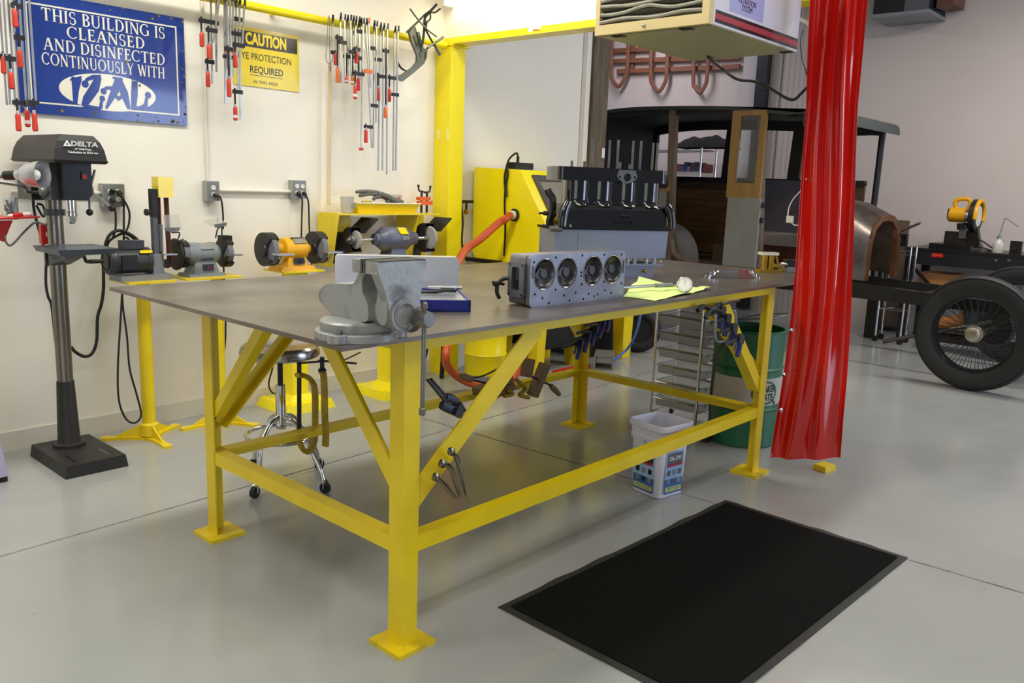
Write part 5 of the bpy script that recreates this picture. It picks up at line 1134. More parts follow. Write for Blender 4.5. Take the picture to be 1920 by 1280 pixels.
# wooden hand-screw clamps on the rear lower rail
m_hs = mat('dark_maple', '#7d5f3c', .5, col2='#634829', scale=7, amt=.7); m_hand = mat('handle_wood', '#8a6a3e', .5, col2='#6f532f', scale=8)
def hand_screw(j1, j2, hs, lumps, label, y):
    t = thing('hand_screw', label, 'clamp', tuple(fy(*j1[1], y)), 0, 'wooden hand screws on the rear lower rail')
    for j in (j1, j2):
        a, b = fy(*j[0], y), fy(*j[1], y); M().bar(a, b, .042, .060, (0,1,0), .018).build('jaw', m_hs, t)
    for (a, b, c) in hs:
        a, b = fy(*a, y-.0), fy(*b, y-.0); M().cyl(a, b, .006, n=10).build('spindle', m_iron, t)
        c = fy(*c, y-.0); M().lathe([(.012,0),(.016,.01),(.018,.05),(.014,(c-b).length-.004),(.010,(c-b).length)], b, c-b, 14).build('handle', m_hand, t)
    M().tube([fy(*q, y-.036) for q in lumps], .017, 10, 6, flat=.7).build('brass_bracket', m_cc, t)
hand_screw(((992,672),(986,706)), ((1022,682),(998,742)), (((976,672),(1000,700),(1000,700)),) and (((985,700),(1032,722),(1049,740)),), ((968,712),(985,728),(975,740),(990,745)), 'wooden hand screw clamp with upright jaws on the rear lower rail', 1.165)
hand_screw(((955,708),(893,735)), ((958,722),(915,742)), (((930,722),(885,712),(862,704)),), ((950,730),(960,738),(945,742)), 'wooden hand screw clamp lying along the rear lower rail, left of the upright one', 1.165)
# trigger clamps on the front brace
m_navy = mat('navy_plastic', '#1d2036', .4, col2='#161829', scale=12)
def trig(L, bar_, label, y, grp):
    t = thing('trigger_clamp', label, 'clamp', tuple(fy(*L[0], y)), 0, grp)
    M().bar(fy(*bar_[0], y), fy(*bar_[1], y), .006, .012, (0,1,0)).build('bar', m_iron, t)
    M().tube([fy(*q, y) for q in L], .011, 8, 4, flat=1.4).build('body', m_navy, t)
    a, b = fy(*L[-2], y-.01), fy(*L[-1], y-.01); M().bar(a, b, .024, .022, (0,1,0), .004).build('pad', m_iron, t)
    return t
trig(((836,745),(848,748),(858,758),(866,772)), ((808,710),(838,745)), 'dark trigger clamp with thin bar, right of the pair on the front left brace', .075, 'trigger clamps on the front left brace')
trig(((828,758),(838,764),(852,770),(864,776)), ((802,712),(836,754)), 'dark trigger clamp with thin bar, left of the pair on the front left brace', .035, 'trigger clamps on the front left brace')
# locking pliers on the front brace
m_nick = mat('nickel', '#a39a8e', .25, 1.0, col2='#6f665b', scale=20, amt=.6)
def lockpl(kx, ky, L1, L2, label, y):
    t = thing('locking_pliers', label, 'pliers', tuple(fy(kx, ky, y)), 0, 'locking pliers on the front left brace')
    k = fy(kx, ky, y); M().lathe([(.008,0),(.014,.003),(.014,.012),(.006,.016)], k, (0,-1,0), 14).build('swivel_pad', m_nick, t)
    M().tube([fy(*q, y-.006) for q in L1], lambda u: .009-.003*u, 8, 5, flat=.6).build('upper_handle', m_nick, t)
    M().tube([fy(*q, y-.020) for q in L2], lambda u: .008-.003*u, 8, 5, flat=.6).build('lower_handle', m_nick, t)
lockpl(843, 845, ((844,846),(854,852),(860,862),(858,878),(866,905),(877,935)), ((852,853),(860,875),(868,900),(874,930)), 'nickel locking pliers highest of the three on the front left brace', .020)
lockpl(826, 868, ((828,868),(838,868),(848,880),(856,905),(866,932)), ((836,872),(846,884),(852,905),(862,930)), 'nickel locking pliers in the middle of the three on the front left brace', .014)
lockpl(814, 893, ((816,892),(826,900),(838,912),(848,925),(858,936)), ((820,898),(830,908),(840,922),(850,934)), 'nickel locking pliers lowest of the three on the front left brace', .008)
# blue trigger clamps on the right-hand braces
m_bgrip = mat('clamp_blue', '#20286a', .4, col2='#181e52', scale=10)
def quick(cx, cy, y, s, label, grp, ang=0):
    # bar points left-right, pistol handle hangs down
    c = fy(cx, cy, y); t = thing('quick_clamp', label, 'clamp', tuple(c), 0, grp)
    M().bar(c+V((-.16*s,0,-.012*s)), c+V((.05*s,0,.006*s)), .006, .016*s).build('bar', m_iron, t)
    M().box((c.x-.02*s, y-.012, c.z-.022*s), (c.x+.03*s, y+.012, c.z+.022*s), .004).build('slide', m_iron, t)
    M().tube([c+V((.01*s,0,-.01*s)), c+V((.012*s,0,-.05*s)), c+V((-.005*s,0,-.10*s))], .014*s, 10, 5).build('handle', m_bgrip, t)
    M().tube([c+V((-.02*s,0,-.012*s)), c+V((-.025*s,0,-.04*s)), c+V((-.035*s,0,-.065*s))], .007*s, 8, 5).build('trigger', m_bgrip, t)
    M().bar(c+V((.04*s,0,.01*s)), c+V((.035*s,0,-.035*s)), .02*s, .014*s, (0,1,0), .003).build('jaw', m_iron, t)
ord_ = ('first', 'second', 'third', 'fourth', 'fifth')
for i, (px, py) in enumerate(((1080,655),(1094,642),(1108,628),(1122,614),(1136,602))):
    quick(px+4, py-12, 1.185-.045*i, 1.0, 'blue-handled quick clamp, %s from the left on the far table leg brace' % ord_[i], 'blue quick clamps on the far brace')
for i, (px, py) in enumerate(((1352,590),(1362,604),(1374,622),(1386,642))):
    quick(px, py-8, .010-.042*i, .85, 'blue-handled quick clamp, %s from the top on the front right brace' % ord_[i], 'blue quick clamps on the front right brace')
t = thing('spring_clamp', 'black spring clamp highest on the front right brace under the table edge', 'clamp', tuple(fy(1320, 578, .02)))
M().tube([fy(*q, .0) for q in ((1308,582),(1318,574),(1330,578),(1344,574),(1352,570))], .011, 8).build('jaw', m_iron, t)
M().tube([fy(*q, -.02) for q in ((1322,596),(1330,584),(1340,580),(1352,584))], .009, 8).build('jaw', m_iron, t)
M().tube([fy(*q, -.01) for q in ((1352,572),(1370,566),(1386,563))], .007, 8).build('lever', m_iron, t)
# grey squaring frame hanging with them
t = tag(M().tube([fy(*q, -.055) for q in ((1342,590),(1341,625),(1345,640),(1362,638),(1378,630),(1380,600),(1378,582))], .007, 6, 3, flat=.8).build('corner_frame', m_grey), 'grey metal frame hanging among the blue clamps on the front right brace', 'frame')
# ================================================================== under the table
# stool
sc_ = V((.80, 1.58, 0)); t = thing('shop_stool', 'chrome rolling stool with round dished seat behind the near table corner', 'stool', tuple(sc_))
M().lathe([(0, .655), (.10, .650), (.165, .640), (.185, .650), (.188, .665), (.180, .690), (.165, .700), (.10, .690), (0, .685)], sc_, (0,0,1), 40).build('seat', mat('seat_steel', '#b9b6b2', .2, .95, col2='#9d9a95', scale=6), t)
M().cyl(sc_+V((0,0,.50)), sc_+V((0,0,.65)), .013, n=16).build('piston', m_iron, t)
M().lathe([(.024,.285),(.024,.50),(.020,.505)], sc_, (0,0,1), 20).build('post', m_chrome, t)
M().tube([sc_+V((-.02,0,.635)), sc_+V((-.10,-.03,.62)), sc_+V((-.17,-.05,.605))], .006, 8).build('height_lever', m_iron, t)
M().torus(sc_+V((0,0,.255)), (0,0,1), .165, .011, 48, 10).build('foot_ring', m_chrome, t)
for q in ((481,931),(606,923),(596,880),(477,880)):
    e = fz(*q); d = (e-sc_); d.z = 0; d.normalize(); rr0 = (fz(*q)-sc_).length
    lg = M().tube([sc_+d*.02+V((0,0,.345)), sc_+d*.08+V((0,0,.325)), sc_+d*.15+V((0,0,.24)), sc_+d*(rr0-.02)+V((0,0,.12)), sc_+d*rr0+V((0,0,.062))], .0125, 10).build('leg', m_chrome, t)
    n = V((-d.y, d.x, 0)); cpt = sc_+d*(rr0+.012)+V((0,0,.026))
    M().cyl(cpt-n*.011, cpt+n*.011, .026, n=22, bev=.004).build('caster_wheel', m_blackrub, lg)
    M().tube([cpt+n*.016+V((0,0,0)), cpt+n*.016+V((0,0,.028)), sc_+d*rr0+V((0,0,.062)), cpt-n*.016+V((0,0,.028)), cpt-n*.016], .005, 6, 3).build('caster_fork', m_chrome, lg)
# oil absorbent bucket
b0, b1, b2 = fz(1232, 939), fz(1175, 918), fz(1280, 925)
ua = atan2((b2-b0).y, (b2-b0).x); ux = V((cos(ua), sin(ua), 0)); uy = V((-sin(ua), cos(ua), 0)); bw = .205; bo = b0+ux*.004
t = thing('bucket', 'square white plastic bucket with blue product labels under the right table rail', 'bucket', tuple(bo), ua)
def ul(x, y, z): return bo+ux*x+uy*y+V((0,0,z))
BH = .372; ins = .018
m_bkt = mat('bucket_white', '#e6e3ec', .4, col2='#dad7e2', scale=4, amt=.5)
def ring(r, z, k=4, rr=.03): return [ul(x, y, z) for x, y in rrect(r, r, bw-r, bw-r, rr, k)]
m = M()
def loft(m, rings, cap0=True):
    V_ = [[m.bm.verts.new(p) for p in L] for L in rings]; n = len(V_[0])
    for A_, B_ in zip(V_, V_[1:]):
        for i in range(n): m.bm.faces.new((A_[i], A_[(i+1)%n], B_[(i+1)%n], B_[i]))
    if cap0: m.bm.faces.new(V_[0][::-1])
    return V_
vv = loft(m, [ring(.012, 0), ring(.008, .004), ring(.0, .275), ring(-.008, .277), ring(-.010, .30), ring(-.006, .302), ring(-.009, BH-.03), ring(-.016, BH-.028), ring(-.017, BH), ring(-.010, BH), ring(-.002, .285), ring(.010, .012)])
m.bm.faces.new(vv[-1]); m.build('tub', m_bkt, t)
m = M(); m.tube([ul(-.014,.10,.285), ul(-.045,.05,.27), ul(-.03,-.03,.255), ul(.05,-.035,.25), ul(.08,-.028,.25)], .0022, 6); m.build('bail', m_steel, t)
m_lblue = mat('label_blue2', '#2c62a8', .45, col2='#2a5c9e'); m_lsky = mat('label_sky', '#9fc0dd', .45, col2='#8fb2d2', scale=6); m_lyel = mat('label_yellow', '#d9d64a', .5); m_lred = mat('label_red2', '#a8202a', .5)
def blabel(o_, u_, w_):
    # o_ : lower-left corner, u_ along the face
    n_ = u_.cross(V((0,0,1)))
    def pl(nm, x0, z0, x1, z1, mt, lift): M().prism([(x0,z0),(x1,z0),(x1,z1),(x0,z1)], o_+n_*lift, u_, (0,0,1), -.0006, 0).build(nm, mt, lab, 0)
    global lab
    lab = M().prism(rrect(0, 0, w_, .215, .004), o_, u_, (0,0,1), -.0006, .0004).build('product_label', m_lsky, t, 0)
    pl('blue_field', 0, 0, w_, .075, m_lblue, .0010); pl('yellow_panel', .008, .010, w_-.008, .034, m_lyel, .0018)
    pl('title_panel', .010, .150, w_-.010, .205, m_sblk, .0012); pl('red_band', .010, .138, w_-.010, .152, m_lred, .0015)
    text('OIL-DRI', .027, o_+n_*.0024+u_*(w_/2)+V((0,0,.178)), u_, (0,0,1), m_white, 'lettering', lab, .0003, sx=.82*w_/.115, off=.0008)
    for i_, (q0_, q1_) in enumerate(((.016, .019), (.025, .029))): pl('print_line', .016, q0_, w_-.016, q1_, m_lblue, .0024)
    for i in range(3):
        for j in range(2):
            c = o_+n_*.0016+u_*(w_*(.2+.3*i))+V((0,0,.062+.044*j)); M().prism(rrect(-.012,-.013,.012,.013,.003), c, u_, (0,0,1), -.0005, 0).build('picture', m_sblk if (i+j) % 2 else m_grey, lab, 0)
tilt = .004
blabel(ul(.045, -.0, .018)-uy*.0005+uy*.0, ux, .125) if False else None
blabel(ul(.040, -.0005, .022), ux, .128)
blabel(ul(-.0005, bw-.035, .022), -uy, .135)
# green drum with its ring handle
dc = V((3.285, .40, 0)); dr = .205; dh = .70
m_green = mat('drum_green', '#1f6a48', .42, col2='#185538', scale=6, amt=.6, rvar=.1)
t = thing('oil_drum', 'green steel drum with pale lettered band behind the right table leg', 'drum', tuple(dc))
M().lathe([(dr-.01, .0), (dr, .006), (dr, .22), (dr+.010, .232), (dr, .244), (dr, .46), (dr+.010, .472), (dr, .484), (dr, dh-.012), (dr+.007, dh-.006), (dr+.004, dh), (dr-.006, dh), (dr-.008, .03), (0, .02)], dc, (0,0,1), 56, False).build('shell', m_green, t)
M().lathe([(dr+.0012, .262), (dr+.0012, .425)], dc, (0,0,1), 56, False).build('pale_band', mat('band_pale', '#b9b7ad', .5, col2='#a9a79c', scale=5), t)
cdir = atan2(CAM.y-dc.y, CAM.x-dc.x)
def wrap(a_off, z0): return lambda x, y, z: V((dc.x+(dr+.002)*cos(cdir+a_off+x/dr), dc.y+(dr+.002)*sin(cdir+a_off+x/dr), z0+y))
m_gp = mat('drum_print', '#1d5a3e', .5)
text('QUAKER', .055, dc, (1,0,0), (0,0,1), m_gp, 'lettering', t, .0004, sx=.62, bend=wrap(.62, .362), off=.002)
text('STATE', .055, dc, (1,0,0), (0,0,1), m_gp, 'lettering', t, .0004, sx=.72, bend=wrap(.62, .312), off=.002)
m = M()
for i in range(36):
    a, b = i*2*pi/36, (i+1)*2*pi/36; w_ = wrap(.60, .34)
    q = [w_(.088*cos(a), .072*sin(a), 0), w_(.088*cos(b), .072*sin(b), 0), w_(.076*cos(b), .060*sin(b), 0), w_(.076*cos(a), .060*sin(a), 0)]
    m.bm.faces.new([m.bm.verts.new(p) for p in q])
w_ = wrap(.60, .34); m.bm.faces.new([m.bm.verts.new(w_(*q, 0)) for q in ((.05,-.052),(.075,-.078),(.092,-.070),(.066,-.040))])
m.build('ring_emblem', m_gp, t, 0)
M().lathe([(dr-.012,0),(dr-.012,.004),(0,.004)], dc+V((0,0,.55)), (0,0,1), 40).build('contents', m_darkiron, t)
M().tube([dc+V((-.205*cos(a)*1.03, -.205*sin(a)*1.03, dh+.012+.085*sin(pi*(i+3)/16))) for i, a in [(i, i*pi/10) for i in range(-3, 14)]], .006, 8, 3).build('bail_handle', m_steel, t)
dd = thing('drum_dolly', 'low black drum dolly wheel beneath the green drum', 'dolly', (dc.x-.17, dc.y+.12, 0))
M().cyl((dc.x-.235, dc.y+.10, .045), (dc.x-.215, dc.y+.14, .045), .045, n=20, bev=.006).build('wheel', m_blackrub, dd)
M().tube([(dc.x-.24,dc.y+.07,.05),(dc.x-.25,dc.y+.09,.30),(dc.x-.25,dc.y+.07,.55),(dc.x-.23,dc.y+.04,.62)], .010, 8).build('handle', m_dimsteel, dd)
# chrome drawer trolley
k0 = fz(1302, 808); t = thing('drawer_trolley', 'tall chrome trolley with seven frosted plastic drawers beside the green drum', 'trolley', tuple(k0))
kx, ky, kh = k0.x, k0.y, .86
m_frost = mat('frosted_plastic', '#c6c5c0', .35, trans=.35, alpha=.62, ior=1.2, col2='#b2b1ac', scale=4)
WX, WY = .26, .33
for x, y in ((0,0),(0,WY),(WX,0),(WX,WY)): M().cyl((kx+x, ky+y, .02), (kx+x, ky+y, kh), .0095, n=12).build('post', m_chrome, t)
for z in (.06, kh-.02): 
    M().tube([(kx,ky,z),(kx+WX,ky,z),(kx+WX,ky+WY,z),(kx,ky+WY,z)], .007, 8, 1, True).build('frame_ring', m_chrome, t)
for x, y in ((0,0),(0,WY),(WX,0),(WX,WY)): M().sphere((kx+x, ky+y, .018), .018, n=10).build('caster', m_iron, t)
for i in range(7):
    z = .09+.108*i
    for x in (.0, WX): M().tube([(kx+x, ky, z+.07), (kx+x, ky+WY, z+.07)], .005, 6, 1).build('runner', m_chrome, t)
    x0, x1, y0, y1 = kx+.012, kx+WX-.012, ky-.012, ky+WY-.02
    m = M(); rings_ = [[(x0+.004,y0+.004,z+.018),(x1-.004,y0+.004,z+.018),(x1-.004,y1-.004,z+.018),(x0+.004,y1-.004,z+.018)], [(x0,y0,z+.076),(x1,y0,z+.076),(x1,y1,z+.076),(x0,y1,z+.076)]]
    loft(m, [[V(p) for p in L] for L in rings_]); bmesh.ops.solidify(m.bm, geom=m.bm.faces[:], thickness=.003)
    dw = m.build('drawer', m_frost, t, 0)
    M().tube([(x0-.003,y0-.003,z+.078),(x1+.003,y0-.003,z+.078),(x1+.003,y1,z+.078),(x0-.003,y1,z+.078)], .004, 6, 1, True).build('drawer_rim', m_alu, dw)
    M().torus(((x0+x1)/2-.03, y0-.005, z+.076), (0,1,0), .030, .003, 16, 6, pi, 2*pi).build('finger_pull', m_alu, dw)
# open-ended square tube, hose, odds and ends on the floor beyond the table
s0 = fz(1098, 690); t = tag(M().prism([(0,.001),(.16,.001),(.16,.13),(0,.13)], s0+V((.05,-.05,0)), (.55,-.83,0), (0,0,1), -.18, .06, [[(.012,.012),(.148,.012),(.148,.118),(.012,.118)]]).build('square_tube', mat('galvanised', '#8b918c', .45, .6, col2='#7a807b', scale=9)), 'short offcut of galvanised square tube standing on the floor beyond the table', 'tube')
# ================================================================== blasting cabinet by the post
QX0, QX1 = 3.42, 4.42
t = thing('blasting_cabinet', 'large bright yellow blasting cabinet with sloped window beside the yellow post', 'cabinet', (3.9, 2.5, 0))
Q = [(2.915, .95), (2.915, 1.615), (2.431, 1.601), (2.167, 1.221), (2.10, 1.05), (2.10, .92), (2.30, .62), (2.70, .62)]
m = M(); m.prism(Q, (0,0,0), (0,1,0), (0,0,1), QX0, QX1, bev=.006)
bd = m.build('body', m_ybright, t)
s0_, s1_ = V((0, 2.431, 1.601)), V((0, 2.167, 1.221)); sd = (s1_-s0_).normalized(); sn = V((0, sd.z, -sd.y)); sn = sn if sn.z > 0 else -sn
def sl(x, d, n): return V((x, s0_.y, s0_.z))+sd*d+sn*n
wx0, wx1 = QX0+.10, QX1-.10
fr = M()
for a, b in (((wx0,.05),(wx1,.10)), ((wx0,.39),(wx1,.44)), ((wx0,.10),(wx0+.05,.39)), ((wx1-.05,.10),(wx1,.39))):
    fr.hexa([sl(a[0],a[1],0), sl(b[0],a[1],0), sl(b[0],b[1],0), sl(a[0],b[1],0), sl(a[0],a[1],.014), sl(b[0],a[1],.014), sl(b[0],b[1],.014), sl(a[0],b[1],.014)], .003)
wf_ = fr.build('window_frame', mat('rubber_grey', '#4a4743', .6, col2='#3c3a37', scale=12), t)
M().hexa([sl(wx0+.05,.10,.002), sl(wx1-.05,.10,.002), sl(wx1-.05,.39,.002), sl(wx0+.05,.39,.002), sl(wx0+.05,.10,.006), sl(wx1-.05,.10,.006), sl(wx1-.05,.39,.006), sl(wx0+.05,.39,.006)]).build('window_pane', mat('dusty_glass', '#8f877a', .12, col2='#7b7468', scale=6, coat=.5), wf_)
pc = fx(966, 403, QX0)
M().lathe([(.042, 0), (.048, .006), (.048, .018), (.036, .022), (.030, .024)], pc, (-1,0,0), 26).build('port_ring', m_iron, t)
M().lathe([(.034, .02), (.034, .05), (.028, .052)], pc, (-1,0,0), 24).build('port_collar', m_cream, t)
for x in (QX0+.20, QX1-.28):
    for y0, y1, yb0, yb1 in ((2.35, 2.60, 2.355, 2.475), (2.70, 2.85, 2.72, 2.80)):
        M().hexa([(x,yb0,0),(x+.09,yb0,0),(x+.09,yb1,0),(x,yb1,0),(x,y0,.70),(x+.12,y0,.70),(x+.12,y1,.70),(x,y1,.70)], .004).build('leg', m_yel, t)
M().hexa([(QX0+.34,2.38,.18),(QX1-.30,2.38,.18),(QX1-.30,2.84,.18),(QX0+.34,2.84,.18),(QX0+.34,2.38,.62),(QX1-.30,2.38,.62),(QX1-.30,2.84,.62),(QX0+.34,2.84,.62)], .01).build('lower_box', m_black, t, label='black box between the legs')
M().cyl(fx(868,484,3.40)+V((0,0,0)), fx(868,484,3.40)+V((.0,-.42,.0)), .018, n=14, bev=.004).build('arm_bar', m_black, t)
# adapter and cord on top
p = fy(986, 312, 2.42); p.z = 1.606
t = thing('power_adapter', 'olive-black power adapter sitting on top of the yellow cabinet', 'adapter', (3.62, 2.52, 1.606))
a, b = fy(961, 305, 2.52), fy(995, 303, 2.52)
M().box((a.x, 2.49, 1.606), (b.x, 2.57, 1.656), .006).build('brick', m_darkiron, t)
M().cyl((a.x+.07, 2.53, 1.654), (a.x+.07, 2.53, 1.70), .012, n=12, bev=.003).build('plug', m_cord, t)
cord([(a.x+.07, 2.53, 1.70)]+[fx(*q, 3.40) for q in ((968,287),(955,298),(948,320),(946,345),(950,368))]+[fx(*q, 3.405) for q in ((949,345),(952,325),(950,315),(946,330),(947,350),(946,380),(947,410),(947,440),(945,480))], .0075, 'tangled black cord hanging down the side of the yellow cabinet')
m_hose = mat('orange_hose', '#c8511f', .45, col2='#b04417', scale=10, bump=.0)
hp = [pc+V((-.054,0,0)), pc+V((-.12,-.01,-.03))]+[fx(q[0], q[1], q[2]) for q in ((935,418,3.26),(902,447,3.10),(868,475,2.95))]+[fy(842,540,2.42), fy(838,600,2.35), V((2.74, 2.42, .50))]
hp += [fz(836,665,.33), fz(842,690,.20), fz(868,712,.09), fz(905,722,.045), fz(945,718,.05), fz(968,700,.10), fz(984,665,.25), fz(990,640,.44)]
cord(hp, .030, 'thick orange suction hose from the cabinet port looping to the yellow drum', 'suction_hose', m_hose, 8, 'hose')
# dust drum
c = V((3.19, 2.51, 0)); t = thing('dust_drum', 'squat bright yellow drum on a dark base under the blasting cabinet', 'drum', tuple(c))
M().lathe([(.150,.05),(.158,.055),(.160,.20),(.166,.21),(.160,.22),(.160,.40),(.166,.41),(.160,.42),(.160,.58),(.15,.60),(0,.61)], c, (0,0,1), 48).build('shell', m_ybright, t)
M().lathe([(.150,.01),(.165,.014),(.165,.05),(.15,.054)], c, (0,0,1), 40).build('base_ring', m_grey, t)
for a in (200, 260, 320): M().cyl((c.x+.14*cos(R(a)), c.y+.14*sin(R(a)), .0), (c.x+.14*cos(R(a)), c.y+.14*sin(R(a)), .02), .018, n=12).build('foot', m_blackrub, t)
cord([fz(848,690,.12), fz(862,706,.06), fz(900,706,.10), fz(935,690,.22), fz(950,680,.28)], .007, 'thin dark cord draped across the yellow dust drum')
cord([fz(797,640,.45), fz(794,662,.30), fz(788,682,.15), fz(779,700,.03)], .030, 'thick black rubber hose curving down behind the near table leg', 'rubber_hose', m_blackrub, 8, 'hose')
cord([V((2.94,2.70,.62)), V((2.925,2.70,.30)), V((2.91,2.70,.012))], .018, 'black upright stand tube beside the orange hose', 'stand_tube', m_black, 4, 'stand')
# yellow leg with a tyre, red bar, blue hose
l0 = fz(1165, 668); t = thing('engine_hoist', 'yellow hoist leg with black tyre and red base bar beyond the table', 'hoist', tuple(l0))
M().hexa([l0+V(q) for q in ((-.06,-.05,0),(.06,-.05,0),(.06,.05,0),(-.06,.05,0),(-.10,-.07,.75),(.07,-.07,.75),(.07,.07,.75),(-.10,.07,.75))], .006).build('leg', m_yel, t)
w0_ = fz(1192, 662); w0_.z = 0
wh = M().torus(w0_+V((.05,.02,.21)), (.8,.55,0), .155, .055, 36, 12).build('tyre', m_blackrub, t); M().lathe([(.0,-.03),(.115,-.03),(.115,.03),(0,.03)], w0_+V((.05,.02,.21)), (.8,.55,0), 24).build('rim', m_iron, wh)
ra_, rb_ = fz(1040, 700, .02), fz(1102, 686, .02)
tag(M().bar(ra_, rb_, .05, .04).build('base_bar', m_red), 'red steel bar lying on the floor beneath the blasting cabinet', 'bar')
t = thing('parts_cart', 'dark low cart with red side panel behind the far table leg', 'cart', (4.75, 2.75, 0))
M().box((4.46, 2.50, .0), (4.92, 2.93, .50), .01).build('body', m_black, t)
M().box((4.50, 2.488, .22), (4.80, 2.4995, .42), .002).build('side_panel', m_red, t, label='red side panel')
cord([fz(1204,555,.80), fz(1200,595,.52), fz(1192,625,.28), fz(1178,652,.10), fz(1160,668,.03), fz(1148,674,.02)], .011, 'bright blue air hose trailing down to the square tube', 'air_hose', mat('blue_hose', '#3f6fd6', .35, col2='#3562c4'), 7, 'hose')
# pipes between post and cabinet
for x, z0, z1, lb in ((3.30, .0, 1.36, 'pale grey pipe between the yellow post and the blasting cabinet'),):
    tag(M().cyl((x, 2.93, z0), (x, 2.93, z1), .018, n=12).build('air_pipe', m_cond), lb, 'pipe')
q = fy(880, 378, 2.90); t = thing('pipe_valve', 'brass and iron valve fitting on the pipe beside the yellow post', 'valve', tuple(q))
M().cyl((3.255, 2.905, q.z), (3.40, 2.905, q.z), .012, n=12).build('nipple', m_darkiron, t); M().lathe([(.010,0),(.020,.01),(.020,.03),(.010,.04)], (3.33, 2.905, q.z-.10), (0,0,1), 12).build('valve_body', mat('brass', '#c79a3c', .3, .9), t); M().cyl((3.33,2.905,q.z-.10),(3.33,2.905,q.z+.01),.009,n=10).build('stem', m_darkiron, t)
cord([fy(*q, 2.90) for q in ((864,366),(866,390),(868,420),(866,450),(870,475))], .006, 'thin black cord hanging beside the rusty pipe')
# ================================================================== old car under restoration
m_rust = mat('bare_body_metal', '#a89e95', .36, .75, col2='#6d5647', scale=5, amt=.8, rvar=.12)
m_cardark = mat('car_dark_paint', '#24252a', .45, .2, col2='#1b1c20', scale=6)
m_roof = mat('roof_fabric', '#3d4441', .6, col2='#343a37', scale=10)
m_primer = mat('grey_primer', '#9d9b98', .6, col2='#8b8986', scale=3, amt=.7)
m_oldwood = mat('old_wood', '#8d7a66', .65, col2='#6c594a', scale=5, amt=.7, stretch=(4,4,.5))
m_tanwood = mat('tan_wood', '#b0894f', .55, col2='#94703d', scale=5, amt=.6, stretch=(4,4,.5))
m_inner = mat('inner_dark', '#5b4430', .7, col2='#3c2c1f', scale=6, stretch=(6,1,6))
m_board = mat('lining_wood', '#8f6a45', .65, col2='#6b4c2f', scale=5, amt=.7, stretch=(4,.5,4))
m_copper = mat('copper_metal', '#9a6b4a', .35, .85, col2='#6e4a33', scale=7, amt=.7, rvar=.1)
NX, FX_ = 6.05, 7.45
t = thing('vintage_car', 'half-restored vintage car body with bare cowl and wire wheels behind the table', 'car', (6.75, 2.0, 0))
rp = [fx(x, y, NX) for x, y in ((1140,207),(1200,201),(1300,199),(1400,201),(1500,211))]
fr_ = fx(1680, 241, FX_)
prof = [(3.95, rp[0].z-.05)]+[(p.y, p.z) for p in rp]+[(1.55, rp[-1].z*.62+fr_.z*.38+.03), (1.25, rp[-1].z*.35+fr_.z*.65+.05), (1.08, fr_.z+.035), (fr_.y-.03, fr_.z-.03)]
P = [V((0, y, z)) for y, z in prof]; P = catmull(P, 5)
m = M(); top = [(p.y, p.z) for p in P]; bot = [(p.y+ (0 if i < len(P)-1 else .0), p.z-.035) for i, p in enumerate(P)]
m.prism(top+bot[::-1], (0,0,0), (0,1,0), (0,0,1), NX-.04, FX_+.04); m.build('roof', m_roof, t, 25)
def zr(y):
    for a, b in zip(P, P[1:]):
        if (a.y-y)*(b.y-y) <= 0 and a.y != b.y: return a.z+(b.z-a.z)*(y-a.y)/(b.y-a.y)
    return P[-1].z
def header(x0, x1, drop, name):
    ys = [3.9-.13*i for i in range(22)]; L = [(y, zr(y)-.03) for y in ys]+[(y, zr(y)-drop) for y in ys[::-1]]
    M().prism(L, (0,0,0), (0,1,0), (0,0,1), x0, x1).build(name, m_cardark, t, 25)
header(NX, NX+.05, .085, 'header_rail'); header(FX_-.05, FX_, .13, 'header_rail')
def fbox(a, b, x0, x1, name, mt, bev=.004, parent=None, label=None):
    p, q = fx(*a, x0), fx(*b, x0); return M().box((x0, min(p.y,q.y), min(p.z,q.z)), (x1, max(p.y,q.y), max(p.z,q.z)), bev).build(name, mt, parent or t, label=label)
M().box((NX, 1.25, .70), (FX_, 3.9, .78), .006).build('floor_pan', m_inner, t)
# near side
pb = fx(1262, 340, NX); M().bar((NX+.03, pb.y, .78), (NX+.03, fx(1261,205,NX).y+.0, zr(pb.y)-.03), .06, .075, (0,1,0), .008).build('centre_pillar', m_oldwood, t)
M().tube([V((NX+.02, pb.y-.02, 1.0)), V((NX+.02, pb.y-.05, .88)), V((NX+.02, pb.y-.14, .82)), V((NX+.02, pb.y-.35, .79))], .03, 8).build('sill_curve', m_oldwood, t)
q = fx(1235, 358, NX); q2 = fx(1235, 335, NX)
M().box((NX, pb.y+.03, .78), (NX+.03, 3.9, q.z), .004).build('rear_panel', m_primer, t, label='grey primer panel')
M().box((NX-.005, pb.y+.03, q.z), (NX+.05, 3.9, q2.z), .004).build('belt_rail', m_tanwood, t)
M().box((NX, 3.84, .78), (FX_, 3.9, zr(3.85)-.03), .004).build('rear_wall', m_cardark, t)
yd0, yd1 = fx(1431, 300, NX-.03).y, fx(1368, 300, NX-.03).y
zt0, zt1 = fx(1400, 207, NX-.03).z, fx(1400, 371, NX-.03).z
zb_ = fx(1392, 500, NX-.03).z
dr_ = M().prism([(yd0,zt1),(yd1,zt1),(yd1,zt0),(yd0,zt0)], (0,0,0), (0,1,0), (0,0,1), NX-.045, NX-.005, [[(fx(1420,300,NX-.03).y, fx(1400,343,NX-.03).z),(fx(1381,300,NX-.03).y, fx(1400,343,NX-.03).z),(fx(1384,300,NX-.03).y, fx(1400,217,NX-.03).z),(fx(1421,300,NX-.03).y, fx(1400,217,NX-.03).z)]]).build('door_frame', m_tanwood, t, label='tan wooden door frame with window')
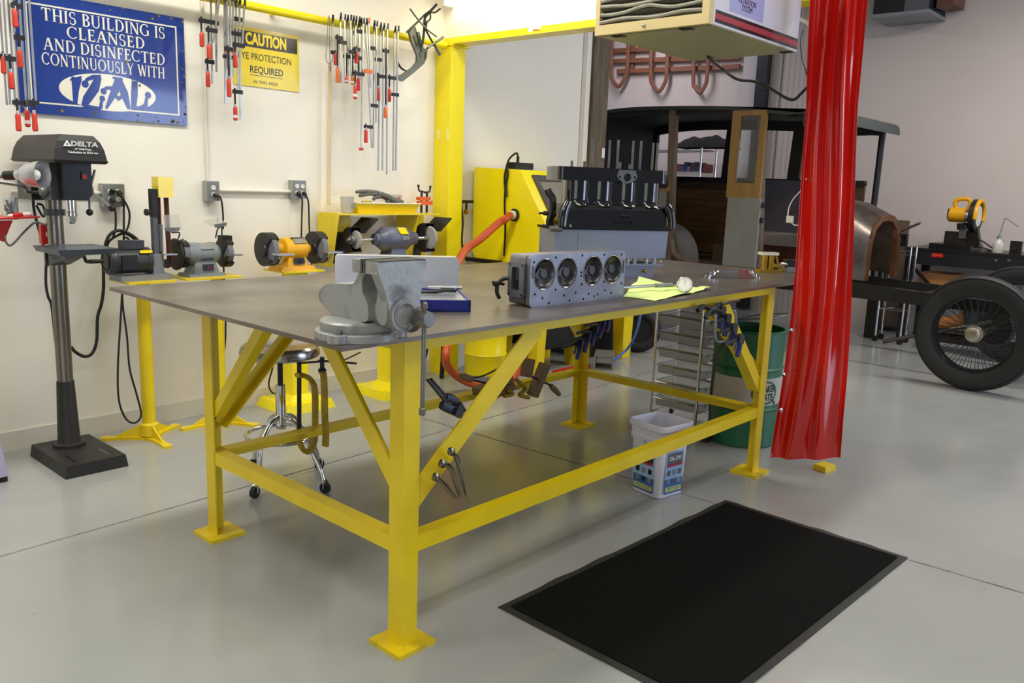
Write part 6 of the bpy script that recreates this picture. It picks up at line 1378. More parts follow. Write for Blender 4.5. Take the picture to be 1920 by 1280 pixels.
M().box((NX-.025, fx(1420,300,NX-.03).y, fx(1400,343,NX-.03).z), (NX-.020, fx(1383,300,NX-.03).y, fx(1400,217,NX-.03).z)).build('door_glass', m_glass, dr_)
M().box((NX-.045, fx(1422,430,NX-.03).y, zb_), (NX-.010, fx(1361,430,NX-.03).y, zt1), .02).build('door_panel', m_primer, t, label='grey primer door panel')
pf = fx(1427, 430, NX); M().bar((NX+.03, pf.y, .74), (NX+.03, fx(1428,205,NX).y, zr(pf.y)-.03), .07, .055, (0,1,0), .008).build('door_post', m_oldwood, t)
for z in (1.36, 1.22): M().cyl((NX-.02, pf.y-.01, z), (NX-.02, pf.y-.01, z+.05), .014, n=10).build('hinge', m_darkiron, t)
# far side
zs_ = fx(1360, 338, FX_).z
M().box((FX_-.03, 1.3, .78), (FX_, 3.9, zs_), .004).build('far_side_panel', m_inner, t)
M().box((FX_-.05, 1.3, zs_-.02), (FX_+.02, 3.9, zs_+.03), .006).build('far_belt_rail', m_cardark, t)
for i in range(6): M().box((FX_-.040, 2.2, .80+.12*i), (FX_-.030, 3.8, .80+.12*i+.114), .002).build('lining_board', m_board, t)
for px, w in ((1366,.10),(1493,.13)): 
    y = fx(px, 300, FX_).y; M().bar((FX_-.03, y, zs_), (FX_-.03, y-.03, zr(y)-.1), .05, w, (0,1,0), .008).build('far_pillar', m_cardark, t)
y = 4.0
M().box((FX_-.05, 3.80, zs_), (FX_, 3.9, zr(3.85)-.1)).build('far_pillar', m_cardark, t)
pa0, pa1 = fx(1638, 388, FX_), fx(1655, 250, FX_)
M().tube([pa0, pa0.lerp(pa1,.5), pa1, pa1+V((0,-.015,.03)), pa1+V((0,-.06,.055))], .032, 8).build('windscreen_pillar', m_cardark, t)
M().bar((NX+.05, pa0.y, pa0.z), (NX+.05, pa1.y+.02, zr(pa1.y)-.03), .05, .06, (0,1,0), .006).build('windscreen_pillar', m_cardark, t)
# interior: wheel arches, seats
M().prism([(.38*cos(a), .38*sin(a)) for a in [pi*i/16 for i in range(17)]], (NX+.1, 2.95, .78), (0,1,0), (0,0,1), 0, .28).build('wheel_arch', m_primer, t)
M().box((6.5, 2.2, .78), (6.9, 2.45, .95), .02).build('rear_box', m_inner, t)
m_seat = mat('grey_upholstery', '#6f6a76', .75, col2='#5b5662', scale=30, stretch=(1, 12, .3), bump=.2, bscale=20)
m = M(); m.hexa([(6.5,2.05,1.06),(FX_-.08,2.05,1.06),(FX_-.08,2.2,1.06),(6.5,2.2,1.06),(6.5,2.16,1.62),(FX_-.08,2.16,1.62),(FX_-.08,2.26,1.62),(6.5,2.26,1.62)], .03)
M().bm.free()
ss0, ss1 = fx(1432, 338, 7.3), fx(1500, 338, 7.3)
m.bm.free(); m = M()
for i in range(9):
    a = ss0.y+.02-(ss0.y-1.42)*i/9; b = ss0.y+.02-(ss0.y-1.42)*(i+1)/9
    m.hexa([(7.28,b,1.02),(7.40,b,1.02),(7.40,a,1.02),(7.28,a,1.02),(7.32,b,1.64),(7.41,b,1.64),(7.41,a,1.64),(7.32,a,1.64)], .022)
m.build('seat_back', m_seat, t)
M().box((6.7, 1.42, .98), (7.36, ss0.y+.05, 1.09), .03).build('seat_cushion', mat('pale_cushion', '#b6aca8', .7, col2='#a39995', scale=8), t)
M().box((6.72, 1.44, .78), (7.34, ss0.y+.03, .98), .004).build('seat_box', mat('red_brown_wood', '#6e3220', .5, col2='#542314', scale=6), t)
# cowl: arch at the front, flaring back to the body
def arch(y, cx, w, z0, z1, sh):
    L = [(-w, z0), (-w, z0+(z1-z0)*.45), (-w*.97, z0+(z1-z0)*.66), (-w*.82, z0+(z1-z0)*sh), (-w*.42, z1-.015), (0, z1), (w*.42, z1-.015), (w*.82, z0+(z1-z0)*sh), (w*.97, z0+(z1-z0)*.66), (w, z0+(z1-z0)*.45), (w, z0)]
    return [V((cx+x, y, z)) for x, z in L]
yr = .86; r1_ = fy(1620, 520, yr); r2_ = fy(1678, 520, yr); zt_ = fy(1656, 402, yr).z
cxm_ = (r1_.x+r2_.x)/2; wm_ = (r2_.x-r1_.x)/2
m = M(); A1 = arch(yr, cxm_, wm_, .74, zt_, .84); A2 = arch(1.32, 6.75, .66, .74, 1.50, .88)
v1 = [m.bm.verts.new(p) for p in A1]; v2 = [m.bm.verts.new(p) for p in A2]
mid = [m.bm.verts.new(a.lerp(b, .5)+V((0,0,.03))) for a, b in zip(A1, A2)]
for U_, W_ in ((v1, mid), (mid, v2)):
    for i in range(len(U_)-1): m.bm.faces.new((U_[i], U_[i+1], W_[i+1], W_[i]))
bmesh.ops.solidify(m.bm, geom=m.bm.faces[:], thickness=.012)
cw = m.build('cowl', m_rust, t, 50, label='bare metal cowl')
m = M(); A0 = arch(yr, cxm_, wm_*.80, .74, zt_-.055, .84)
for i in range(len(A1)-1):
    m.hexa([A1[i]+V((0,.03,0)), A1[i+1]+V((0,.03,0)), A0[i+1]+V((0,.03,0)), A0[i]+V((0,.03,0)), A1[i]+V((0,-.012,0)), A1[i+1]+V((0,-.012,0)), A0[i+1]+V((0,-.012,0)), A0[i]+V((0,-.012,0))])
m.build('cowl_rim', m_copper, t, 20, label='copper-coloured rim of the cowl')
for s in (-1, 1): M().cyl((cxm_+s*wm_*.9, yr-.0135, zt_-.19), (cxm_+s*wm_*.9, yr-.010, zt_-.19), .022, n=14).build('rim_hole', m_sblk, cw)
M().box((6.15, 1.36, .78), (7.35, 1.40, 1.45), .004).build('firewall', m_inner, t)
# chassis
for x in (6.32, 7.10):
    M().prism([(3.7,.60),(3.7,.72),(1.2,.735),(.6,.715),(-.25,.69),(-.55,.62),(-.55,.56),(-.25,.59),(.6,.59)], (0,0,0), (0,1,0), (0,0,1), x, x+.05).build('chassis_rail', m_black, t)
for y in (.35, -.42): M().box((6.36, y-.03, .60), (7.11, y+.03, .68), .004).build('cross_member', m_black, t)
wc0 = fx(1829, 625, 5.97); WY_, WZ_ = wc0.y, wc0.z
M().cyl((6.0, WY_, WZ_-.02), (7.45, WY_, WZ_-.02), .028, n=12).build('front_axle', m_darkiron, t)
for i in range(4): M().bar((6.38, -.62+.05*i, .50-.018*i), (7.08, -.62+.05*i, .50-.018*i), .045, .014).build('spring_leaf', m_darkiron, t)
m_tyre = mat('tyre_rubber', '#1d1d1f', .55, col2='#28282a', scale=8, bump=.1, bscale=80); m_rim = mat('wheel_black', '#111214', .35, col2='#1a1b1e', scale=8); m_hub = mat('hub_metal', '#b7b1a2', .3, .9, col2='#8f897c', scale=12)
def wheel(c, nrm):
    Rw = c.z; w = thing('w', None, None) if False else None
    a, b, n = frame(nrm)
    ty = M().lathe([(Rw-.145, -.050), (Rw-.10, -.062), (Rw-.04, -.064), (Rw-.012, -.052), (Rw-.002, -.025), (Rw, 0), (Rw-.002, .025), (Rw-.012, .052), (Rw-.04, .064), (Rw-.10, .062), (Rw-.145, .050), (Rw-.150, 0), (Rw-.145, -.050)], c, nrm, 72, False).build('tyre', m_tyre, t, 60)
    for rr_ in (Rw-.02, Rw-.055): M().torus(c+n*.0585, n, rr_, .004, 72, 6).build('tyre_rib', m_tyre, ty)
    rm = M().lathe([(Rw-.142, -.045), (Rw-.142, .045), (Rw-.155, .048), (Rw-.165, .035), (Rw-.175, 0), (Rw-.165, -.035), (Rw-.155, -.048), (Rw-.142, -.045)], c, nrm, 72, False).build('rim', m_rim, t, 60)
    hb = M().lathe([(.05, -.07), (.052, .02), (.066, .022), (.068, .045), (.060, .050), (.056, .075), (.040, .082), (0, .083)], c, nrm, 32).build('hub', m_hub, t, label='polished hub cap')
    N = 60
    for i in range(N):
        th = 2*pi*i/N; off = (1 if i % 2 else -1)*.30; hz = .035 if i % 2 else -.055
        p0 = c+(a*cos(th+off)+b*sin(th+off))*.050+n*hz; p1 = c+(a*cos(th)+b*sin(th))*(Rw-.17)+n*(.008 if i % 2 else -.008)
        M().cyl(p0, p1, .0026, n=6).build('spoke', m_rim, rm, 0)
wheel(V((5.97, WY_, WZ_)), V((-1, .06, 0)))
wheel(V((7.52, WY_+.02, WZ_)), V((-1, .06, 0)))
M().tube([fx(1655,641,5.9), fx(1700,632,5.95), V((6.1, WY_+.12, WZ_+.02)), V((6.4, WY_, WZ_+.05))], .017, 10, 4).build('drag_link', m_dimsteel, t)
M().lathe([(.02,0),(.14,.01),(.16,.06),(.12,.14),(.03,.20)], (6.55, WY_, WZ_-.02), (1,0,0), 24).build('axle_housing', m_darkiron, t)
# boot on a low board behind the wheel
p = fx(1790, 592, 7.78); p.x = 7.78
t = thing('work_boot', 'tan leather boot-shaped object seen through the spokes of the front wheel', 'boot', tuple(p))
m_lea = mat('tan_leather', '#a8672e', .6, col2='#8a4f1f', scale=14)
M().tube([p+V((0,.18,-.10)), p+V((0,.06,-.09)), p+V((0,-.04,-.06)), p+V((0,-.10,.0)), p+V((0,-.11,.12))], .07, 12).build('upper', m_lea, t)
M().tube([p+V((0,.22,-.17)), p+V((0,.0,-.17)), p+V((0,-.16,-.17))], .055, 10, flat=.5).build('sole', m_darkiron, t)
tag(M().box((7.62, p.y-.9, p.z-.26), (7.925, p.y+.26, p.z-.205), .004).build('low_shelf', m_darkiron), 'dark low shelf board behind the front wheel', 'shelf')
# ================================================================== saw bench along the far wall
SBX = 7.95; sb0, sb1 = fx(1728, 462, SBX), fx(1925, 485, SBX); zt = fx(1800, 470, SBX).z
t = thing('saw_bench', 'black steel saw bench with long apron along the far wall', 'bench', (8.3, .2, 0))
bench = t; ya = fx(1698, 462, SBX).y
M().box((SBX, -1.6, zt-.03), (SBX+.7, ya, zt), .004).build('bench_top', m_black, t)
M().box((SBX+.005, -1.6, zt-.17), (SBX+.02, ya-.03, zt-.03), .002).build('apron', mat('apron_black', '#26272a', .4, .3, col2='#1e1f22', scale=5), t)
for y in (ya-.05, -1.5): 
    for x in (SBX+.04, SBX+.62): M().box((x-.03, y-.04, 0), (x+.03, y+.04, zt-.03), .003).build('leg', m_black, t)
M().bar((SBX+.05, ya-.08, zt-.2), (SBX+.05, ya-.45, zt-.55), .04, .03).build('gusset', m_black, t)
qa, qb = fx(1747, 476, SBX), fx(1768, 481, SBX)
pl = M().box((SBX-.002, qb.y, qb.z-.012), (SBX+.005, qa.y, qa.z+.012)).build('badge', m_red, t, label='small red badge')
M().box((SBX-.0028, qb.y+.01, (qa.z+qb.z)/2-.005), (SBX-.002, qa.y-.01, (qa.z+qb.z)/2+.005)).build('pale_print', m_pink, pl, 0)
for px in (1868, 1892): p = fx(px, 488, SBX+.004); M().cyl((SBX-.004, p.y, p.z), (SBX+.005, p.y, p.z), .014, n=12).build('bolt', m_steel, t)
for px, nm in ((1662, 0), (1690, 1), (1905, 2)):
    p = fx(px, 452, SBX+.05)
    tt = thing('fence_stop', ('black slotted upright post at the left end of the saw bench', 'small black stop clamp on the saw bench edge beside its left end', 'small black stop clamp at the right end of the saw bench')[nm], 'stop', (SBX+.05, p.y, zt if nm else 0))
    if nm == 0: M().box((SBX-.14, p.y-.06, 0), (SBX-.02, p.y+.06, fx(1662,455,SBX-.06).z), .005).build('post', m_black, tt); M().box((SBX-.10, p.y-.05, fx(1662,455,SBX-.06).z), (SBX-.07, p.y+.0, fx(1662,440,SBX).z), .004).build('hook', m_iron, tt); M().box((SBX-.142, p.y-.02, .5), (SBX-.1395, p.y+.02, .8)).build('slot', m_alu, tt)
    else: M().box((SBX+.02, p.y-.06, zt), (SBX+.08, p.y+.04, zt+.13), .006).build('block', m_black, tt); M().cyl((SBX, p.y, zt+.06), (SBX+.02, p.y, zt+.06), .02, n=12).build('knob', m_iron, tt)
# chop saw
p = fx(1795, 455, SBX+.30); t = thing('chop_saw', 'yellow and black chop saw standing on the saw bench', 'saw', (p.x, p.y, zt))
def cs(px, py, dx=0): return fx(px, py, SBX+.30+dx)
a, b = cs(1752, 470), cs(1830, 470)
M().box((SBX+.08, b.y, zt), (SBX+.55, a.y, zt+.055), .012).build('base', m_black, t)
a, b = cs(1772, 440), cs(1826, 440); M().box((SBX+.28, b.y, zt+.05), (SBX+.34, a.y, zt+.18), .008).build('fence', m_darkiron, t)
bc = cs(1829, 405); br = abs(cs(1829, 375).z-cs(1829, 438).z)/2
gd = M().lathe([(0,-.03),(br*.96,-.03),(br,-.022),(br,.022),(br*.96,.03),(0,.03)], bc, (.02,1,0), 40).build('blade_guard', m_darkiron, t)
M().torus(bc+V((0,-.035,0)), (.02,1,0), br*.92, .022, 40, 8, R(-10), R(200)).build('guard_rim', m_ydewalt, gd)
M().lathe([(0,-.034),(br*.62,-.034),(br*.62,-.030),(0,-.030)], bc, (.02,1,0), 32).build('blade_face', m_cream, gd)
mo = M().cyl(cs(1782,402), cs(1812,404), .075, n=26, bev=.01).build('motor', m_ydewalt, t, label='yellow motor')
M().cyl(cs(1779,402), cs(1783,402), .065, n=26, bev=.01).build('motor_cap', m_iron, mo); M().cyl(cs(1806,404), cs(1822,406), .055, n=22).build('gear_case', m_alu, mo)
M().tube([cs(*q) for q in ((1795,395),(1791,384),(1793,376),(1804,373),(1817,374),(1820,382),(1814,394))], .022, 10).build('handle', m_ydewalt, t, label='yellow handle')
M().cyl(cs(1804,430), cs(1804,418), .05, n=20).build('pivot', m_iron, t); M().bar(cs(1806,447), cs(1806,422), .07, .07, (0,1,0), .01).build('arm', m_steel, t)
M().bar(cs(1829,465), cs(1825,430), .08, .10, (0,1,0), .01).build('hinge_block', m_black, t)
cord([cs(*q, -.1) for q in ((1834,448),(1845,454),(1858,463),(1868,468),(1876,471))], .008, 'black cord trailing across the saw bench from the chop saw')
cord([cs(*q, -.1) for q in ((1835,462),(1848,466),(1858,470),(1842,472),(1846,474),(1862,472))], .008, 'second black cord lying in loops beside the squeeze bottle')
p = fx(1869, 478, SBX+.15); p.z = zt; zc2 = fx(1869, 447, SBX+.15).z-zt
t = thing('squeeze_bottle', 'white squeeze bottle with bent straw on the saw bench', 'bottle', tuple(p))
M().lathe([(.045,0),(.048,.01),(.048,zc2*.55),(.040,zc2*.75),(.018,zc2*.95),(.018,zc2)], p, (0,0,1), 22).build('bottle', mat('milky_plastic', '#cfcfc6', .3, col2='#c4c4ba'), t)
M().cyl(p+V((0,0,zc2)), p+V((0,0,zc2+.03)), .020, n=16).build('cap', m_grey, t)
M().tube([p+V((0,0,zc2+.03)), p+V((0,-.02,zc2+.17)), p+V((0,-.04,zc2+.20)), p+V((0,-.15,zc2+.13))], .006, 8, 4).build('straw', m_grey, t)
# chrome cart, board, rod behind the cowl
p = fx(1692, 450, 8.6); t = thing('steel_board', 'brown upright board behind the bare metal cowl', 'board', (8.6, p.y, 0))
a, b = fx(1672, 412, 8.6), fx(1705, 411, 8.6); M().box((8.6, b.y, .04), (8.64, a.y, a.z), .004).build('panel', mat('brown_board', '#6f5c4a', .6, col2='#5c4b3c', scale=6), t); M().box((8.52, b.y, 0), (8.72, a.y, .04), .004).build('foot', m_darkiron, t)
t = thing('wire_cart', 'small chrome wire cart behind the car cowl', 'cart', (7.7, fx(1690,500,7.7).y, 0))
y0, y1 = fx(1708, 470, 7.68).y, fx(1660, 470, 7.68).y; zc3 = fx(1690, 462, 7.68).z
for y in (y0, y1):
    for x in (7.68, 7.86): M().cyl((x, y, .06), (x, y, zc3), .012, n=10).build('post', m_chrome, t)
for z in (zc3-.04, zc3-.08, .35):
    m = M()
    for i in range(9): m.cyl((7.68+.18*i/8, y0, z), (7.68+.18*i/8, y1, z), .004, n=6)
    m.build('wire_shelf', m_chrome, t)
for y in (y0, y1): 
    for x in (7.68, 7.86): M().cyl((x-.012, y, .032), (x+.012, y, .032), .032, n=16).build('caster', m_iron, t)
a, b = fx(1676, 439, 8.55), fx(1725, 418, 8.3); tag(M().cyl(a, b, .014, .014, 10).build('steel_rod', m_steel), 'thin steel rod leaning over the brown board behind the cowl', 'rod')
p = fx(1765, 520, 8.2); tag(M().box((8.05, p.y-.18, p.z-.12), (8.4, p.y+.18, p.z+.05), .004).build('cardboard_box', mat('cardboard', '#b07a45', .7, col2='#9c6a3a')), 'brown cardboard box under the saw bench', 'box')
M().box((8.0, p.y-.5, p.z-.16), (8.6, p.y+.5, p.z-.121)).build('lower_shelf', m_darkiron, bench)
# rack of parts behind the car
t = thing('wire_rack', 'chrome wire shelving rack seen through the car windows', 'rack', (8.3, 4.4, 0))
ry0, ry1 = 3.60, 5.6; zr1, zr2 = fx(1300, 283, 8.3).z, fx(1300, 323, 8.3).z
for y in (ry0, (ry0+ry1)/2+.3, ry1):
    for x in (8.12, 8.5): M().cyl((x, y, 0), (x, y, zr1+.03), .016, n=10).build('post', m_chrome, t)
for z in (zr1, zr2, 1.1, .5):
    m = M()
    for i in range(9): m.cyl((8.12+.38*i/8, ry0, z), (8.12+.38*i/8, ry1, z), .006, n=6)
    for y in (ry0, ry1): m.cyl((8.12, y, z), (8.5, y, z), .008, n=6)
    m.cyl((8.12, ry0, z-.03), (8.12, ry1, z-.03), .006, n=6)
    m.build('wire_shelf', m_chrome, t)
rr_ = random.Random(9); m = M()
h0, h1 = fx(1283, 280, 8.25), fx(1358, 300, 8.25)
def heap(u, v):
    y = h0.y+.12+(h1.y-.1-h0.y-.12)*u; s = sin(pi*min(1, max(0, u)))**.5*sin(pi*v)**.5
    return V((8.12+.36*v, y, zr1+.038+.145*s*(1+.16*sin(13*u+2)*cos(7*v)+.06*sin(31*u+11*v))))
tag(m.sheet(heap, 26, 12, .012).build('dark_hide', mat('black_fleece', '#141416', .95, col2='#222226', scale=40, bump=.6, bscale=70)), 'black crumpled cover heaped on top of the wire rack', 'cover')
cols = ('#27345f', '#6b3230', '#3c4149', '#1f2a55', '#5d5f64', '#4b2523', '#30364a')
for i in range(9):
    y = fx(1270+6.2*i, 318, 8.2).y; hgt_ = .07+.06*rr_.random()
    mt = mat('parts_%d' % (i % 7), cols[i % 7], .45)
    o = M().hexa([(8.14,y-.026,zr2+.007),(8.40,y-.026,zr2+.007),(8.40,y+.026,zr2+.007),(8.14,y+.026,zr2+.007),(8.15,y-.024,zr2+hgt_),(8.38,y-.024,zr2+hgt_),(8.38,y+.024,zr2+hgt_),(8.15,y+.024,zr2+hgt_)], .008).build('parts_box', mt)
    tag(o, 'small parts box in the row on the wire rack, %s from its left end' % ('first','second','third','fourth','fifth','sixth','seventh','eighth','ninth')[i], 'box', 'small parts boxes on the wire rack')
# ================================================================== far wall fittings
HX = XF-.10
m_bow = mat('bow_wood', '#8c5a40', .6, col2='#704431', scale=6, amt=.6)
for (L, lb) in ((((1145,78),(1146,130),(1149,150),(1160,162),(1171,146),(1176,125),(1177,80)), 'wooden roof bow hanging on the wall rails, nearest the timber post'),
               (((1219,92),(1220,140),(1224,158),(1235,171),(1246,156),(1250,135),(1250,98)), 'wooden roof bow hanging on the wall rails, middle of the three'),
               (((1299,110),(1300,150),(1303,162),(1312,173),(1322,160),(1326,140),(1327,108)), 'wooden roof bow hanging on the wall rails, rightmost of the three')):
    P_ = [fx(*q, HX) for q in L]; P_[0].z += .35; P_[-1].z += .35
    tag(M().tube(P_, .030, 8, 5, flat=.7).build('roof_bow', m_bow), lb, 'roof bow', 'wooden roof bows on the far wall')
for (a, b, lb) in (((1146,96),(1220,92),'upper short wooden rail on the far wall above the roof bows'), ((1148,115),(1387,107),'middle wooden rail on the far wall behind the roof bows'), ((1158,134),(1387,125),'lowest long wooden rail on the far wall behind the roof bows')):
    a, b = fx(*a, XF-.04), fx(*b, XF-.04); tag(M().bar(a, b, .05, .06, bev=.004).build('wall_batten', m_bow), lb, 'rail')
a, b = fx(1186, 78, XF-.02), fx(1186, 128, XF-.02); tag(M().bar(a+V((0,0,.2)), b, .03, .06, (0,1,0)).build('wall_batten', m_bow), 'short upright wooden batten joining the wall rails', 'rail')
p = fx(1430, 150, XF-.08); tag(M().bar((XF-.08, p.y, 0.02), (XF-.08, p.y, 4.15), .10, .14, (0,1,0), .006).build('door_track', m_cardark), 'dark vertical door track on the far wall behind the car', 'track')
def chain(px, y0, y1, x, label):
    a, b = fx(px, y0, x), fx(px-3, y1, x); a.z = 4.1; n = int((a.z-b.z)/.034); m = M()
    for i in range(n):
        z = a.z-(i+.5)*(a.z-b.z)/n; m.torus((a.x, a.y, z), (1,0,0) if i % 2 else (.3,1,0), .013, .0042, 10, 5)
    for v in m.bm.verts: pass
    tag(m.build('chain', m_darkiron), label, 'chain')
chain(1470, 100, 338, XF-.25, 'dark hoist chain hanging in front of the far wall, right of the pair')
chain(1444, 100, 192, XF-.25, 'dark hoist chain hanging in front of the far wall, left of the pair')
m_pan2 = mat('roller_panel', '#c6bcb5', .6, col2='#bcb1aa', scale=2)
a, b = fx(1440, 200, XF-.02), fx(1530, 200, XF-.02)
struct(M().box((XF-.02, b.y, 0), (XF, a.y, 3.9)), 'door_1', m_pan2)
for i in range(9):
    y = b.y+(a.y-b.y)*(i+.5)/9; struct(M().box((XF-.024, y-.006, 0), (XF-.02, y+.006, 3.9)), 'trim_6', mat('panel_rib', '#b9aea6', .6))
a, b = fx(1637, 20, 8.2), fx(1742, 24, 8.2)
t = thing('wall_heater', 'dark box unit with pale lower edge high on the far wall', 'heater', (8.4, (a.y+b.y)/2, a.z))
M().box((8.2, b.y, b.z+.03), (8.74, a.y, b.z+.6), .01).build('case', m_cardark, t); M().box((8.17, b.y-.01, b.z), (8.74, a.y+.01, b.z+.035), .004).build('lower_edge', m_grey, t)
M().box((8.19, b.y+.01, b.z+.04), (8.2, b.y+.25, b.z+.5)).build('side_sheet', mat('grey_film', '#5c5d66', .4), t)
a = fx(1768, 4, 8.3); tag(M().hexa([(8.3,a.y-.1,a.z-.02),(8.7,a.y-.1,a.z-.02),(8.7,a.y+.06,a.z-.03),(8.3,a.y+.06,a.z-.05),(8.3,a.y-.1,a.z+.3),(8.7,a.y-.1,a.z+.3),(8.7,a.y+.06,a.z+.3),(8.3,a.y+.06,a.z+.3)], .004).build('wall_bracket', mat('rust_pipe', '#6b4638', .6)), 'brown bracket at the top of the far wall right of the dark box', 'bracket')
# ================================================================== air filter box
AX0, AX1, AY0, AY1, AZ = 1.985, 2.885, .092, .700, 2.200
t = thing('air_filter', 'hanging air filtration unit with pleated filter and red-black stripes above the table', 'air filter', ((AX0+AX1)/2, (AY0+AY1)/2, AZ))
m_fw = mat('filter_white', '#dcd9e2', .35, col2='#d2cfd8', scale=3); m_fb = mat('filter_belly', '#c9c8a0', .30, .25, col2='#bdbc92', scale=2, rvar=.08)
m_flab = mat('label_lilac', '#a9a7d6', .5, col2='#a19fce')
AT = AZ+.42
M().box((AX0+.04, AY0, AZ+.004), (AX1, AY1, AT), .003).build('housing', m_fw, t)
M().box((AX0+.03, AY0+.004, AZ), (AX1-.002, AY1-.004, AZ+.0045)).build('bottom_panel', m_fb, t, label='cream bottom panel')
m_pine = mat('filter_frame', '#d9c48e', .55, col2='#c9b27a', scale=6, stretch=(5,.6,5))
fr = M().prism([(AY0,AZ),(AY1,AZ),(AY1,AT),(AY0,AT)], (AX0,0,0), (0,1,0), (0,0,1), 0, .04, [[(AY0+.035,AZ+.045),(AY1-.025,AZ+.045),(AY1-.025,AT-.03),(AY0+.035,AT-.03)]]).build('filter_frame', m_pine, t)
m_pleat = mat('filter_media', '#6d6a5c', .95, col2='#4d4a40', scale=25, bump=.5, bscale=90); m_pl2 = mat('pleat_edge', '#a8a494', .9, col2='#928e7f', scale=20, bump=.4, bscale=90)
NP = 11
def pleat(u, v):
    y = AY0+.035+(AY1-AY0-.06)*u; ph = v*NP; z = AZ+.045+(AT-AZ-.075)*v
    f = ph-int(ph); tri = 1-abs(2*f-1)
    sag = .006*sin(3*u*pi+int(ph)) + (.014*math.exp(-((u-.45)/.08)**2) if int(ph) == 1 else 0)
    return V((AX0+.038-.032*tri**.7, y, z+sag*sin(pi*v)))
M().sheet(pleat, 40, NP*8).build('filter_media', m_pleat, t, 0)
for i in range(NP):
    y0, y1 = AY0+.037, AY1-.027; z = AZ+.045+(AT-AZ-.075)*(i+.5)/NP
    M().tube([(AX0+.006, y0+(y1-y0)*k/8, z+.005*sin(k*1.3+i*2)+(.012*math.exp(-((k-4)/1.2)**2) if i == 1 else 0)) for k in range(9)], .008, 6, 3).build('pleat_edge', m_pl2, t)
M().sphere((AX0-.004, AY0+.33, AZ+.022), .009, n=10).build('screw', m_chrome, t)
yb = AY0-.0008
for i, (z0, z1, mt) in enumerate(((.002,.016,m_sblk),(.016,.040,m_lred),(.040,.054,m_sblk))):
    M().box((AX0+.055, AY0-.0012, AZ+z0+.012), (AX1-.004, AY0, AZ+z1+.012)).build('stripe', mt, t, 0)
lx0, lx1 = fy(1367, 20, AY0).x, fy(1431, 30, AY0).x
zl_ = fy(1400, 32, AY0).z
lb_ = M().box((lx0, AY0-.0010, zl_), (lx1, AY0, zl_+.20)).build('label_panel', m_flab, t, 0)
for s_, py in (('SYSTEM', 19), ('FILTRATION', 6), ('AIR', -7)):
    text(s_, .036, ((lx0+lx1)/2, AY0-.0018, fy(1402, py, AY0).z), (1,0,0), (0,0,1), m_sblk, 'lettering', lb_, .0002, sx=.85, off=0)
for x, y in ((AX0+.1, AY0+.05), (AX1-.08, AY0+.05), (AX1-.08, AY1-.05), (AX0+.1, AY1-.05)): M().cyl((x, y, AT-.01), (x, y, 4.18), .004, n=6).build('hanger', m_steel, t)
for x, y in ((AX0+.06, AY0+.14), (AX0+.06, AY1-.10), (AX1-.05, AY0+.03)): M().box((x-.02, y-.03, AZ-.004), (x+.02, y+.03, AZ), .001).build('tab', m_iron, t)
# ================================================================== red welding curtain
def redpvc():
    m = mat('red_pvc', '#d0190d', .12, coat=.8, trans=.0, col2='#bc1209', scale=2.5, amt=.6, bump=.05, bscale=9)
    return m
cdir_ = V((.37, -.93, 0)).normalized(); cn = V((.93, .37, 0))
rows = [(0,1519,1627),(100,1514,1618),(200,1511,1609),(300,1504,1605),(400,1498,1602),(500,1491,1599),(600,1482,1595),(700,1469,1589),(780,1456,1582),(860,1443,1576)]
c00 = fz(1515, 866, .10)
def onplane(px, py):
    d = ray(px, py); return CAM+d*(((c00-CAM).dot(cn))/d.dot(cn))
t = thing('welding_curtain', 'long glossy red welding curtain bunched and hanging at the table end', 'curtain', (c00.x, c00.y, 2.48))
NU = 120
grid = []
for ri in range(len(rows)+1):
    r_ = rows[min(ri, len(rows)-1)]
    if ri == len(rows): pass
RL = [(onplane(l, y), onplane(r, y)) for y, l, r in rows]
dz = RL[0][0]; RL = [(a+V((0,0,.25))+(a-RL[1][0])*1.2*0, b+V((0,0,.25))) for a, b in RL[:1]]+RL
def rowpt(v):
    x = v*(len(RL)-1); i = min(int(x), len(RL)-2); f = x-i
    return tuple(catmull([RL[max(i-1, 0)][k], RL[i][k], RL[i+1][k], RL[min(i+2, len(RL)-1)][k]], 20)[20+int(round(f*20))] for k in (0, 1))
def cur(u, v):
    a, b = rowpt(v); p = a.lerp(b, u); w = 1-.62*v
    env = sin(pi*min(1, max(0, u)))**.35
    d = (.055*sin(2*pi*(2.3*u+.05*sin(2.5*v))+.4)+.014*sin(2*pi*(5.2*u+.12*v)+1.1)*(1-.5*v))*w*env
    d += .02*v*sin(2*pi*u*1.3+.6)
    q = p+cn*d+cdir_*(.010*sin(9*v+5*u)*env)
    if v > .999: pass
    q.z += (-.02*sin(pi*u)+.05*u*u*(1 if v > .99 else v**6))*0
    return q
m = M(); m.sheet(cur, NU, 60, .0015).build('sheet', redpvc(), t, 60)
a, b = rowpt(0)
for k in range(4):
    p = a.lerp(b, .1+.25*k); M().torus(p+V((0,0,-.02)), cdir_, .022, .003, 16, 6).build('hook', m_chrome, t)
M().cyl(rowpt(0)[0]+V((0,0,.0))-cdir_*.1, rowpt(0)[1]+cdir_*.1, .012, n=12).build('curtain_rod', m_chrome, t)
for q in ((1484,617),(1465,766),(1470,700)):
    p = onplane(*q)-cn*.03; M().lathe([(.004,-.002),(.011,0),(.011,.002),(.004,.004)], p, -cn, 14).build('eyelet', m_chrome, t)
e = fz(1545, 874, 0.02); tag(M().hexa([e+V(q) for q in ((-.05,-.03,-.02),(.05,-.05,-.02),(.07,.03,-.02),(-.03,.05,-.02),(-.045,-.025,.01),(.045,-.045,.01),(.06,.025,.01),(-.025,.045,.01))], .003).build('floor_wedge', m_yel), 'small yellow block on the floor under the red curtain', 'block')
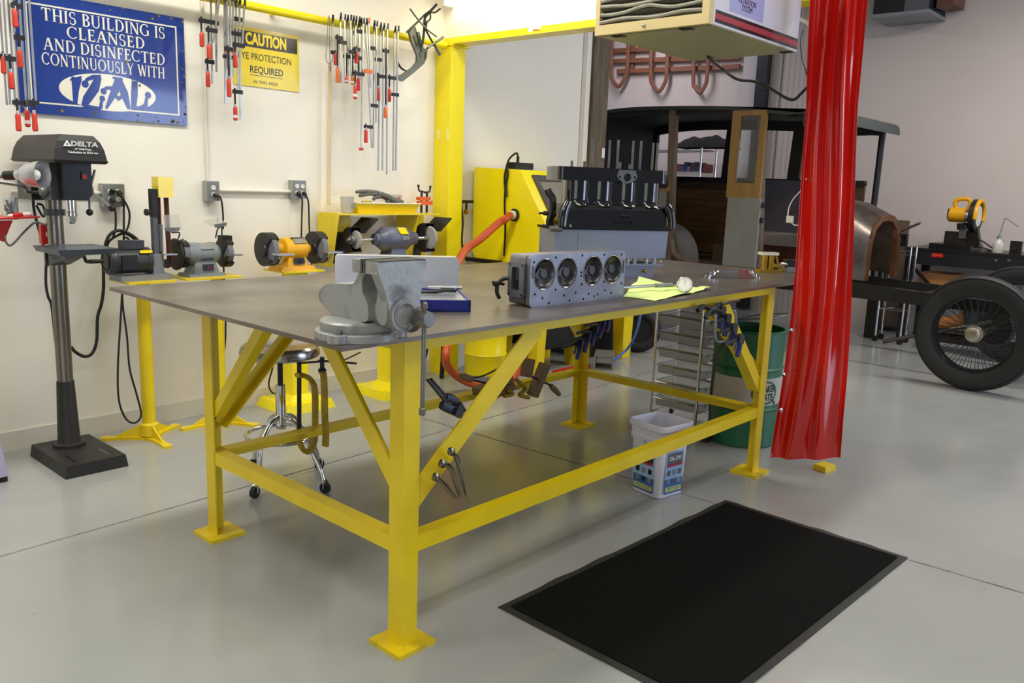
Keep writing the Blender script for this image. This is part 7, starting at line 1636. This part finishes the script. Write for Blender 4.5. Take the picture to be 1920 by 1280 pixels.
# cords around the curtain and filter
cord([fy(*q, .55) for q in ((1330,110),(1350,125),(1372,143),(1388,150),(1410,152),(1432,158),(1455,172),(1475,184),(1490,186),(1505,172),(1520,158),(1530,154)) ] if False else [fz(1328, 107, AZ-.010)]+[fx(*q, 2.95) for q in ((1350,125),(1372,143),(1388,150),(1410,152),(1432,158),(1455,172),(1475,184),(1490,186),(1505,172),(1520,158),(1530,154))], .008, 'black cable drooping from the air filter to the red curtain')
cord([fx(*q, 2.95) for q in ((1494,34),(1508,40),(1522,50),(1532,64),(1537,82))], .009, 'white cable curving from the air filter to the curtain top', 'cable', m_white)
cord([fx(*q, 2.98) for q in ((1506,55),(1501,75),(1502,100),(1508,125),(1515,140),(1530,153))], .0025, 'thin loose wire looping left of the curtain, upper')
cord([fx(*q, 2.98) for q in ((1530,110),(1518,122),(1511,136),(1516,145),(1528,152))], .0022, 'thin loose wire looping left of the curtain, inner')
cord([fx(*q, 2.98) for q in ((1530,154),(1522,175),(1512,205),(1506,228),(1510,240))], .0025, 'thin loose wire hanging down beside the curtain')
cp = [onplane(1512, 335)]+[fx(*q, 2.93) for q in ((1506,352),(1497,362),(1486,375),(1479,390),(1477,405))]
cord(cp, .003, 'white cord with plug dangling beside the red curtain', 'cable', m_white)
p = fx(1481, 411, 2.93); t = thing('white_plug', 'white plug connector dangling left of the red curtain', 'plug', tuple(p))
M().ob(p, (.03, .035, .035), rotz(.5), .005).build('plug_body', m_white, t)
M().tube([p+V((0,-.01,-.018)), p+V((.01,-.03,-.03)), p+V((.02,-.06,-.025))], .004, 6).build('tail', m_white, t)
# ================================================================== floor mat
mA, mB, mC, mD = fz(933, 1139), fz(1360, 938), fz(1703, 1046), None
mD = mA+(mC-mB)
mD = V((.905, -.93, 0)) if False else mD
m_mat = mat('mat_carpet', '#0c0c0b', .95, spec=.1, col2='#161513', scale=130, amt=.9, bump=.7, bscale=260, detail=2)
m_edge = mat('mat_rubber', '#1f1f1e', .65, col2='#272726', scale=20)
t = thing('floor_mat', 'large black ribbed entrance mat with rubber edge on the floor in front of the table', 'mat', tuple(mA.lerp(mC, .5)))
def mq(u, v): return mA.lerp(mB, u).lerp(mD.lerp(mC, u), v)
def rub(u, v):
    p = mq(u, v); e_ = min(u, 1-u)*1.5; f_ = min(v, 1-v)
    w = 0
    if min(u*1.6, (1-u)*1.6, v, 1-v) < .02:
        w = .007*max(0, sin(23*u+3)*sin(11*u))+.005*max(0, sin(17*v+1)*sin(9*v))
    p.z = .003+w; return p
M().sheet(rub, 90, 60, .0).build('rubber_edge', m_edge, t, 60)
def car_(u, v):
    p = mq(.022+.956*u, .035+.93*v); p.z = .0075+.0006*sin(900*v); return p
M().sheet(car_, 4, 4).build('carpet', m_mat, t, 60)
